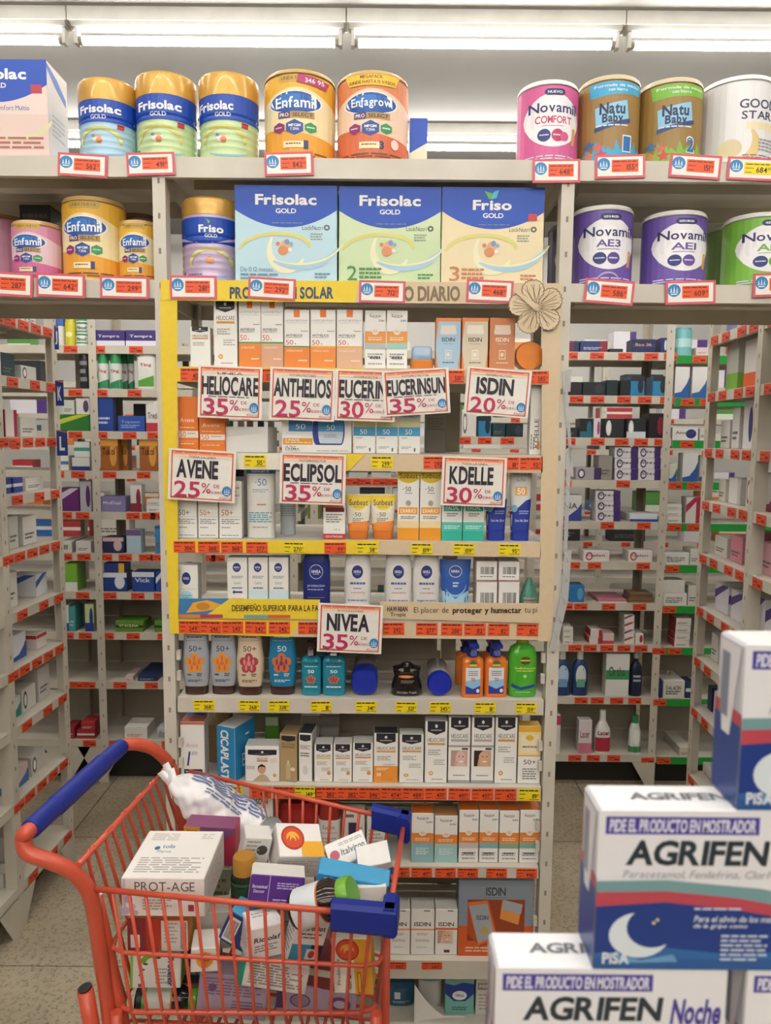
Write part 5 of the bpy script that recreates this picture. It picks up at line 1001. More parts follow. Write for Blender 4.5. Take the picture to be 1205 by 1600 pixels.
# ---- rear left rack
z = RACKS['A']['zs'][0]
for i in range(3):
    z = gcan('A', 0, 115, 137, 540-18*(i+1), ('lowest', 'middle', 'topmost')[i] + ' white and green can of a stack of three', 'e6ebe4', '3fa06c', .12, [R(0, .7, 1, .85, '3fa06c'), T('Pinol', .15, .3, .85, .6, '2f3a34', 2, .2)], lift=z, name='spray_can')
gcan('A', 0, 98, 115, 497, 'yellow rounded bottle beside the can stack', 'd8cf3a', 'c9c030', .15, [E(.5, .6, .3, .1, 'efe8a0')])
gcan('A', 0, 80, 98, 489, 'blue and cream canister with orange lid', 'dcd8cc', 'd8964a', .12, [R(0, .14, 1, .4, '2f5fb4')])
for i, (a, c) in enumerate(((147, 195), (196, 247))):
    gbox('A', 0, a, c, 516, ('violet tablet box near the post', 'violet tablet box beside the yellow strip')[i], '3d2a78', 'b', 'e6e2ee', 'Tempra', 'e6e2f0')
gcan('A', 1, 120, 138, 553, 'black sideways-lettered can', '26262a', '1c1c1f', .16, [L(.2, .2, .8, .9, 3, '8d8d92')], name='spray_can')
for i, (a, c, bk) in enumerate(((149, 167, .008), (168, 187, .008), (184, 198, .1), (198, 208, .1))):
    gcan('A', 1, a, c, 552, ('white can with green cap nearest the post', 'white can with green cap, second in line', 'white can with green cap behind the front pair', 'white can with green cap deepest in the row')[i], 'dfe3de', '2f9a5c', .28, [G([(0, .98), (0, .85), (1, .72), (1, .98)], '2f8c5c'), T('Ting', .15, .45, .85, .56, 'b83a4c', 2)], back=bk, name='spray_can')
gcan('A', 1, 212, 242, 554, 'white talc bottle with green swoosh', 'ecebe6', 'd8d6d0', .06, [T('Ting', .2, .25, .8, .36, 'b83a4c', 2), G([(.1, .92), (.1, .75), (.9, .6), (.9, .92)], '5aa83c')], n=4, D=.05)
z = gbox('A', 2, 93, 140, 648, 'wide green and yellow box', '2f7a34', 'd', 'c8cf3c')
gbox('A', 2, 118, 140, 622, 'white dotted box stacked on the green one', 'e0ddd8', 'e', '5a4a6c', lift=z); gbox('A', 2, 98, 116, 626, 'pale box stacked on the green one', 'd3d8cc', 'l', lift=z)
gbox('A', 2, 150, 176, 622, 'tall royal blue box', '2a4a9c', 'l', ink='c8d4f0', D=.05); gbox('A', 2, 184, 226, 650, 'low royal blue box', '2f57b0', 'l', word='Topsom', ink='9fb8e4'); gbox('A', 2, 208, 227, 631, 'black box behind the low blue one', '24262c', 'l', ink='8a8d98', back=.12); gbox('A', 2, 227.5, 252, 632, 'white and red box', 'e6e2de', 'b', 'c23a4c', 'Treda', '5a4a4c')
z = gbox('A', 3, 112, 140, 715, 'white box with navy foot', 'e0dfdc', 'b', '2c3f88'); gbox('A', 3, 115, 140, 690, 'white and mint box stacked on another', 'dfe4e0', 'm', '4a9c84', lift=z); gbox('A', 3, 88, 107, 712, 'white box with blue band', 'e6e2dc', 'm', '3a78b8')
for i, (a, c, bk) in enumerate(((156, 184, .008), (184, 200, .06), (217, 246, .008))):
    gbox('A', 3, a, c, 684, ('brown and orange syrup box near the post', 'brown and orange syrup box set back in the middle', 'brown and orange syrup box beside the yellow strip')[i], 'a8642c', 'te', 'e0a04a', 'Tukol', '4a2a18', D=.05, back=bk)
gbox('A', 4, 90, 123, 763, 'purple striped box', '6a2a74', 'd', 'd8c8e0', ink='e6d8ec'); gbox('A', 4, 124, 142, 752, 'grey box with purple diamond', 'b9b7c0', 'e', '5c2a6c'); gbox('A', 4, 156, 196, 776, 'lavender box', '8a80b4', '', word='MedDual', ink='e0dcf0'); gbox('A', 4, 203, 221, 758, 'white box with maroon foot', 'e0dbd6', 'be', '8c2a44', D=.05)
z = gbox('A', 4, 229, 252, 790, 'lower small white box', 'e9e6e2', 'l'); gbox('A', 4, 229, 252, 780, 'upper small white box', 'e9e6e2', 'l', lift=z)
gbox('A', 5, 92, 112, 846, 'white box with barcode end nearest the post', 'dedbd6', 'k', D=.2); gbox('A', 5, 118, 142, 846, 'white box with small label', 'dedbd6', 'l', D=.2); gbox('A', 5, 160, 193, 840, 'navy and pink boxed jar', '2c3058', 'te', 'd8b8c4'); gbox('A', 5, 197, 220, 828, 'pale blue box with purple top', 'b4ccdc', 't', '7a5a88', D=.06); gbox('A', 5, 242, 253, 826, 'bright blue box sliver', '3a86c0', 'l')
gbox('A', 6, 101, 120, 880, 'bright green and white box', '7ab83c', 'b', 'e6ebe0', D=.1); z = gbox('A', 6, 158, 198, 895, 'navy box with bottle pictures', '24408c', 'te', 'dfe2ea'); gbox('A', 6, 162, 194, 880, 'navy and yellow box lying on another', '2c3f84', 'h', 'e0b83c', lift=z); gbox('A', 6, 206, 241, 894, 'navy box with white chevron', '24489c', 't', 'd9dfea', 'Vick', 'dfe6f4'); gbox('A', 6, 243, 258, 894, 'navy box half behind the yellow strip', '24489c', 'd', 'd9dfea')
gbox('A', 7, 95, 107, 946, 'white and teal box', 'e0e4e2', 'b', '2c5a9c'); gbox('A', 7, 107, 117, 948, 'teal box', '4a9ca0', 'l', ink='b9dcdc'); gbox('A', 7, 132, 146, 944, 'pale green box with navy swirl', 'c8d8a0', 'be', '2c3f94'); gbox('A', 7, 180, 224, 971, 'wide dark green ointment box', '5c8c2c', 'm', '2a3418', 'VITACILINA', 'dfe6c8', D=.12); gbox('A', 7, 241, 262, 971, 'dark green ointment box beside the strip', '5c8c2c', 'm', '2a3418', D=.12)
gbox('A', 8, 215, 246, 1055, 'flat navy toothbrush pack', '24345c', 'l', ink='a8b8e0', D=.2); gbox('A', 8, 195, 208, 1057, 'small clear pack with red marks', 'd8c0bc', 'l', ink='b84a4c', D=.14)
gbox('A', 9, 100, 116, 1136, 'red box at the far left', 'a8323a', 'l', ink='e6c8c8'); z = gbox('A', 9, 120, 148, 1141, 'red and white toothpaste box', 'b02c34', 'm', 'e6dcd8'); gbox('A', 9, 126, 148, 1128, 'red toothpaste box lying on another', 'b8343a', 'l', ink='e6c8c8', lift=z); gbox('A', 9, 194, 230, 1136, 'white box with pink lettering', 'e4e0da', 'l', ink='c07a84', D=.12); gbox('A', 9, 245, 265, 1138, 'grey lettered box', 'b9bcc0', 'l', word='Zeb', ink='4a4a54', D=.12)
for r, xs in enumerate(([119, 161, 219], [124, 163, 215], [122, 161, 206, 244], [92, 124, 173, 226], [102, 129, 208, 232, 246], [100, 129, 163, 194, 226, 245], [125, 168, 212, 248], [98, 127, 162, 203, 252], [110, 130, 180, 230], [128, 170, 255])): tags('A', r, [x for x in xs])
# ---- rear right rack (part of it shows through the display)
gbox('B', 0, 880, 905, 533, 'maroon and navy box nearest the display', '6a2a4c', 'h', '24345c'); gbox('B', 0, 907, 950, 533, 'wide navy and red condom box', '2c3f78', 'hl', '8c2a3c', ink='d8c8d0'); gbox('B', 0, 952, 974, 545, 'flat black box', '24262c', ''); gbox('B', 0, 989, 1025, 530, 'wide navy box with gold lettering', '232c5c', 'm', '33427c', 'Bax 36', 'd8a84c'); gbox('B', 0, 1033, 1044, 528, 'narrow navy box', '24306c', 'e', 'dfe2ea')
for i, (a, c, yt, cc) in enumerate(((888, 910, 597, '26282e'), (911, 947, 597, '2a2c33'), (948, 966, 594, '1f3138'), (970, 985, 594, '232a30'))): gbox('B', 1, a, c, yt, ('first black box', 'wide black box with faint emblem', 'dark teal box', 'narrow black box')[i], cc, 'e' if i == 1 else '', '3a3c44')
gbox('B', 1, 986, 1008, 588, 'bright blue and black box in the middle', '2f84b4', 'te', '2c3038'); gbox('B', 1, 1021, 1043, 588, 'bright blue and black box by the post', '2f84b4', 'te', '2c3038')
gbox('B', 2, 877, 902, 668, 'dark green-grey box', '2c343a', 'l', ink='6d8a90'); gbox('B', 2, 907, 927, 654, 'black box with teal foot', '24282f', 'be', '2f6c84'); gbox('B', 2, 928, 939, 654, 'white and magenta box', 'e0dade', 'e', 'b03c8c'); gbox('B', 2, 945, 976, 654, 'black box with round white emblem', '2c3034', 'q', 'dfe2e4'); gbox('B', 2, 980, 1010, 654, 'black box with white swirl emblem', '2c3034', 'qb', 'cfd8dc'); gbox('B', 2, 1015, 1040, 646, 'black box with crimson emblem', '241e22', 'e', '8c2438')
for cidx, (a, c) in enumerate(((961, 996), (998, 1033))):
    z = RACKS['B']['zs'][3]
    for i in range(3): z = gbox('B', 3, a, c, 750-17*(i+1), ('lowest', 'middle', 'topmost')[i] + ' white and violet box in the ' + ('nearer', 'farther')[cidx] + ' stack', 'e6e2e6', 'hq', '4a3078', 'Sliza', '4a3a54', lift=z)
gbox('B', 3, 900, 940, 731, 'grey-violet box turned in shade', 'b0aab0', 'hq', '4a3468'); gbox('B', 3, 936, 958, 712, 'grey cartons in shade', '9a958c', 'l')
gbox('B', 4, 872, 910, 774, 'white box with red and blue arcs', 'e2dfdc', 's', '3a4aa0', 'ENA', '4a4a54')
z = RACKS['B']['zs'][4]
for i in range(3): z = gbox('B', 4, 931, 970, 815-16*(i+1), ('lowest', 'middle', 'topmost')[i] + ' white and violet box of the single stack', 'e6e2e6', 'hq', '4a3078', 'Sliza', '4a3a54', lift=z)
gbox('B', 4, 984, 1028, 803, 'flat white box with blue edge', 'dfe2e8', 'b', '2f4fa8', D=.14)
for i, (a, c) in enumerate(((912, 953), (982, 1020))): gbox('B', 5, a, c, 861, ('white box with red ring nearer the display', 'white box with red ring by the post')[i], 'e9e5e0', 'q', 'c8444c', 'Gelan', '8a5a5c')
gbox('B', 6, 890, 914, 915, 'bright blue packet', '2a74b0', 'e', '5aa4d4'); gbox('B', 6, 935, 980, 937, 'flat pink booklet', 'c8788c', 'b', 'e6dcd8', D=.18)
z = gbox('B', 6, 982, 1022, 935, 'lower brown carton', '8a6a4c', 'm', '6c5038'); gbox('B', 6, 984, 1020, 927, 'upper brown carton', '7d5f44', 'm', '664a34', lift=z)
z = RACKS['B']['zs'][7]
for i in range(3): z = gbox('B', 7, 880, 896, 1007-9*(i+1), ('lowest', 'middle', 'topmost')[i] + ' little white box in a stack', 'e2dfd8', 'l', lift=z)
z = gbox('B', 7, 921, 940, 996, 'red-sided white box beneath another', 'e0d8d2', 'h', 'b83238', side='a8282e'); gbox('B', 7, 923, 941, 984, 'red-sided white box lying on top', 'e0d8d2', 'h', 'b83238', lift=z, side='a8282e'); gbox('B', 7, 942, 960, 990, 'pink and white box', 'e0c0c0', 'b', 'c84a54')
z = RACKS['B']['zs'][7]
for i in range(4): z = gbox('B', 7, 976, 992, 1007-11.5*(i+1), ('bottom', 'second', 'third', 'top')[i] + ' red and white box of the tall stack', 'e6e0da', 'd', ('b0343c', '8a3a6c')[i % 2], lift=z)
gbox('B', 7, 993, 1006, 990, 'white box with red shield', 'e2ded8', 'e', 'b0343c')
MW = [(0, .95, .9, 3, 1), (.03, 1, 1, 3), (.55, 1, 1, 3), (.72, .8, .85, 3), (.8, .42, .5, 2)]
for i, (a, c) in enumerate(((868, 895), (897, 922))): gcan('B', 8, a, c, 1018, ('blue mouthwash bottle with pale label nearest the display', 'blue mouthwash bottle with colourful label')[i], '1d3f74', 'e6e4de', .2, [E(.5, .55, .32, .24, ('b9cfe4', 'd9dfe0')[i]), R(.25, .62, .75, .8, ('7aa4cc', '6aac94')[i])], prof=MW, D=.05)
gbox('B', 8, 948, 985, 1022, 'white dental box with green stripe and red top', 'e6e6e0', 'm', '3f9a64', 'Ortha', '4a5a4c', D=.06); gcan('B', 8, 988, 1007, 1022, 'dark navy mouthwash bottle', '1a2340', 'c8ccd4', .12, [L(.2, .5, .8, .7, 2, 'b9c4dc')], prof=MW, D=.05)
gbox('B', 9, 861, 877, 1118, 'white box with pink top', 'e0dad6', 't', 'c83c6c'); gbox('B', 9, 905, 926, 1126, 'pink and white box', 'e2d8d8', 'b', 'd07a90', 'Lacer', '8a3a4c', D=.05); gcan('B', 9, 933, 957, 1112, 'white bottle with red label', 'e6e2de', 'e9e6e2', .25, [R(.02, .62, .98, .95, 'b83044'), T('Lacer', .12, .46, .88, .56, '9a2c3c', 2)], prof=[(0, .95, .95, 3, 1), (.03, 1, 1, 3), (.55, 1, 1, 3), (.75, .45, .5, 2)], D=.05); gcan('B', 9, 986, 1005, 1120, 'white bottle with green cap and foot', 'e0e4de', '2f8a54', .2, [R(0, .8, 1, .96, '3a8c54'), E(.55, .55, .3, .2, 'eef0ea')], prof=[(0, .95, .95, 3, 1), (.03, 1, 1, 3), (.6, .9, .9, 3), (.8, .6, .6, 2)], D=.045)
for r, xs in enumerate(([884, 924, 967, 1007, 1037], [895, 927, 968, 1000, 1034], [885, 930, 967, 997, 1028], [881, 972], [878, 950, 1007], [899, 932, 1009], [890, 913, 957, 1006], [906, 930, 957, 984, 1011], [866, 919, 945, 976, 1005], [870, 912, 942, 975])): tags('B', r, xs)
# goods glimpsed through the gaps of the display
for x0, x1, yt, row, d, c, st, ac in ((300, 322, 520, 0, 'white box with red marks behind the display gap', 'd8cfc8', 'e', 'b83a44'),): gbox('A', row, x0, x1, yt, d, c, st, ac)
for row, x0, x1, yt, d, c, st, ac in ((2, 722, 745, 640, 'white ringed box glimpsed through the display', 'dfdcd6', 'q', '6d6a66'), (2, 748, 768, 650, 'blue glossy box glimpsed through the display', '2f84b4', 'te', '24303c'), (2, 770, 790, 662, 'dark teal box glimpsed through the display', '24424c', 'l', '24424c'), (2, 791, 818, 662, 'darkest box glimpsed through the display', '1f2a33', 'e', '34424c'),
                                    (1, 560, 590, 590, 'white and grey carton glimpsed behind the signs', 'd6d3cc', 'm', '6d8aa8'), (4, 480, 500, 790, 'olive packet glimpsed in the empty gap', '7a8a3c', 'l', '7a8a3c'), (3, 545, 575, 735, 'black-topped box glimpsed above the squeeze tubes', 'c8c6c2', 't', '26262a'), (3, 580, 612, 735, 'black-topped box glimpsed above the yellow cartons', 'c8c6c2', 't', '26262a'),
                                    (6, 590, 600, 920, 'dark green box glimpsed between the lotion bottles', '2c4a3c', 'l', '2c4a3c')): gbox('B', row, x0, x1, yt, d, c, st, ac)
tags('B', 2, [723, 755, 790]); tags('B', 3, [550, 570, 592, 612]); tags('A', 4, [330, 350]); tags('A', 5, [325, 340])
# ---- green-edged rack
gcan('C', 0, 1059, 1087, 511, 'clear teal jar', '7cc0c4', '5aa4ac', .1, [R(0, .4, 1, .7, 'b4dcdc')]); gbox('C', 0, 1088, 1110, 543, 'row-wide pink ampoule tray', 'e0cfcc', 'l', ink='c07a84')
for i, (a, c) in enumerate(((1056, 1079), (1083, 1108))): gbox('C', 1, a, c, 573, ('tall white box with blue wave, nearer the post', 'tall white box with blue wave, second')[i], 'e6e4e2', 's', '2f62a8', D=.06)
gbox('C', 2, 1051, 1092, 668, 'wide white box with navy arc', 'e4e2e0', 'e', '2c3484', 'Amoxil', '55555c'); gbox('C', 2, 1094, 1104, 669, 'small white box', 'e0ddd8', 'l')
gbox('C', 3, 1046, 1058, 724, 'cream box with blue arc', 'dfe0d4', 's', '2f5fa8'); gbox('C', 3, 1068, 1092, 708, 'tall white box with blue arc', 'e2e4e4', 's', '2f5fa8', D=.06)
z = RACKS['C']['zs'][4]
for i in range(3): z = gbox('C', 4, 1042, 1066, 816-9.5*(i+1), ('lowest', 'middle', 'topmost')[i] + ' slim white box of a stack', 'e6e3de', 'l', lift=z)
gbox('C', 4, 1073, 1095, 777, 'white and crimson upright box', 'e2ded8', 'hd', 'b02c4c', D=.06); gbox('C', 5, 1038, 1078, 864, 'wide white lettered box', 'e6e4de', 'l', word='Bactron', ink='4a4a54'); gbox('C', 5, 1079, 1094, 858, 'white box behind the wide one', 'dcd9d2', 'l')
z = gbox('C', 6, 1036, 1074, 927, 'lower wide white lettered box', 'e6e4de', 'l', word='CEFALEXINA', ink='4a4a4c'); gbox('C', 6, 1036, 1071, 907, 'upper plain white box', 'e0ddd6', '', lift=z)
z = RACKS['C']['zs'][7]
for i in range(4): z = gbox('C', 7, 1054+i, 1078+i, 1012-11.5*(i+1), ('bottom', 'second', 'third', 'top')[i] + ' white box with red side', 'e4e0da', 'l', lift=z, side='a83a3c')
gbox('C', 8, 1028, 1036, 1064, 'narrow navy box', '24346c', ''); gbox('C', 8, 1037, 1071, 1064, 'white box with bold lettering', 'e2dfd8', 'l', word='DALACIN', ink='3c3c40', D=.16); gbox('C', 9, 1062, 1082, 1168, 'flat cream box', 'dcd6ca', 'l', D=.2)
for r, xs in enumerate(([1081], [1066, 1095], [1068], [1053, 1082], [1055, 1085], [1055], [1053], [1040, 1065], [1045], [1030, 1056])): tags('C', r, xs)

# ---- side racks: goods set along the shelf, facing the aisle.  s = distance from the far post
def sbox(key, row, s, w, h, desc, base, st='l', acc='3a62a8', D=.1, word=None, ink='6d6a66', lift=0.0, back=.046, yaw=0.0):
    k = RACKS[key]; lx = k['len']-s-w/2 if key == 'L' else s+w/2
    ax = Vector((math.cos(k['rot']), math.sin(k['rot']), 0)); ay = Vector((-ax.y, ax.x, 0))
    p = k['loc'] + ax*lx + ay*(back+D/2)
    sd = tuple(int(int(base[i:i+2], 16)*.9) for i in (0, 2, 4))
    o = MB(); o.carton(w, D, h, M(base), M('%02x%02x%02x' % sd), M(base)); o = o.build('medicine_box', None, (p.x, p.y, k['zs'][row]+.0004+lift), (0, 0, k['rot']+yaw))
    tag(o, f'{desc}, {SHW[row]} shelf of {RPH[key]}', 'box', f'goods on the {RPH[key]}')
    ar = [R(.02, .02, .98, .98, base)] + style_art(st, acc, word, ink)
    if len(ar) > 1:
        b = MB(); draw(b, ar, fbox(w, D, h), eps=.0006, step=.0003)
        if key == 'L': draw(b, ar, fbox(w, D, h, 'left'), eps=.0006, step=.0003)
        else: draw(b, ar, fbox(w, D, h, 'right'), eps=.0006, step=.0003)
        b.build('front_print', o)
LG = [[(.05, .06, .05, 'small pale glass box', 'dcdcd4', 'l', 'a8a49c'), (.13, .05, .06, 'small white box', 'e6e3dc', 'l', 'a8a49c'), (.2, .06, .05, 'white box with yellow flash', 'e6e0c8', 'm', 'd8cf4c'), (.28, .06, .05, 'pale violet box', 'd6d0dc', 'l', 'a8a49c')],
      [(.06, .1, .05, 'grey white tablet box', 'dcd9d4', 'q', '5a4a6c'), (.2, .08, .08, 'dark teal bottle carton', '24424c', 'l', '24424c'), (.3, .06, .12, 'red and blue carton', 'c83c44', 'b', '2f4a94')],
      [(.07, .11, .07, 'white box with handwriting-like lettering', 'e2dfd8', 'l', '8a8a8c'), (.2, .07, .09, 'white and crimson box', 'e6dcd8', 'h', 'b02c54'), (.29, .07, .09, 'white and pale red box', 'e6dcd8', 'q', 'c87a84')],
      [(.04, .12, .045, 'long white bandage box', 'e0ddd6', 'l', 'a8a49c'), (.18, .06, .05, 'navy and white box', '2f3f94', 'm', 'e0e2ea'), (.25, .06, .05, 'navy and white box beside its twin', '2f3f94', 'm', 'e0e2ea'), (.32, .06, .05, 'white flat box', 'e4e2de', 'l', 'a8a49c')],
      [(.1, .09, .1, 'white square box with a small code', 'e6e3dc', 'l', '8a8a8c'), (.22, .06, .11, 'grey white upright box', 'd6d3cc', 'l', '8a8a8c'), (.3, .08, .05, 'low white carton', 'dedbd4', 'l', '8a8a8c')],
      [(.04, .08, .08, 'white box with blue corner', 'e2e4e6', 'd', '3a6ab0'), (.24, .09, .12, 'white lotion carton with black leaf', 'e9e6e0', 'l', '4a4a44'), (.34, .05, .13, 'dark teal carton', '1f5a58', 'l', '1f5a58')],
      [(.06, .07, .05, 'white and red striped box', 'e6dcd6', 't', 'c83c3c'), (.2, .09, .09, 'white and blue swoosh box', 'e2e4e8', 's', '2f5ab0'), (.31, .08, .12, 'grey white deep box', 'd3d0ca', 'd', '3a62a8')],
      [(.05, .08, .12, 'grey white tall carton', 'd6d3ce', 'l', 'a8a49c'), (.15, .09, .08, 'white box with black curl', 'dedbd4', 'q', '4a4a44'), (.25, .1, .07, 'white box with teal ribbon', 'dcdfdc', 's', '2f8c8c'), (.36, .06, .09, 'pale carton', 'd0cdc6', 'l', 'a8a49c')],
      [(.1, .1, .07, 'grey white folded carton', 'd0ccc4', 'q', '5a5a5c'), (.22, .12, .07, 'white and pink printed carton', 'dcc8c4', 's', '3a7ab0')],
      [(.22, .1, .13, 'white carton beneath a grey one', 'd6d3cc', '', 'a8a49c'), (.34, .06, .05, 'small grey carton', 'c3c0b8', 'l', 'a8a49c')]]
for r, row in enumerate(LG):
    for s, w, h, d, c, st, ac in row: sbox('L', r, s, w, h, d, c, st, ac)
    rstick(RACKS['L']['sh'][r], [RACKS['L']['len']-x for x in ([.06, .14, .22, .3, .37] if r % 2 == 0 else [.05, .16, .3])])
RG = [[(.03, .13, .13, 'blue-violet gradient carton', '7a86b8', 'h', 'b9b4d4'), (.18, .14, .12, 'white carton with purple foot', 'e0dde4', 'b', '4a3a78')],
      [(.05, .1, .19, 'tall grey carton with green foot', 'cfcdc4', 'b', '8ac04c'), (.2, .12, .16, 'white and orange carton', 'e6e2dc', 'b', 'e8642c')],
      [(.03, .08, .1, 'white box beside a slim one', 'e2dfda', 'l', '8a8a8c'), (.13, .06, .14, 'slim white upright carton', 'dedbd6', 'l', '8a8a8c'), (.22, .08, .16, 'white carton with navy mark', 'e0dde0', 'e', '3a3a74'), (.34, .08, .1, 'plain white carton', 'dcd9d4', 'l', 'a8a49c')],
      [(.04, .06, .08, 'cream small box', 'dfdacc', 'l', 'a8a49c'), (.13, .1, .09, 'white box with grey edge', 'e0ddd8', 'h', 'c8c4be'), (.27, .1, .1, 'white box with crimson swirl', 'e6e2dc', 'q', '8a2c4c')],
      [(.03, .11, .07, 'white lettered box', 'e2dfd8', 'l', '8a8a8c'), (.17, .1, .09, 'pink box', 'd88a9c', 'l', 'e6c8d0'), (.29, .08, .12, 'pale box with pink cap', 'e0d4d4', 't', 'd88a9c')],
      [(.06, .12, .1, 'white box with violet lightning shapes', 'e4e0e8', 'd', '5c4a8c'), (.2, .13, .1, 'violet-cornered white box', 'e4e0e8', 'hd', '5c4a8c')],
      [(.05, .06, .1, 'white ribbed box', 'e0ddd6', 'l', 'a8a49c'), (.13, .08, .12, 'white striped box', 'dcd9d2', 'l', 'a8a49c'), (.24, .09, .12, 'white box with red end', 'e2dfd8', 'l', 'a8a49c')],
      [(.04, .04, .09, 'navy slim box', '2c3460', '', '2c3460'), (.1, .1, .09, 'white box with stripes of text', 'e2dfd8', 'l', '5a5a5c'), (.24, .1, .05, 'low white box', 'dedbd4', 'l', 'a8a49c')],
      [(.03, .12, .05, 'low cream box', 'd9d3c6', 'l', 'a8a49c'), (.18, .12, .06, 'pale blue and white box', 'd6dce2', 's', '8aa8c8')],
      [(.05, .1, .06, 'dusty white box', 'd3cfc6', 'l', 'a8a49c'), (.2, .1, .06, 'dusty grey box', 'c6c2ba', 'l', 'a8a49c')]]
for r, row in enumerate(RG):
    for s, w, h, d, c, st, ac in row: sbox('R', r, s, w, h, d, c, st, ac)
    rstick(RACKS['R']['sh'][r], [.05, .15, .28, .37, .5])
for r, s, w, h, d, c, st, ac in ((0, .34, .09, .1, 'navy topped carton by the near post', '3a4a84', 't', 'e0dde4'), (3, .4, .09, .12, 'white carton with wine red ribbon', 'e4dfda', 's', '8a2c4c'), (4, .4, .1, .1, 'rose carton by the near post', 'd8a0ac', 'l', 'e6c8d0'), (5, .36, .1, .12, 'white carton with violet corner by the near post', 'e2dee6', 'd', '5c4a8c'), (6, .36, .1, .13, 'white carton with green wave', 'e0e2dc', 's', '3a9a6c'), (7, .36, .1, .09, 'cream carton by the near post', 'd9d3c6', 'l', 'a8a49c')):
    sbox('R', r, s, w, h, d, c, st, ac)
gbox('C', 1, 1109, 1125, 580, 'slim white box behind the side rack', 'dedbd6', 'l'); gbox('C', 3, 1094, 1108, 712, 'white and blue box deep in the row', 'dcdfe2', 's', '2f5fa8', back=.06); gbox('C', 6, 1076, 1092, 915, 'grey white box', 'd6d3cc', 'l'); gbox('C', 5, 1096, 1110, 868, 'little white box', 'dedbd4', 'l'); gbox('C', 8, 1072, 1086, 1066, 'dark navy and white box', '2c3460', 'm', 'dfe2e8')
# ---- blue letter signs on the left aisle rack
k = RACKS['L']
for ch, x0, y0, x1, y1 in (('J', 84, 508, 92, 546), ('K', 86, 594, 100, 634), ('L', 88, 672, 106, 712)):
    Y = 2.655; a, c = P(x0, y0, Y), P(x1, y1, Y)
    t = thing('letter_sign', f'small blue plate with a white letter {ch} on the left aisle rack', 'sign', ((a.x+c.x)/2, Y, c.z), (0, 0, 0), 'blue letter plates')
    w, h = c.x-a.x, a.z-c.z
    b = MB(); b.box(-w/2, 0, 0, w/2, .002, h, M('24408c', .4)); b.build('plate', t)
    b = MB(); draw(b, [G([(0, .02), (1, .1), (1, .05), (0, 0)], 'e8742c'), T(ch, .25, .25, .75, .8, 'eef0f4', 2)], lambda u, v, o: ((u-.5)*w, -o, (1-v)*h)); b.build('letter_print', t)

# ---- a farther rack, glimpsed between the nearer ones
YD = 5.0
zsD = [2.22, 2.0, 1.79, 1.58, 1.37, 1.16, .95, .7]
rD, shD = rack('wall_shelving', 'farthest ivory rack glimpsed between the nearer ones', (-2.9, YD, 0), 0, 5.8, .34, zsD, IVORY, [(0, 1), (1.45, 1), (2.9, 1), (4.35, 1), (5.8, -1)], 2.3)
RPH['D'] = 'farthest rack'
FC = [('ivory', 'dcd8d0', 'l', 'a8a49c'), ('blue', '3a6ab0', 'm', 'dfe4ea'), ('teal', '4ab0b4', 'l', 'd8ecec'), ('red', 'b83a40', 'm', 'e6dcd6'), ('dark grey', '34363c', 'l', '7a7c84'), ('green', '5a9a4c', 'b', 'e0e6d8'), ('white and violet', 'e4e0e8', 'h', '5a3a84'), ('orange', 'd8803c', 't', 'ecdccc')]
rg = random.Random(3)
for r, z in enumerate(zsD[:7]):
    x = -2.55
    while x < 2.5:
        w = rg.uniform(.12, .26); h = rg.uniform(.06, .15); n_, c_1, st_, ac_ = rg.choice(FC)
        px = 602 + x/YD*1150
        if not (-20 < px < 1220): x += w+.05; continue
        b = MB(); b.carton(w, .12, h, M(c_1)); o = b.build('medicine_box', None, (x+w/2, YD+.09, z+.0004))
        tag(o, f'{n_} carton, {SHW[r]} shelf of the farthest rack', 'box', 'goods on the farthest rack')
        b = MB(); draw(b, [R(.02, .02, .98, .98, c_1)] + style_art(st_, ac_), fbox(w, .12, h), eps=.0008, step=.0004); b.build('front_print', o)
        x += w + rg.uniform(.02, .3)
    rstick(shD[r], [i*.26+.13 for i in range(22)], -.0006)

# ================================================================== the shopping cart: coral wire basket, blue grip and bumpers
CORAL = M('d4573e', .38, 0, 'plastic'); CBLUE = M('10298e', .5)
cart = thing('shopping_cart', 'coral wire shopping cart with blue handle and blue corner bumpers', 'shopping cart', (-.2, 1.28, 0)); CO = Vector((-.2, 1.28, 0))
def tb(pts, r, m, nm, par, seg=8, closed=False):
    b = MB(); b.tube([Vector(p)-CO for p in pts], r, m, seg, closed); return b.build(nm, par)
def smooth(pts, n=6):
    """Catmull-Rom through the points"""
    pts = [Vector(p) for p in pts]; q = [pts[0]*2-pts[1]] + pts + [pts[-1]*2-pts[-2]]; out = []
    for i in range(1, len(q)-2):
        for k in range(n):
            t = k/n; out.append(.5*((2*q[i])+(q[i+1]-q[i-1])*t+(2*q[i-1]-5*q[i]+4*q[i+1]-q[i+2])*t*t+(3*q[i]-q[i-1]-3*q[i+1]+q[i+2])*t**3))
    return out + [pts[-1]]
ZR, ZM, ZB = .96, .852, .74
A, B_, C_, D_ = PZ(150, 1389, ZR), PZ(608, 1432, ZR), PZ(632, 1284, ZR), PZ(296, 1205, ZR)
a_, b_, c_, d_ = PZ(182, 1581, ZB), PZ(588, 1583, ZB), PZ(603, 1440, ZB), PZ(322, 1345, ZB)
mix = lambda p, q, t: p*(1-t)+q*t
H1, H2 = PZ(46, 1297, 1.065), PZ(190, 1166, 1.065)
gd = (H2-H1).normalized()
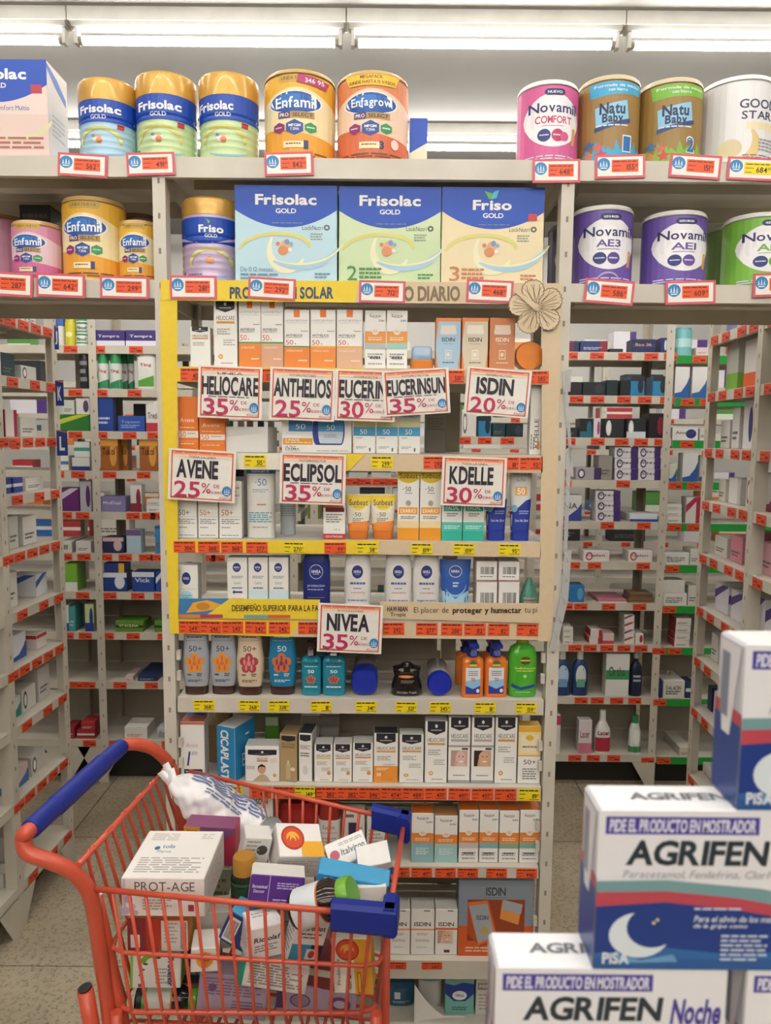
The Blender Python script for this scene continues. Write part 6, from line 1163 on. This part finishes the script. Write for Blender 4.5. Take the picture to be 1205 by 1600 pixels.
# the bent handle tube with its two uprights
near = [P(36, 1308, 1.0396), P(44, 1332, 1.0348), P(78, 1345, 1.0377), P(112, 1361, 1.0472), P(136, 1388, 1.0586), P(147, 1425, 1.0681), P(158, 1500, 1.0805), P(172, 1598, 1.0948)]
near = [H1 + gd*.02, H1 - gd*.004] + near; near.append(near[-1] + Vector((.03, .02, -.5)))
far = [H2 - gd*.02, H2 + gd*.004, P(215, 1163, 1.3604), P(242, 1172, 1.3843), P(264, 1194, 1.4083), P(276, 1226, 1.4226), P(284, 1300, 1.4274), P(292, 1380, 1.4274)]
far.append(far[-1] + Vector((.03, -.02, -.55)))
hf = tb(smooth(near), .0118, CORAL, 'handle_tube', cart, 12); tb(smooth(far), .0118, CORAL, 'handle_tube', cart, 12)
g = MB(); gp = [mix(H1, H2, t)-CO for t in (0, .02, .22, .24, .76, .78, .98, 1)]
for i, r in enumerate((.0142, .0155, .0155, .0172, .0172, .0155, .0155, .0142)): pass
ring0 = None
def rtube(mb, pts, rs, m, seg=14):
    for i in range(len(pts)-1):
        t = (pts[i+1]-pts[i]).normalized(); u = t.orthogonal().normalized(); s = t.cross(u)
        q = [[tuple(pts[k]+(u*math.cos(2*math.pi*j/seg)+s*math.sin(2*math.pi*j/seg))*rs[k]) for j in range(seg)] for k in (i, i+1)]
        mb.faces(q[0]+q[1], [(j, (j+1) % seg, seg+(j+1) % seg, seg+j) for j in range(seg)], m, True)
    for k, rv in ((0, True), (-1, False)):
        t = (pts[1]-pts[0]).normalized(); u = t.orthogonal().normalized(); s = t.cross(u)
        f = [tuple(pts[k]+(u*math.cos(2*math.pi*j/seg)+s*math.sin(2*math.pi*j/seg))*rs[k]) for j in range(seg)]
        mb.poly(f[::-1] if rv else f, m)
rtube(g, gp, (.0142, .0158, .0158, .0172, .0172, .0158, .0158, .0142), CBLUE); g.build('grip', cart)
# second thinner upright and the stub with a black plug
p0 = P(152, 1400, 1.0805); tb([p0, P(172, 1490, 1.0948), P(197, 1610, 1.0996), P(204, 1610, 1.0996)+Vector((.02, .01, -.4))], .0088, CORAL, 'brace', cart)
s0, s1 = P(133, 1545, 1.0758), P(150, 1640, 1.0853); st = tb([s0, s1, s1+Vector((.01, .0, -.3))], .0125, CORAL, 'stub_tube', cart, 12); tb([s0 + Vector((-.0006, 0, .003)), s0], .0105, M('2a2a2c', .5), 'plug', st, 12)
# the basket
bk = link('basket', None, cart)
def loop(pts, r, nm): tb(pts, r, CORAL, nm, bk, 6, True)
rim = .0044; wr = .0029
E1, E2 = PZ(122, 1352, 1.005), PZ(271, 1189, 1.005)
tb([A, B_], rim, CORAL, 'rim_wire', bk); tb([D_, C_], rim, CORAL, 'rim_wire', bk); tb([B_, C_], rim, CORAL, 'rim_wire', bk); tb([E1, E2], rim*1.1, CORAL, 'rim_wire', bk)
M_ = [mix(A, a_, .5), mix(B_, b_, .5), mix(C_, c_, .5), mix(D_, d_, .5)]
def rounded(q, k=.12):
    out = []
    for i in range(4):
        p, o, n = q[i], q[i-1], q[(i+1) % 4]
        e0 = p+(o-p).normalized()*.03; e1 = p+(n-p).normalized()*.03
        out += [e0, p*.5+(e0+e1)*.25, e1]
    return out
loop(rounded(M_), .0034, 'hoop_wire'); loop(rounded([a_, b_, c_, d_]), .0042, 'hoop_wire'); loop(rounded([mix(x, y, .12) for x, y in zip(M_, (a_, b_, c_, d_))]), .0001, 'hoop_wire') if 0 else None
drop = Vector((0, 0, -.054)); fd = Vector((0, 0, -.054))
for i in range(1, 17):
    t = i/17; q = mix(a_, b_, t); tb([mix(A, B_, t), q, q+drop+Vector((.008, .012, 0))], wr, CORAL, 'wire', bk, 6)
for i in range(1, 16):
    t = i/16; tb([mix(D_, C_, t), mix(d_, c_, t)], wr, CORAL, 'wire', bk, 6)
for i in range(1, 10):
    t = i/10; tb([mix(B_, C_, t), mix(b_, c_, t)], wr, CORAL, 'wire', bk, 6)
for i in range(6):                       # handle end: hairpin wires hanging from the raised rim
    t0, t1 = .07+i*.155, .07+i*.155+.075
    p, q = mix(E1, E2, t0), mix(E1, E2, t1); bp, bq = mix(a_, d_, t0), mix(a_, d_, t1)
    tb(smooth([bp, mix(bp, p, .9), mix(p, q, .5)+Vector((0, 0, .002)), mix(bq, q, .9), bq], 5), wr*1.1, CORAL, 'hairpin_wire', bk, 6)
for i in range(1, 9):
    t = i/9; tb([mix(a_, d_, t)+fd, mix(b_, c_, t)+fd], wr, CORAL, 'floor_wire', bk, 6)
for i in range(1, 14):
    t = i/14; tb([mix(a_, b_, t)+fd, mix(d_, c_, t)+fd], wr, CORAL, 'floor_wire', bk, 6)
# bumpers
def bumper(corner, along, back, l1, l2, nm='bumper'):
    b = MB(); al, ba = along.normalized(), back.normalized(); nrm = al.cross(ba); nrm = nrm if nrm.z > 0 else -nrm
    for org, dr, ln, sd in ((corner, al, l1, ba), (corner, ba, l2, al)):
        o0 = org - sd*.011 - dr*.011; pts = []
        prof = [(-.026, -.002), (-.02, -.007), (.012, -.007), (.018, -.002), (.018, .012), (.012, .017), (-.02, .017), (-.026, .012)]
        for e in (0, ln): pts += [tuple(o0 + dr*e + sd*(y+.005) + Vector((0, 0, z)) - CO) for z, y in prof]
        n = len(prof); b.faces(pts, [(j, (j+1) % n, n+(j+1) % n, n+j) for j in range(n)], CBLUE); b.faces(pts, [tuple(range(n))], CBLUE); b.faces(pts, [tuple(range(2*n-1, n-1, -1))], CBLUE)
    b.build(nm, bk)
bumper(B_, A-B_, C_-B_, .095, .04); bumper(C_, D_-C_, B_-C_, .075, .035)
# lower blue rail, tray frame, legs and castors
tb([mix(a_, b_, .38)+Vector((0, .03, -.08)), b_+Vector((0.02, .02, -.08))], .017, CBLUE, 'lower_rail', cart, 10)
lo = [Vector((p.x, p.y, .27)) for p in (a_, b_, c_, d_)]
tb(lo, .009, CORAL, 'lower_frame', cart, 8, True)
for i, p in enumerate((a_, b_, c_, d_)):
    tb([p, lo[i], Vector((p.x, p.y, .1))], .009, CORAL, 'leg', cart)
    w = MB(); x, y = p.x-CO.x, p.y-CO.y; w.tube([(x, y-.012, .05), (x, y+.012, .05)], .05, plas('2b2b2e', .6), 16); w.build('wheel', cart)
for i in range(1, 8): tb([mix(lo[0], lo[3], i/8), mix(lo[1], lo[2], i/8)], wr, CORAL, 'tray_wire', cart, 6)

# ================================================================== goods in the cart
def cbox(c, w, d, h, rot, label, cols, arts, name='medicine_box', group='boxes in the cart', k_=.94):
    w, d, h = w*k_, d*k_, h*k_
    Rm = Matrix.Rotation(rot[2], 3, 'Z') @ Matrix.Rotation(rot[1], 3, 'Y') @ Matrix.Rotation(rot[0], 3, 'X')
    p = Vector(c) - Rm @ Vector((0, 0, h/2))
    t = thing(name, label, 'box', p, rot, group)
    k = [M(x) for x in cols]; b = MB(); b.carton(w, d, h, k[0], k[1] if len(k) > 1 else None, k[2] if len(k) > 2 else None); b.build('body', t)
    b = MB()
    for face, ar in arts: draw(b, [R(.02, .02, .98, .98, cols[0] if face in ('front', 'back') else cols[min(2, len(cols)-1)] if face == 'top' else cols[min(1, len(cols)-1)])] + ar, fbox(w, d, h, face))
    if b.f: b.build('carton_print', t)
    return t
FP = 1.085
def fbx(x0, x1, y0, y1, Yf): p, q = P(x0, (y0+y1)/2, Yf), P(x1, (y0+y1)/2, Yf); zt, zb = P((x0+x1)/2, y0, Yf).z, P((x0+x1)/2, y1, Yf).z; return (p.x+q.x)/2, (zt+zb)/2, q.x-p.x, zt-zb
x_, z_, w_, h_ = fbx(190, 320, 1372, 1432, FP); d_p = PZ(280, 1298, z_+h_/2).y-FP
cbox((x_, FP+d_p/2, z_), w_, d_p, h_, (0, 0, 0), 'large white box with flower print and brown lettering on top of the cart load', ('e8e0da', 'dcd6d0', 'efebe6'),
     [('front', [T('PROT-AGE', .16, .1, .88, .34, '5c4038', 0), R(.02, .02, .05, .98, 'cdb8cc'), E(.08, .55, .05, .1, 'c0a8c4'), E(.13, .75, .04, .08, 'c8b4cc'), E(.05, .85, .05, .1, 'c4aec8'), E(.16, .9, .04, .07, 'c0a8c4'), L(.25, .55, .6, .85, 4, 'a89c98'), R(.8, .68, .87, .85, 'a83a50')]),
      ('top', [T('tolis', .3, .32, .46, .4, '4a7aa8', 1), E(.24, .4, .035, .04, '2f6aa0'), T('Pharma', .26, .44, .44, .5, '6d7a84', 0), L(.1, .6, .9, .92, 7, 'b0a8a2'), L(.1, .08, .9, .25, 4, 'c8c2bc'), R(.45, .02, .75, .3, 'efece8')]), ('right', [L(.15, .2, .85, .8, 6, 'c0bab4')])], 'beauty_box', k_=1.0)
x_, z_, w_, h_ = fbx(200, 296, 1434, 1484, 1.102)
cbox((x_, 1.1+.05, z_), w_/.94, .1/.94, h_/.94, (0, 0, 0), 'orange and crimson box with barcode under the large white box', ('c8502c', 'd8a02c', 'd89a34'), [('front', [R(0, 0, .3, 1, '8a2c34'), G([(.3, 0), (.6, 0), (.5, 1), (.3, 1)], 'b83a2a'), R(.55, .06, .98, 1, 'e0dad2'), BAR(.86, .1, .96, .95), L(.6, .12, .82, .8, 6, 'a8a49c'), R(.05, .5, .2, .9, 'e6dcd4')]), ('right', [L(.2, .2, .8, .8, 4, '8a5a1c')])])
x_, z_, w_, h_ = fbx(202, 280, 1489, 1549, 1.1)
cbox((x_, 1.128, z_), .08/.94, .05/.94, .06/.94, (0, .04, .06), 'white box with lime edge and scattered green capsules printed', ('e9e8e2', '8ac040', 'd8dcd0'), [('front', [R(0, 0, .05, 1, '8ac040'), swirl(.42, .22, .16, .14, '7ab83c', 2.2, 5.6, .05), E(.3, .3, .05, .03, '3c4a34'), E(.55, .12, .05, .03, '3c4a34'), E(.24, .46, .05, .03, '3c4a34'), E(.2, .62, .04, .03, '3c4a34'), L(.5, .42, .74, .9, 5, 'a8a49c'), R(.16, .86, .27, .96, 'a83a50')])])
t = THINGS[-1]; b = MB(); draw(b, [T('Proteflor', .1, .15, .92, .85, '3a3478', 2)], lambda u, v, o: (.024+.014*(.5-v)*1.0, -.025-.0012-o, .06*(1-u))); b.build('lettering_print', t)
def cbottle(c, r, ln, rot, label, body, cap, capf, bands=(), name='supplement_bottle'):
    Rm = Matrix.Rotation(rot[2], 3, 'Z') @ Matrix.Rotation(rot[1], 3, 'Y') @ Matrix.Rotation(rot[0], 3, 'X')
    t = thing(name, label, 'bottle', Vector(c) - Rm @ Vector((0, 0, ln/2)), rot, 'bottles in the cart')
    hb = ln*(1-capf); b = MB(); b.loft([(0, r*.93, r*.93, 2, 1), (.004, r, r, 2), (hb*.84, r, r, 2), (hb*.96, r*.75, r*.75, 2), (hb, r*.7, r*.7, 2)], body, seg=24); b.build('body', t)
    b = MB(); b.loft([(hb, r*.82, r*.82, 2, 1), (ln-.003, r*.82, r*.82, 2), (ln, r*.76, r*.76, 2, 1)], cap, seg=24); b.build('cap', t)
    for z0, z1, m in bands:
        b = MB(); b.loft([(z0*ln, r*1.012, r*1.012, 2), (z1*ln, r*1.012, r*1.012, 2)], m, False, False, 24); b.build('label_band', t)
    return t
BLK = plas('1a1a1c', .15)
cbottle(P(262, 1561, 1.135), .021, .1, (0, math.pi/2, .05), 'black bottle with white label and lime cap lying at the cart bottom', BLK, plas('6ab02c'), .13, ((.03, .12, M('1a1a1c')), (.12, .18, M('5ab04c')), (.18, .58, M('e0ded6')), (.58, .61, M('d8843c'))))
cbox(P(322, 1484, 1.0986), .046, .05, .042, (0, .05, .15), 'small white box with an orange sun disc', ('ece8e2', 'd3cfc8', 'e4e0da'), [('front', [E(.5, .5, .3, .34, 'efa030'), T('Nuds', .32, .46, .68, .54, '8a5a1c', 0)])])
cbox(P(378, 1443, 1.1173), .05, .045, .058, (0, .42, -.2), 'navy box with a white barcode panel', ('223a78', '2c4a8c', '4a9cc8'), [('front', [R(.1, .12, .5, .92, 'e6e4de'), BAR(.14, .2, .46, .84)]), ('top', [R(.1, .1, .9, .9, '4a9cc8')])])
cbox(P(409, 1458, 1.0939), .058, .05, .055, (0, .1, .5), 'white lettered box standing beside the navy one', ('ece8e4', 'e2ded8', 'efece8'), [('front', [T('Ricrolaf', .12, .3, .9, .46, '3a3a44', 2), L(.15, .56, .85, .8, 3, '8a8a8c')]), ('left', [L(.15, .2, .8, .8, 6, '9a9a98')]), ('top', [L(.2, .2, .8, .5, 2, 'b0aca8')])])
cbox(P(478, 1460, 1.0986), .056, .04, .074, (0, .3, .35), 'white box with cyan lower half tilted against the rim', ('e9e6e2', 'dedad6', 'eae6e2'), [('front', [T('Microbiot', .1, .12, .92, .24, '34343c', 2), L(.15, .3, .85, .46, 2, '8a6a64'), R(0, .56, .62, 1, '3a94b4'), R(.62, .56, 1, 1, '2a3050'), R(.5, .66, .86, .9, 'd8d4cc'), E(.68, .78, .1, .09, 'b83a3c')]), ('left', [L(.15, .1, .85, .9, 8, '9a98a0')])])
cbox(P(428, 1515, 1.0958), .118, .03, .05, (0, .2, .05), 'wide white leaflet-covered box with a teal edge', ('e6e2dc', '2f9c84', 'e0dcd6'), [('front', [R(0, 0, .09, 1, '2fa488'), L(.16, .1, .92, .9, 8, '8a8884'), R(.7, .04, .98, .3, 'e8d0d4')])])
cbox(P(366, 1545, 1.13), .12, .04, .08, (0, .12, .04), 'lavender box with dark ruled lines leaning on the wire', ('b9a4bc', 'a48fa8', 'b4a0b8'), [('front', [L(.1, .08, .9, .5, 6, '8a748e'), R(.5, .58, .95, .6, '5c4468'), R(.5, .65, .95, .67, '5c4468'), R(.5, .72, .95, .74, '5c4468'), R(.5, .79, .95, .81, '5c4468'), E(.2, .3, .06, .1, '7a5c88')])])
cbox(P(497, 1547, 1.15), .14, .05, .05, (0, .06, -.05), 'long lavender box with oval window on the cart floor', ('bda8c0', 'a893ac', 'b8a4bc'), [('front', [E(.3, .55, .13, .26, '6d4c7c'), E(.3, .55, .11, .22, 'a08aa8'), E(.8, .55, .14, .28, '7a4a86'), E(.8, .55, .08, .15, 'd8c8dc'), R(0, .1, .1, .9, '5c3a70')])])
cbox(P(553, 1497, 1.096), .066, .04, .098, (0, -.06, -.1), 'white and yellow upright box with a round red emblem', ('ece6da', 'e0a838', 'e8e0d0'), [('front', [R(.55, 0, 1, 1, 'e8a830'), E(.4, .2, .3, .2, 'b83020'), E(.4, .2, .26, .17, 'd8502a'), swirl(.4, .22, .16, .1, 'efb040', math.pi, 2*math.pi, .03), swirl(.4, .26, .08, .1, 'efb040', math.pi, 2*math.pi, .03), R(.62, .6, .72, .98, '8a5a1c'), R(.64, .62, .7, .96, 'e8a830'), E(.42, .68, .05, .04, '6d6a64'), E(.42, .84, .05, .08, 'b0a89c')])])
t = THINGS[-1]; b = MB(); draw(b, [T('Probiotic', .1, .3, .9, .7, '8a7a6c', 1)], lambda u, v, o: (-.022+.014*(v-.5), -.0188-.0012-o, .01+.055*u)); b.build('lettering_print', t)
cbottle(P(382, 1386, 1.16), .0225, .112, (0, 0, 0), 'dark green bottle with a gold cap standing in the cart', plas('16241a', .15), M('c08a34', .35, .3, 'plastic'), .26, ((.1, .6, M('1f3a24')), (.62, .66, M('2f5a30'))))
cbox(P(432, 1384, 1.136), .092, .05, .055, (-.15, .14, .12), 'purple box with white lettering and a white top flap', ('5a2f8c', 'e8e4e0', 'e8e4e0'), [('front', [R(.35, 0, .365, 1, 'b9a4d4'), T('Botanical', .05, .3, .32, .4, 'e6dcf2', 1), T('Doctor', .08, .44, .28, .54, 'e6dcf2', 1), L(.5, .2, .9, .42, 3, 'c8b4e0'), L(.45, .7, .95, .88, 2, 'c8b4e0')])])
cbox(P(462, 1328, 1.2215), .085, .07, .06, (.45, .2, .35), 'white box with a round red and yellow emblem tossed on the heap', ('ece6e0', 'e2dcd6', 'efeae6'), [('top', [R(.5, .55, 1, 1, 'efb030'), E(.34, .45, .26, .36, 'b83020'), E(.34, .45, .22, .3, 'd8502a'), swirl(.34, .5, .13, .18, 'efb040', math.pi, 2*math.pi, .03), swirl(.34, .55, .06, .16, 'efb040', math.pi, 2*math.pi, .02)]), ('front', [L(.1, .2, .9, .8, 6, 'c8c0b8')]), ('right', [L(.2, .2, .8, .8, 5, 'c8c0b8')])])
cbox(P(545, 1336, 1.2081), .075, .05, .042, (.5, -.3, .25), 'white lettered box near the nose of the cart', ('ece8e4', 'e4e0dc', 'efece8'), [('top', [E(.18, .55, .12, .2, 'c05a6c'), T('Italviron', .34, .4, .94, .66, '5a5a64', 1, .1), L(.34, .16, .94, .3, 2, 'a8a4a4')]), ('front', [L(.1, .2, .9, .8, 4, 'b8b4b0')])])
cbox(P(585, 1344, 1.1710), .06, .045, .035, (.4, -.2, .1), 'white box with a blue end beside the wire', ('ece8e4', '2f94cc', 'efece8'), [('front', [G([(.3, 1), (1, .4), (1, 1)], '4a8cc4'), L(.1, .2, .6, .5, 2, 'b0aca8')])])
cbox(P(552, 1370, 1.1043), .122, .035, .026, (.3, .19, .0), 'long bright blue box lying across the front of the heap', ('2a8cc4', '2684ba', '4aa4d4'), [('front', [R(.1, .15, .22, .85, 'e4e8ea'), R(.34, .1, .345, .9, '8cc8e6'), T('Lacdiar', .6, .35, .82, .65, 'dff0f8', 1)])])
cbottle(P(507, 1408, 1.063), .03, .1, (.5, 1.05, .35), 'dark amber bottle with pale label and lime cap tipped over', plas('2a1a10', .12), plas('74b42c'), .18, ((.06, .5, M('dfe6ea')), (.5, .53, M('c8743c'))))
cbox(P(332, 1312, 1.2716), .098, .045, .075, (0, .02, -.05), 'magenta and orange box under the plastic bag', ('8a3f64', 'c83a50', '8a4a74'), [('front', [R(0, 0, .32, 1, 'd8922c'), L(.06, .1, .26, .9, 5, '8a4a1c'), G([(.32, 0), (1, 0), (1, .2), (.65, .45), (.32, .5)], '7a4a78'), G([(.65, .45), (1, .12), (1, 1), (.6, 1)], 'b83450')])])
cbox(P(398, 1322, 1.2155), .05, .04, .06, (.1, .2, .3), 'white box with a round grey seal next to the gold cap', ('e2dfda', 'd6d3ce', 'e6e3de'), [('front', [E(.7, .4, .2, .16, '4a4a4c'), L(.1, .1, .6, .9, 6, 'a8a49c')])])
cbottle(P(424, 1298, 1.2829), .024, .07, (.9, .3, 0), 'black lidded bottle peeking out behind the emblem box', plas('d9d6d0'), BLK, .4)
# fillers lower in the load
for i, (cx, cy, Y, w, d, h, rz, c1, c2, st, lb) in enumerate((
    (338, 1440, 1.27, .07, .05, .07, .1, 'dcd7cf', 'cfc9c0', 'l', 'white plain box between the large white box and the navy one'),
    (305, 1490, 1.27, .09, .05, .08, 0, '2f3a44', '262f38', 'l', 'dark slate carton deep behind the sun disc box'),
    (505, 1505, 1.23, .07, .05, .06, -.2, '8a3a3c', '7a3034', 'm', 'wine red carton behind the tilted box'),
    (540, 1450, 1.21, .05, .04, .06, .3, 'c8c4bc', 'b9b4ac', 'l', 'pale carton under the blue bumper'),
    (455, 1425, 1.27, .1, .04, .045, 0, 'd8d4cc', 'cac5bc', 'l', 'ivory carton beneath the purple box'),
    (575, 1395, 1.17, .06, .03, .04, .1, 'e9e6e2', 'c8a8a0', 's', 'white and pink box just behind the blue bumper'))):
    cbox(P(cx, cy, Y*.935), w, d, h, (0, 0, rz), lb, (c1, c2), [('front', style_art(st, 'd9d4cc', ink='8d8981'))])
cbox((-.2, 1.27, .80), .16, .1, .09, (0, 0, .1), 'white carton low in the cart behind the lettered boxes', ('d9d5ce', 'cfcbc4'), [('front', [L(.1, .2, .9, .6, 3, 'a8a49c')])])
cbox((-.33, 1.34, .80), .11, .09, .1, (0, 0, -.05), 'pale green carton low in the cart beneath the magenta box', ('b9c8b0', 'a8b8a0'), [('front', [L(.1, .2, .9, .6, 3, '6d8a64')])])
# ---- twisted white plastic bag with printed lines
bg = thing('plastic_bag', 'knotted white plastic bag with rows of blue print on top of the load', 'bag', (0, 0, 0))
pa, pb_ = P(268, 1222, 1.335), P(416, 1304, 1.335); ax = (pb_-pa); ln = ax.length; ax.normalize(); up = Vector((0, -.55, .83)); up = (up-ax*up.dot(ax)).normalized(); sd = ax.cross(up)
bg.location = (pa+pb_)/2 - Vector((0, 0, .03)); BO = Vector(bg.location)
def bagpt(s, an):
    r = .034*(math.sin(min(1, s*2.6+.12)*math.pi/2)**.8)*(1-.7*(max(0, s-.8)/.2)**2.5)
    r *= 1 + .08*math.sin(3*an+9*s) + .06*math.sin(5*an-14*s) + .035*math.sin(31*s+2*an) + .03*math.sin(9*an+40*s) + .025*math.sin(47*s-6*an)
    return pa + ax*(s*ln) + (up*math.sin(an)*1.05 + sd*math.cos(an)*1.2)*r + up*.008*math.sin(s*6)
BAGM = M('eeebec', .25, 0, 'plastic')
b = MB(); n, m_ = 60, 40; pts = []
for i in range(n+1):
    for j in range(m_): pts.append(tuple(bagpt(i/n, 2*math.pi*j/m_)-BO))
b.faces(pts, [(i*m_+j, i*m_+(j+1) % m_, (i+1)*m_+(j+1) % m_, (i+1)*m_+j) for i in range(n) for j in range(m_)], BAGM, True); b.faces(pts, [tuple(range(m_-1, -1, -1)), tuple(range(n*m_, n*m_+m_))], BAGM); b.build('body', bg)
b = MB(); p0 = pa
for k, (dx, dz) in enumerate(((-.012, .035), (.0, .026), (-.02, .022))):
    q = p0 + Vector((dx, -.004*k, dz)); b.faces([tuple(x-BO) for x in (p0+Vector((.012, 0, .004)), p0+Vector((-.004, -.006, -.006)), q+Vector((-.004, 0, -.002)), q+Vector((.006, .003, .004)), p0+Vector((.004, .008, .006)))], [(0, 1, 2, 3), (3, 2, 4), (1, 4, 2), (0, 3, 4)], BAGM, True)
b.build('knot', bg)
b = MB(); draw(b, [L(.14, .1, .92, .62, 7, '5a6a9c'), L(.3, .66, .7, .8, 2, '7a86a8')], lambda u, v, o: tuple(bagpt(u, 2.9-v*1.9)-BO + (bagpt(u, 2.9-v*1.9)-(pa+ax*(u*ln))).normalized()*(o+.0012)), [i/60 for i in range(61)], [i/20 for i in range(21)], eps=.0008); b.build('lettering_print', bg)

# ================================================================== medicine boxes stacked close to the viewer
AY = .42; sc = AY/F; AW, AH, AD = 388*sc, P(926, 1284, AY).z-P(926, 1529, AY).z, .034
def agri():
    nv, wv = '1f3c88', 'eceaf0'
    return [R(0, 0, 1, 1, 'ebe9ec'), R(.03, .035, .68, .145, '4a3fa0'), T('PIDE EL PRODUCTO EN MOSTRADOR', .045, .05, .665, .132, 'e6e4f0', 2, .12),
            T('AGRIFEN', .12, .18, .73, .34, '27343f', 2, .1), T('Noche', .76, .19, .98, .36, '4a3f9c', 2, .22), T('Paracetamol, Fenilefrina, Clorfenamina', .11, .37, .9, .425, '9a9aa0', 0, .25),
            G([(0, .44), (.3, .43), (.7, .48), (1, .56), (1, .64), (.6, .54), (.3, .5), (0, .51)], '7aa0a4'), G([(0, .51), (.3, .5), (.6, .54), (1, .64), (1, .72), (.6, .62), (.3, .575), (0, .61)], 'c04a58'),
            G([(0, .6), (.3, .57), (.6, .615), (1, .71), (1, 1), (0, 1)], nv), G([(0, .9), (.3, .86), (.6, .9), (1, .86), (1, 1), (0, 1)], '2c6aa8'), R(0, .93, 1, 1, '2a5c9c'),
            E(.19, .78, .13, .145, 'dfe8ee'), E(.245, .73, .11, .13, nv), G([(.1, .9), (.2, .94), (.34, .9), (.36, .95), (.1, .96)], '6a9cc8'), E(.25, .7, .008, .01, 'e0d08c'), E(.265, .68, .008, .01, 'e0d08c'),
            T('PiSA', .035, .89, .15, .965, 'e4e8f0', 2), L(.42, .6, .62, .625, 1, 'd8dcec'), T('Para el alivio de los malestares', .42, .65, .86, .69, 'e0e4f0', 1, .25), T('de la gripe como', .42, .7, .65, .735, 'e0e4f0', 1, .25), L(.54, .77, .74, .95, 6, 'c0cce4')]
def agribox(x0, ybot, label, Y=AY, yaw=0.0):
    c = P(x0, ybot, Y); h = AH
    t = thing('medicine_carton', label, 'box', (c.x+AW/2, Y+AD/2, c.z), (0, 0, yaw), 'stacked night-time medicine boxes')
    k = M('ebe9ec', .3); b = MB(); b.carton(AW, AD, h, k, M('cfd0d8', .3), M('f0eff0', .25), c=.002); b.build('body', t)
    b = MB(); draw(b, agri(), fbox(AW, AD, h), rough=.3)
    draw(b, [T('AGRIFEN', .16, .34, .6, .62, '6a7078', 2, .1), T('Noche', .66, .3, .9, .66, '6d6a8c', 1, .2), G([(.9, .2), (1, .5), (1, .9), (.94, .7)], 'c04a58')], fbox(AW, AD, h, 'top'), rough=.3)
    draw(b, [R(0, .5, 1, 1, '2c4a90'), R(0, .42, 1, .5, 'c04a58'), G([(.1, .03), (.9, .03), (.6, .6), (.3, .6)], 'f0eef2'), R(.2, .1, .5, .5, '8a90a0')], fbox(AW, AD, h, 'left'), rough=.3)
    b.build('front_print', t); return t, c.z
yb1 = 1600
t1, zb = agribox(773, yb1, 'night-time medicine box at the bottom of the near stack, moon hidden below')
t4, _ = agribox(1163, yb1, 'night-time medicine box at the lower right corner, mostly out of frame')
t1.location.z = t4.location.z = P(773, 1512, AY).z-AH
z2 = t1.location.z + AH + .0006
t2, _ = agribox(926, 1530, 'night-time medicine box with crescent moon in full view in the near stack'); t2.location.z = z2
t3, _ = agribox(1152, 1285, 'night-time medicine box on top of the near stack at the right edge'); t3.location.z = z2+AH+.0006; t3.location.y += .002
b = MB(); cz = t1.location.z-.0004; b.box(.02, .3, cz-.04, .62, .475, cz, M('b9a98c', .5, 0, 'paint')); ct = tag(link('counter', None, None, (.3, .39, 0)), 'beige counter top under the stacked medicine boxes', 'counter')
b = MB(); b.box(-.26, -.09, cz-.04, .34, .085, cz, M('b9a98c', .5, 0, 'paint')); b.build('counter_top', ct); b = MB(); b.box(-.24, -.07, 0, .32, .07, cz-.04, M('a8987c', .6, 0, 'paint')); b.build('cabinet', ct)

# ================================================================== labels: look-alikes are told apart by their order
ORDW = ['first', 'second', 'third', 'fourth', 'fifth', 'sixth', 'seventh', 'eighth', 'ninth', 'tenth', 'eleventh', 'twelfth']
bpy.context.view_layer.update()
bylab = {}
for o in THINGS: bylab.setdefault(o['label'], []).append(o)
for lab, os_ in bylab.items():
    if len(os_) < 2: continue
    os_.sort(key=lambda o: o.matrix_world.translation.x)
    n = len(os_)
    for i, o in enumerate(os_):
        o['label'] = lab + (', the left one' if n == 2 and i == 0 else ', the right one' if n == 2 else f', {ORDW[i]} from left')
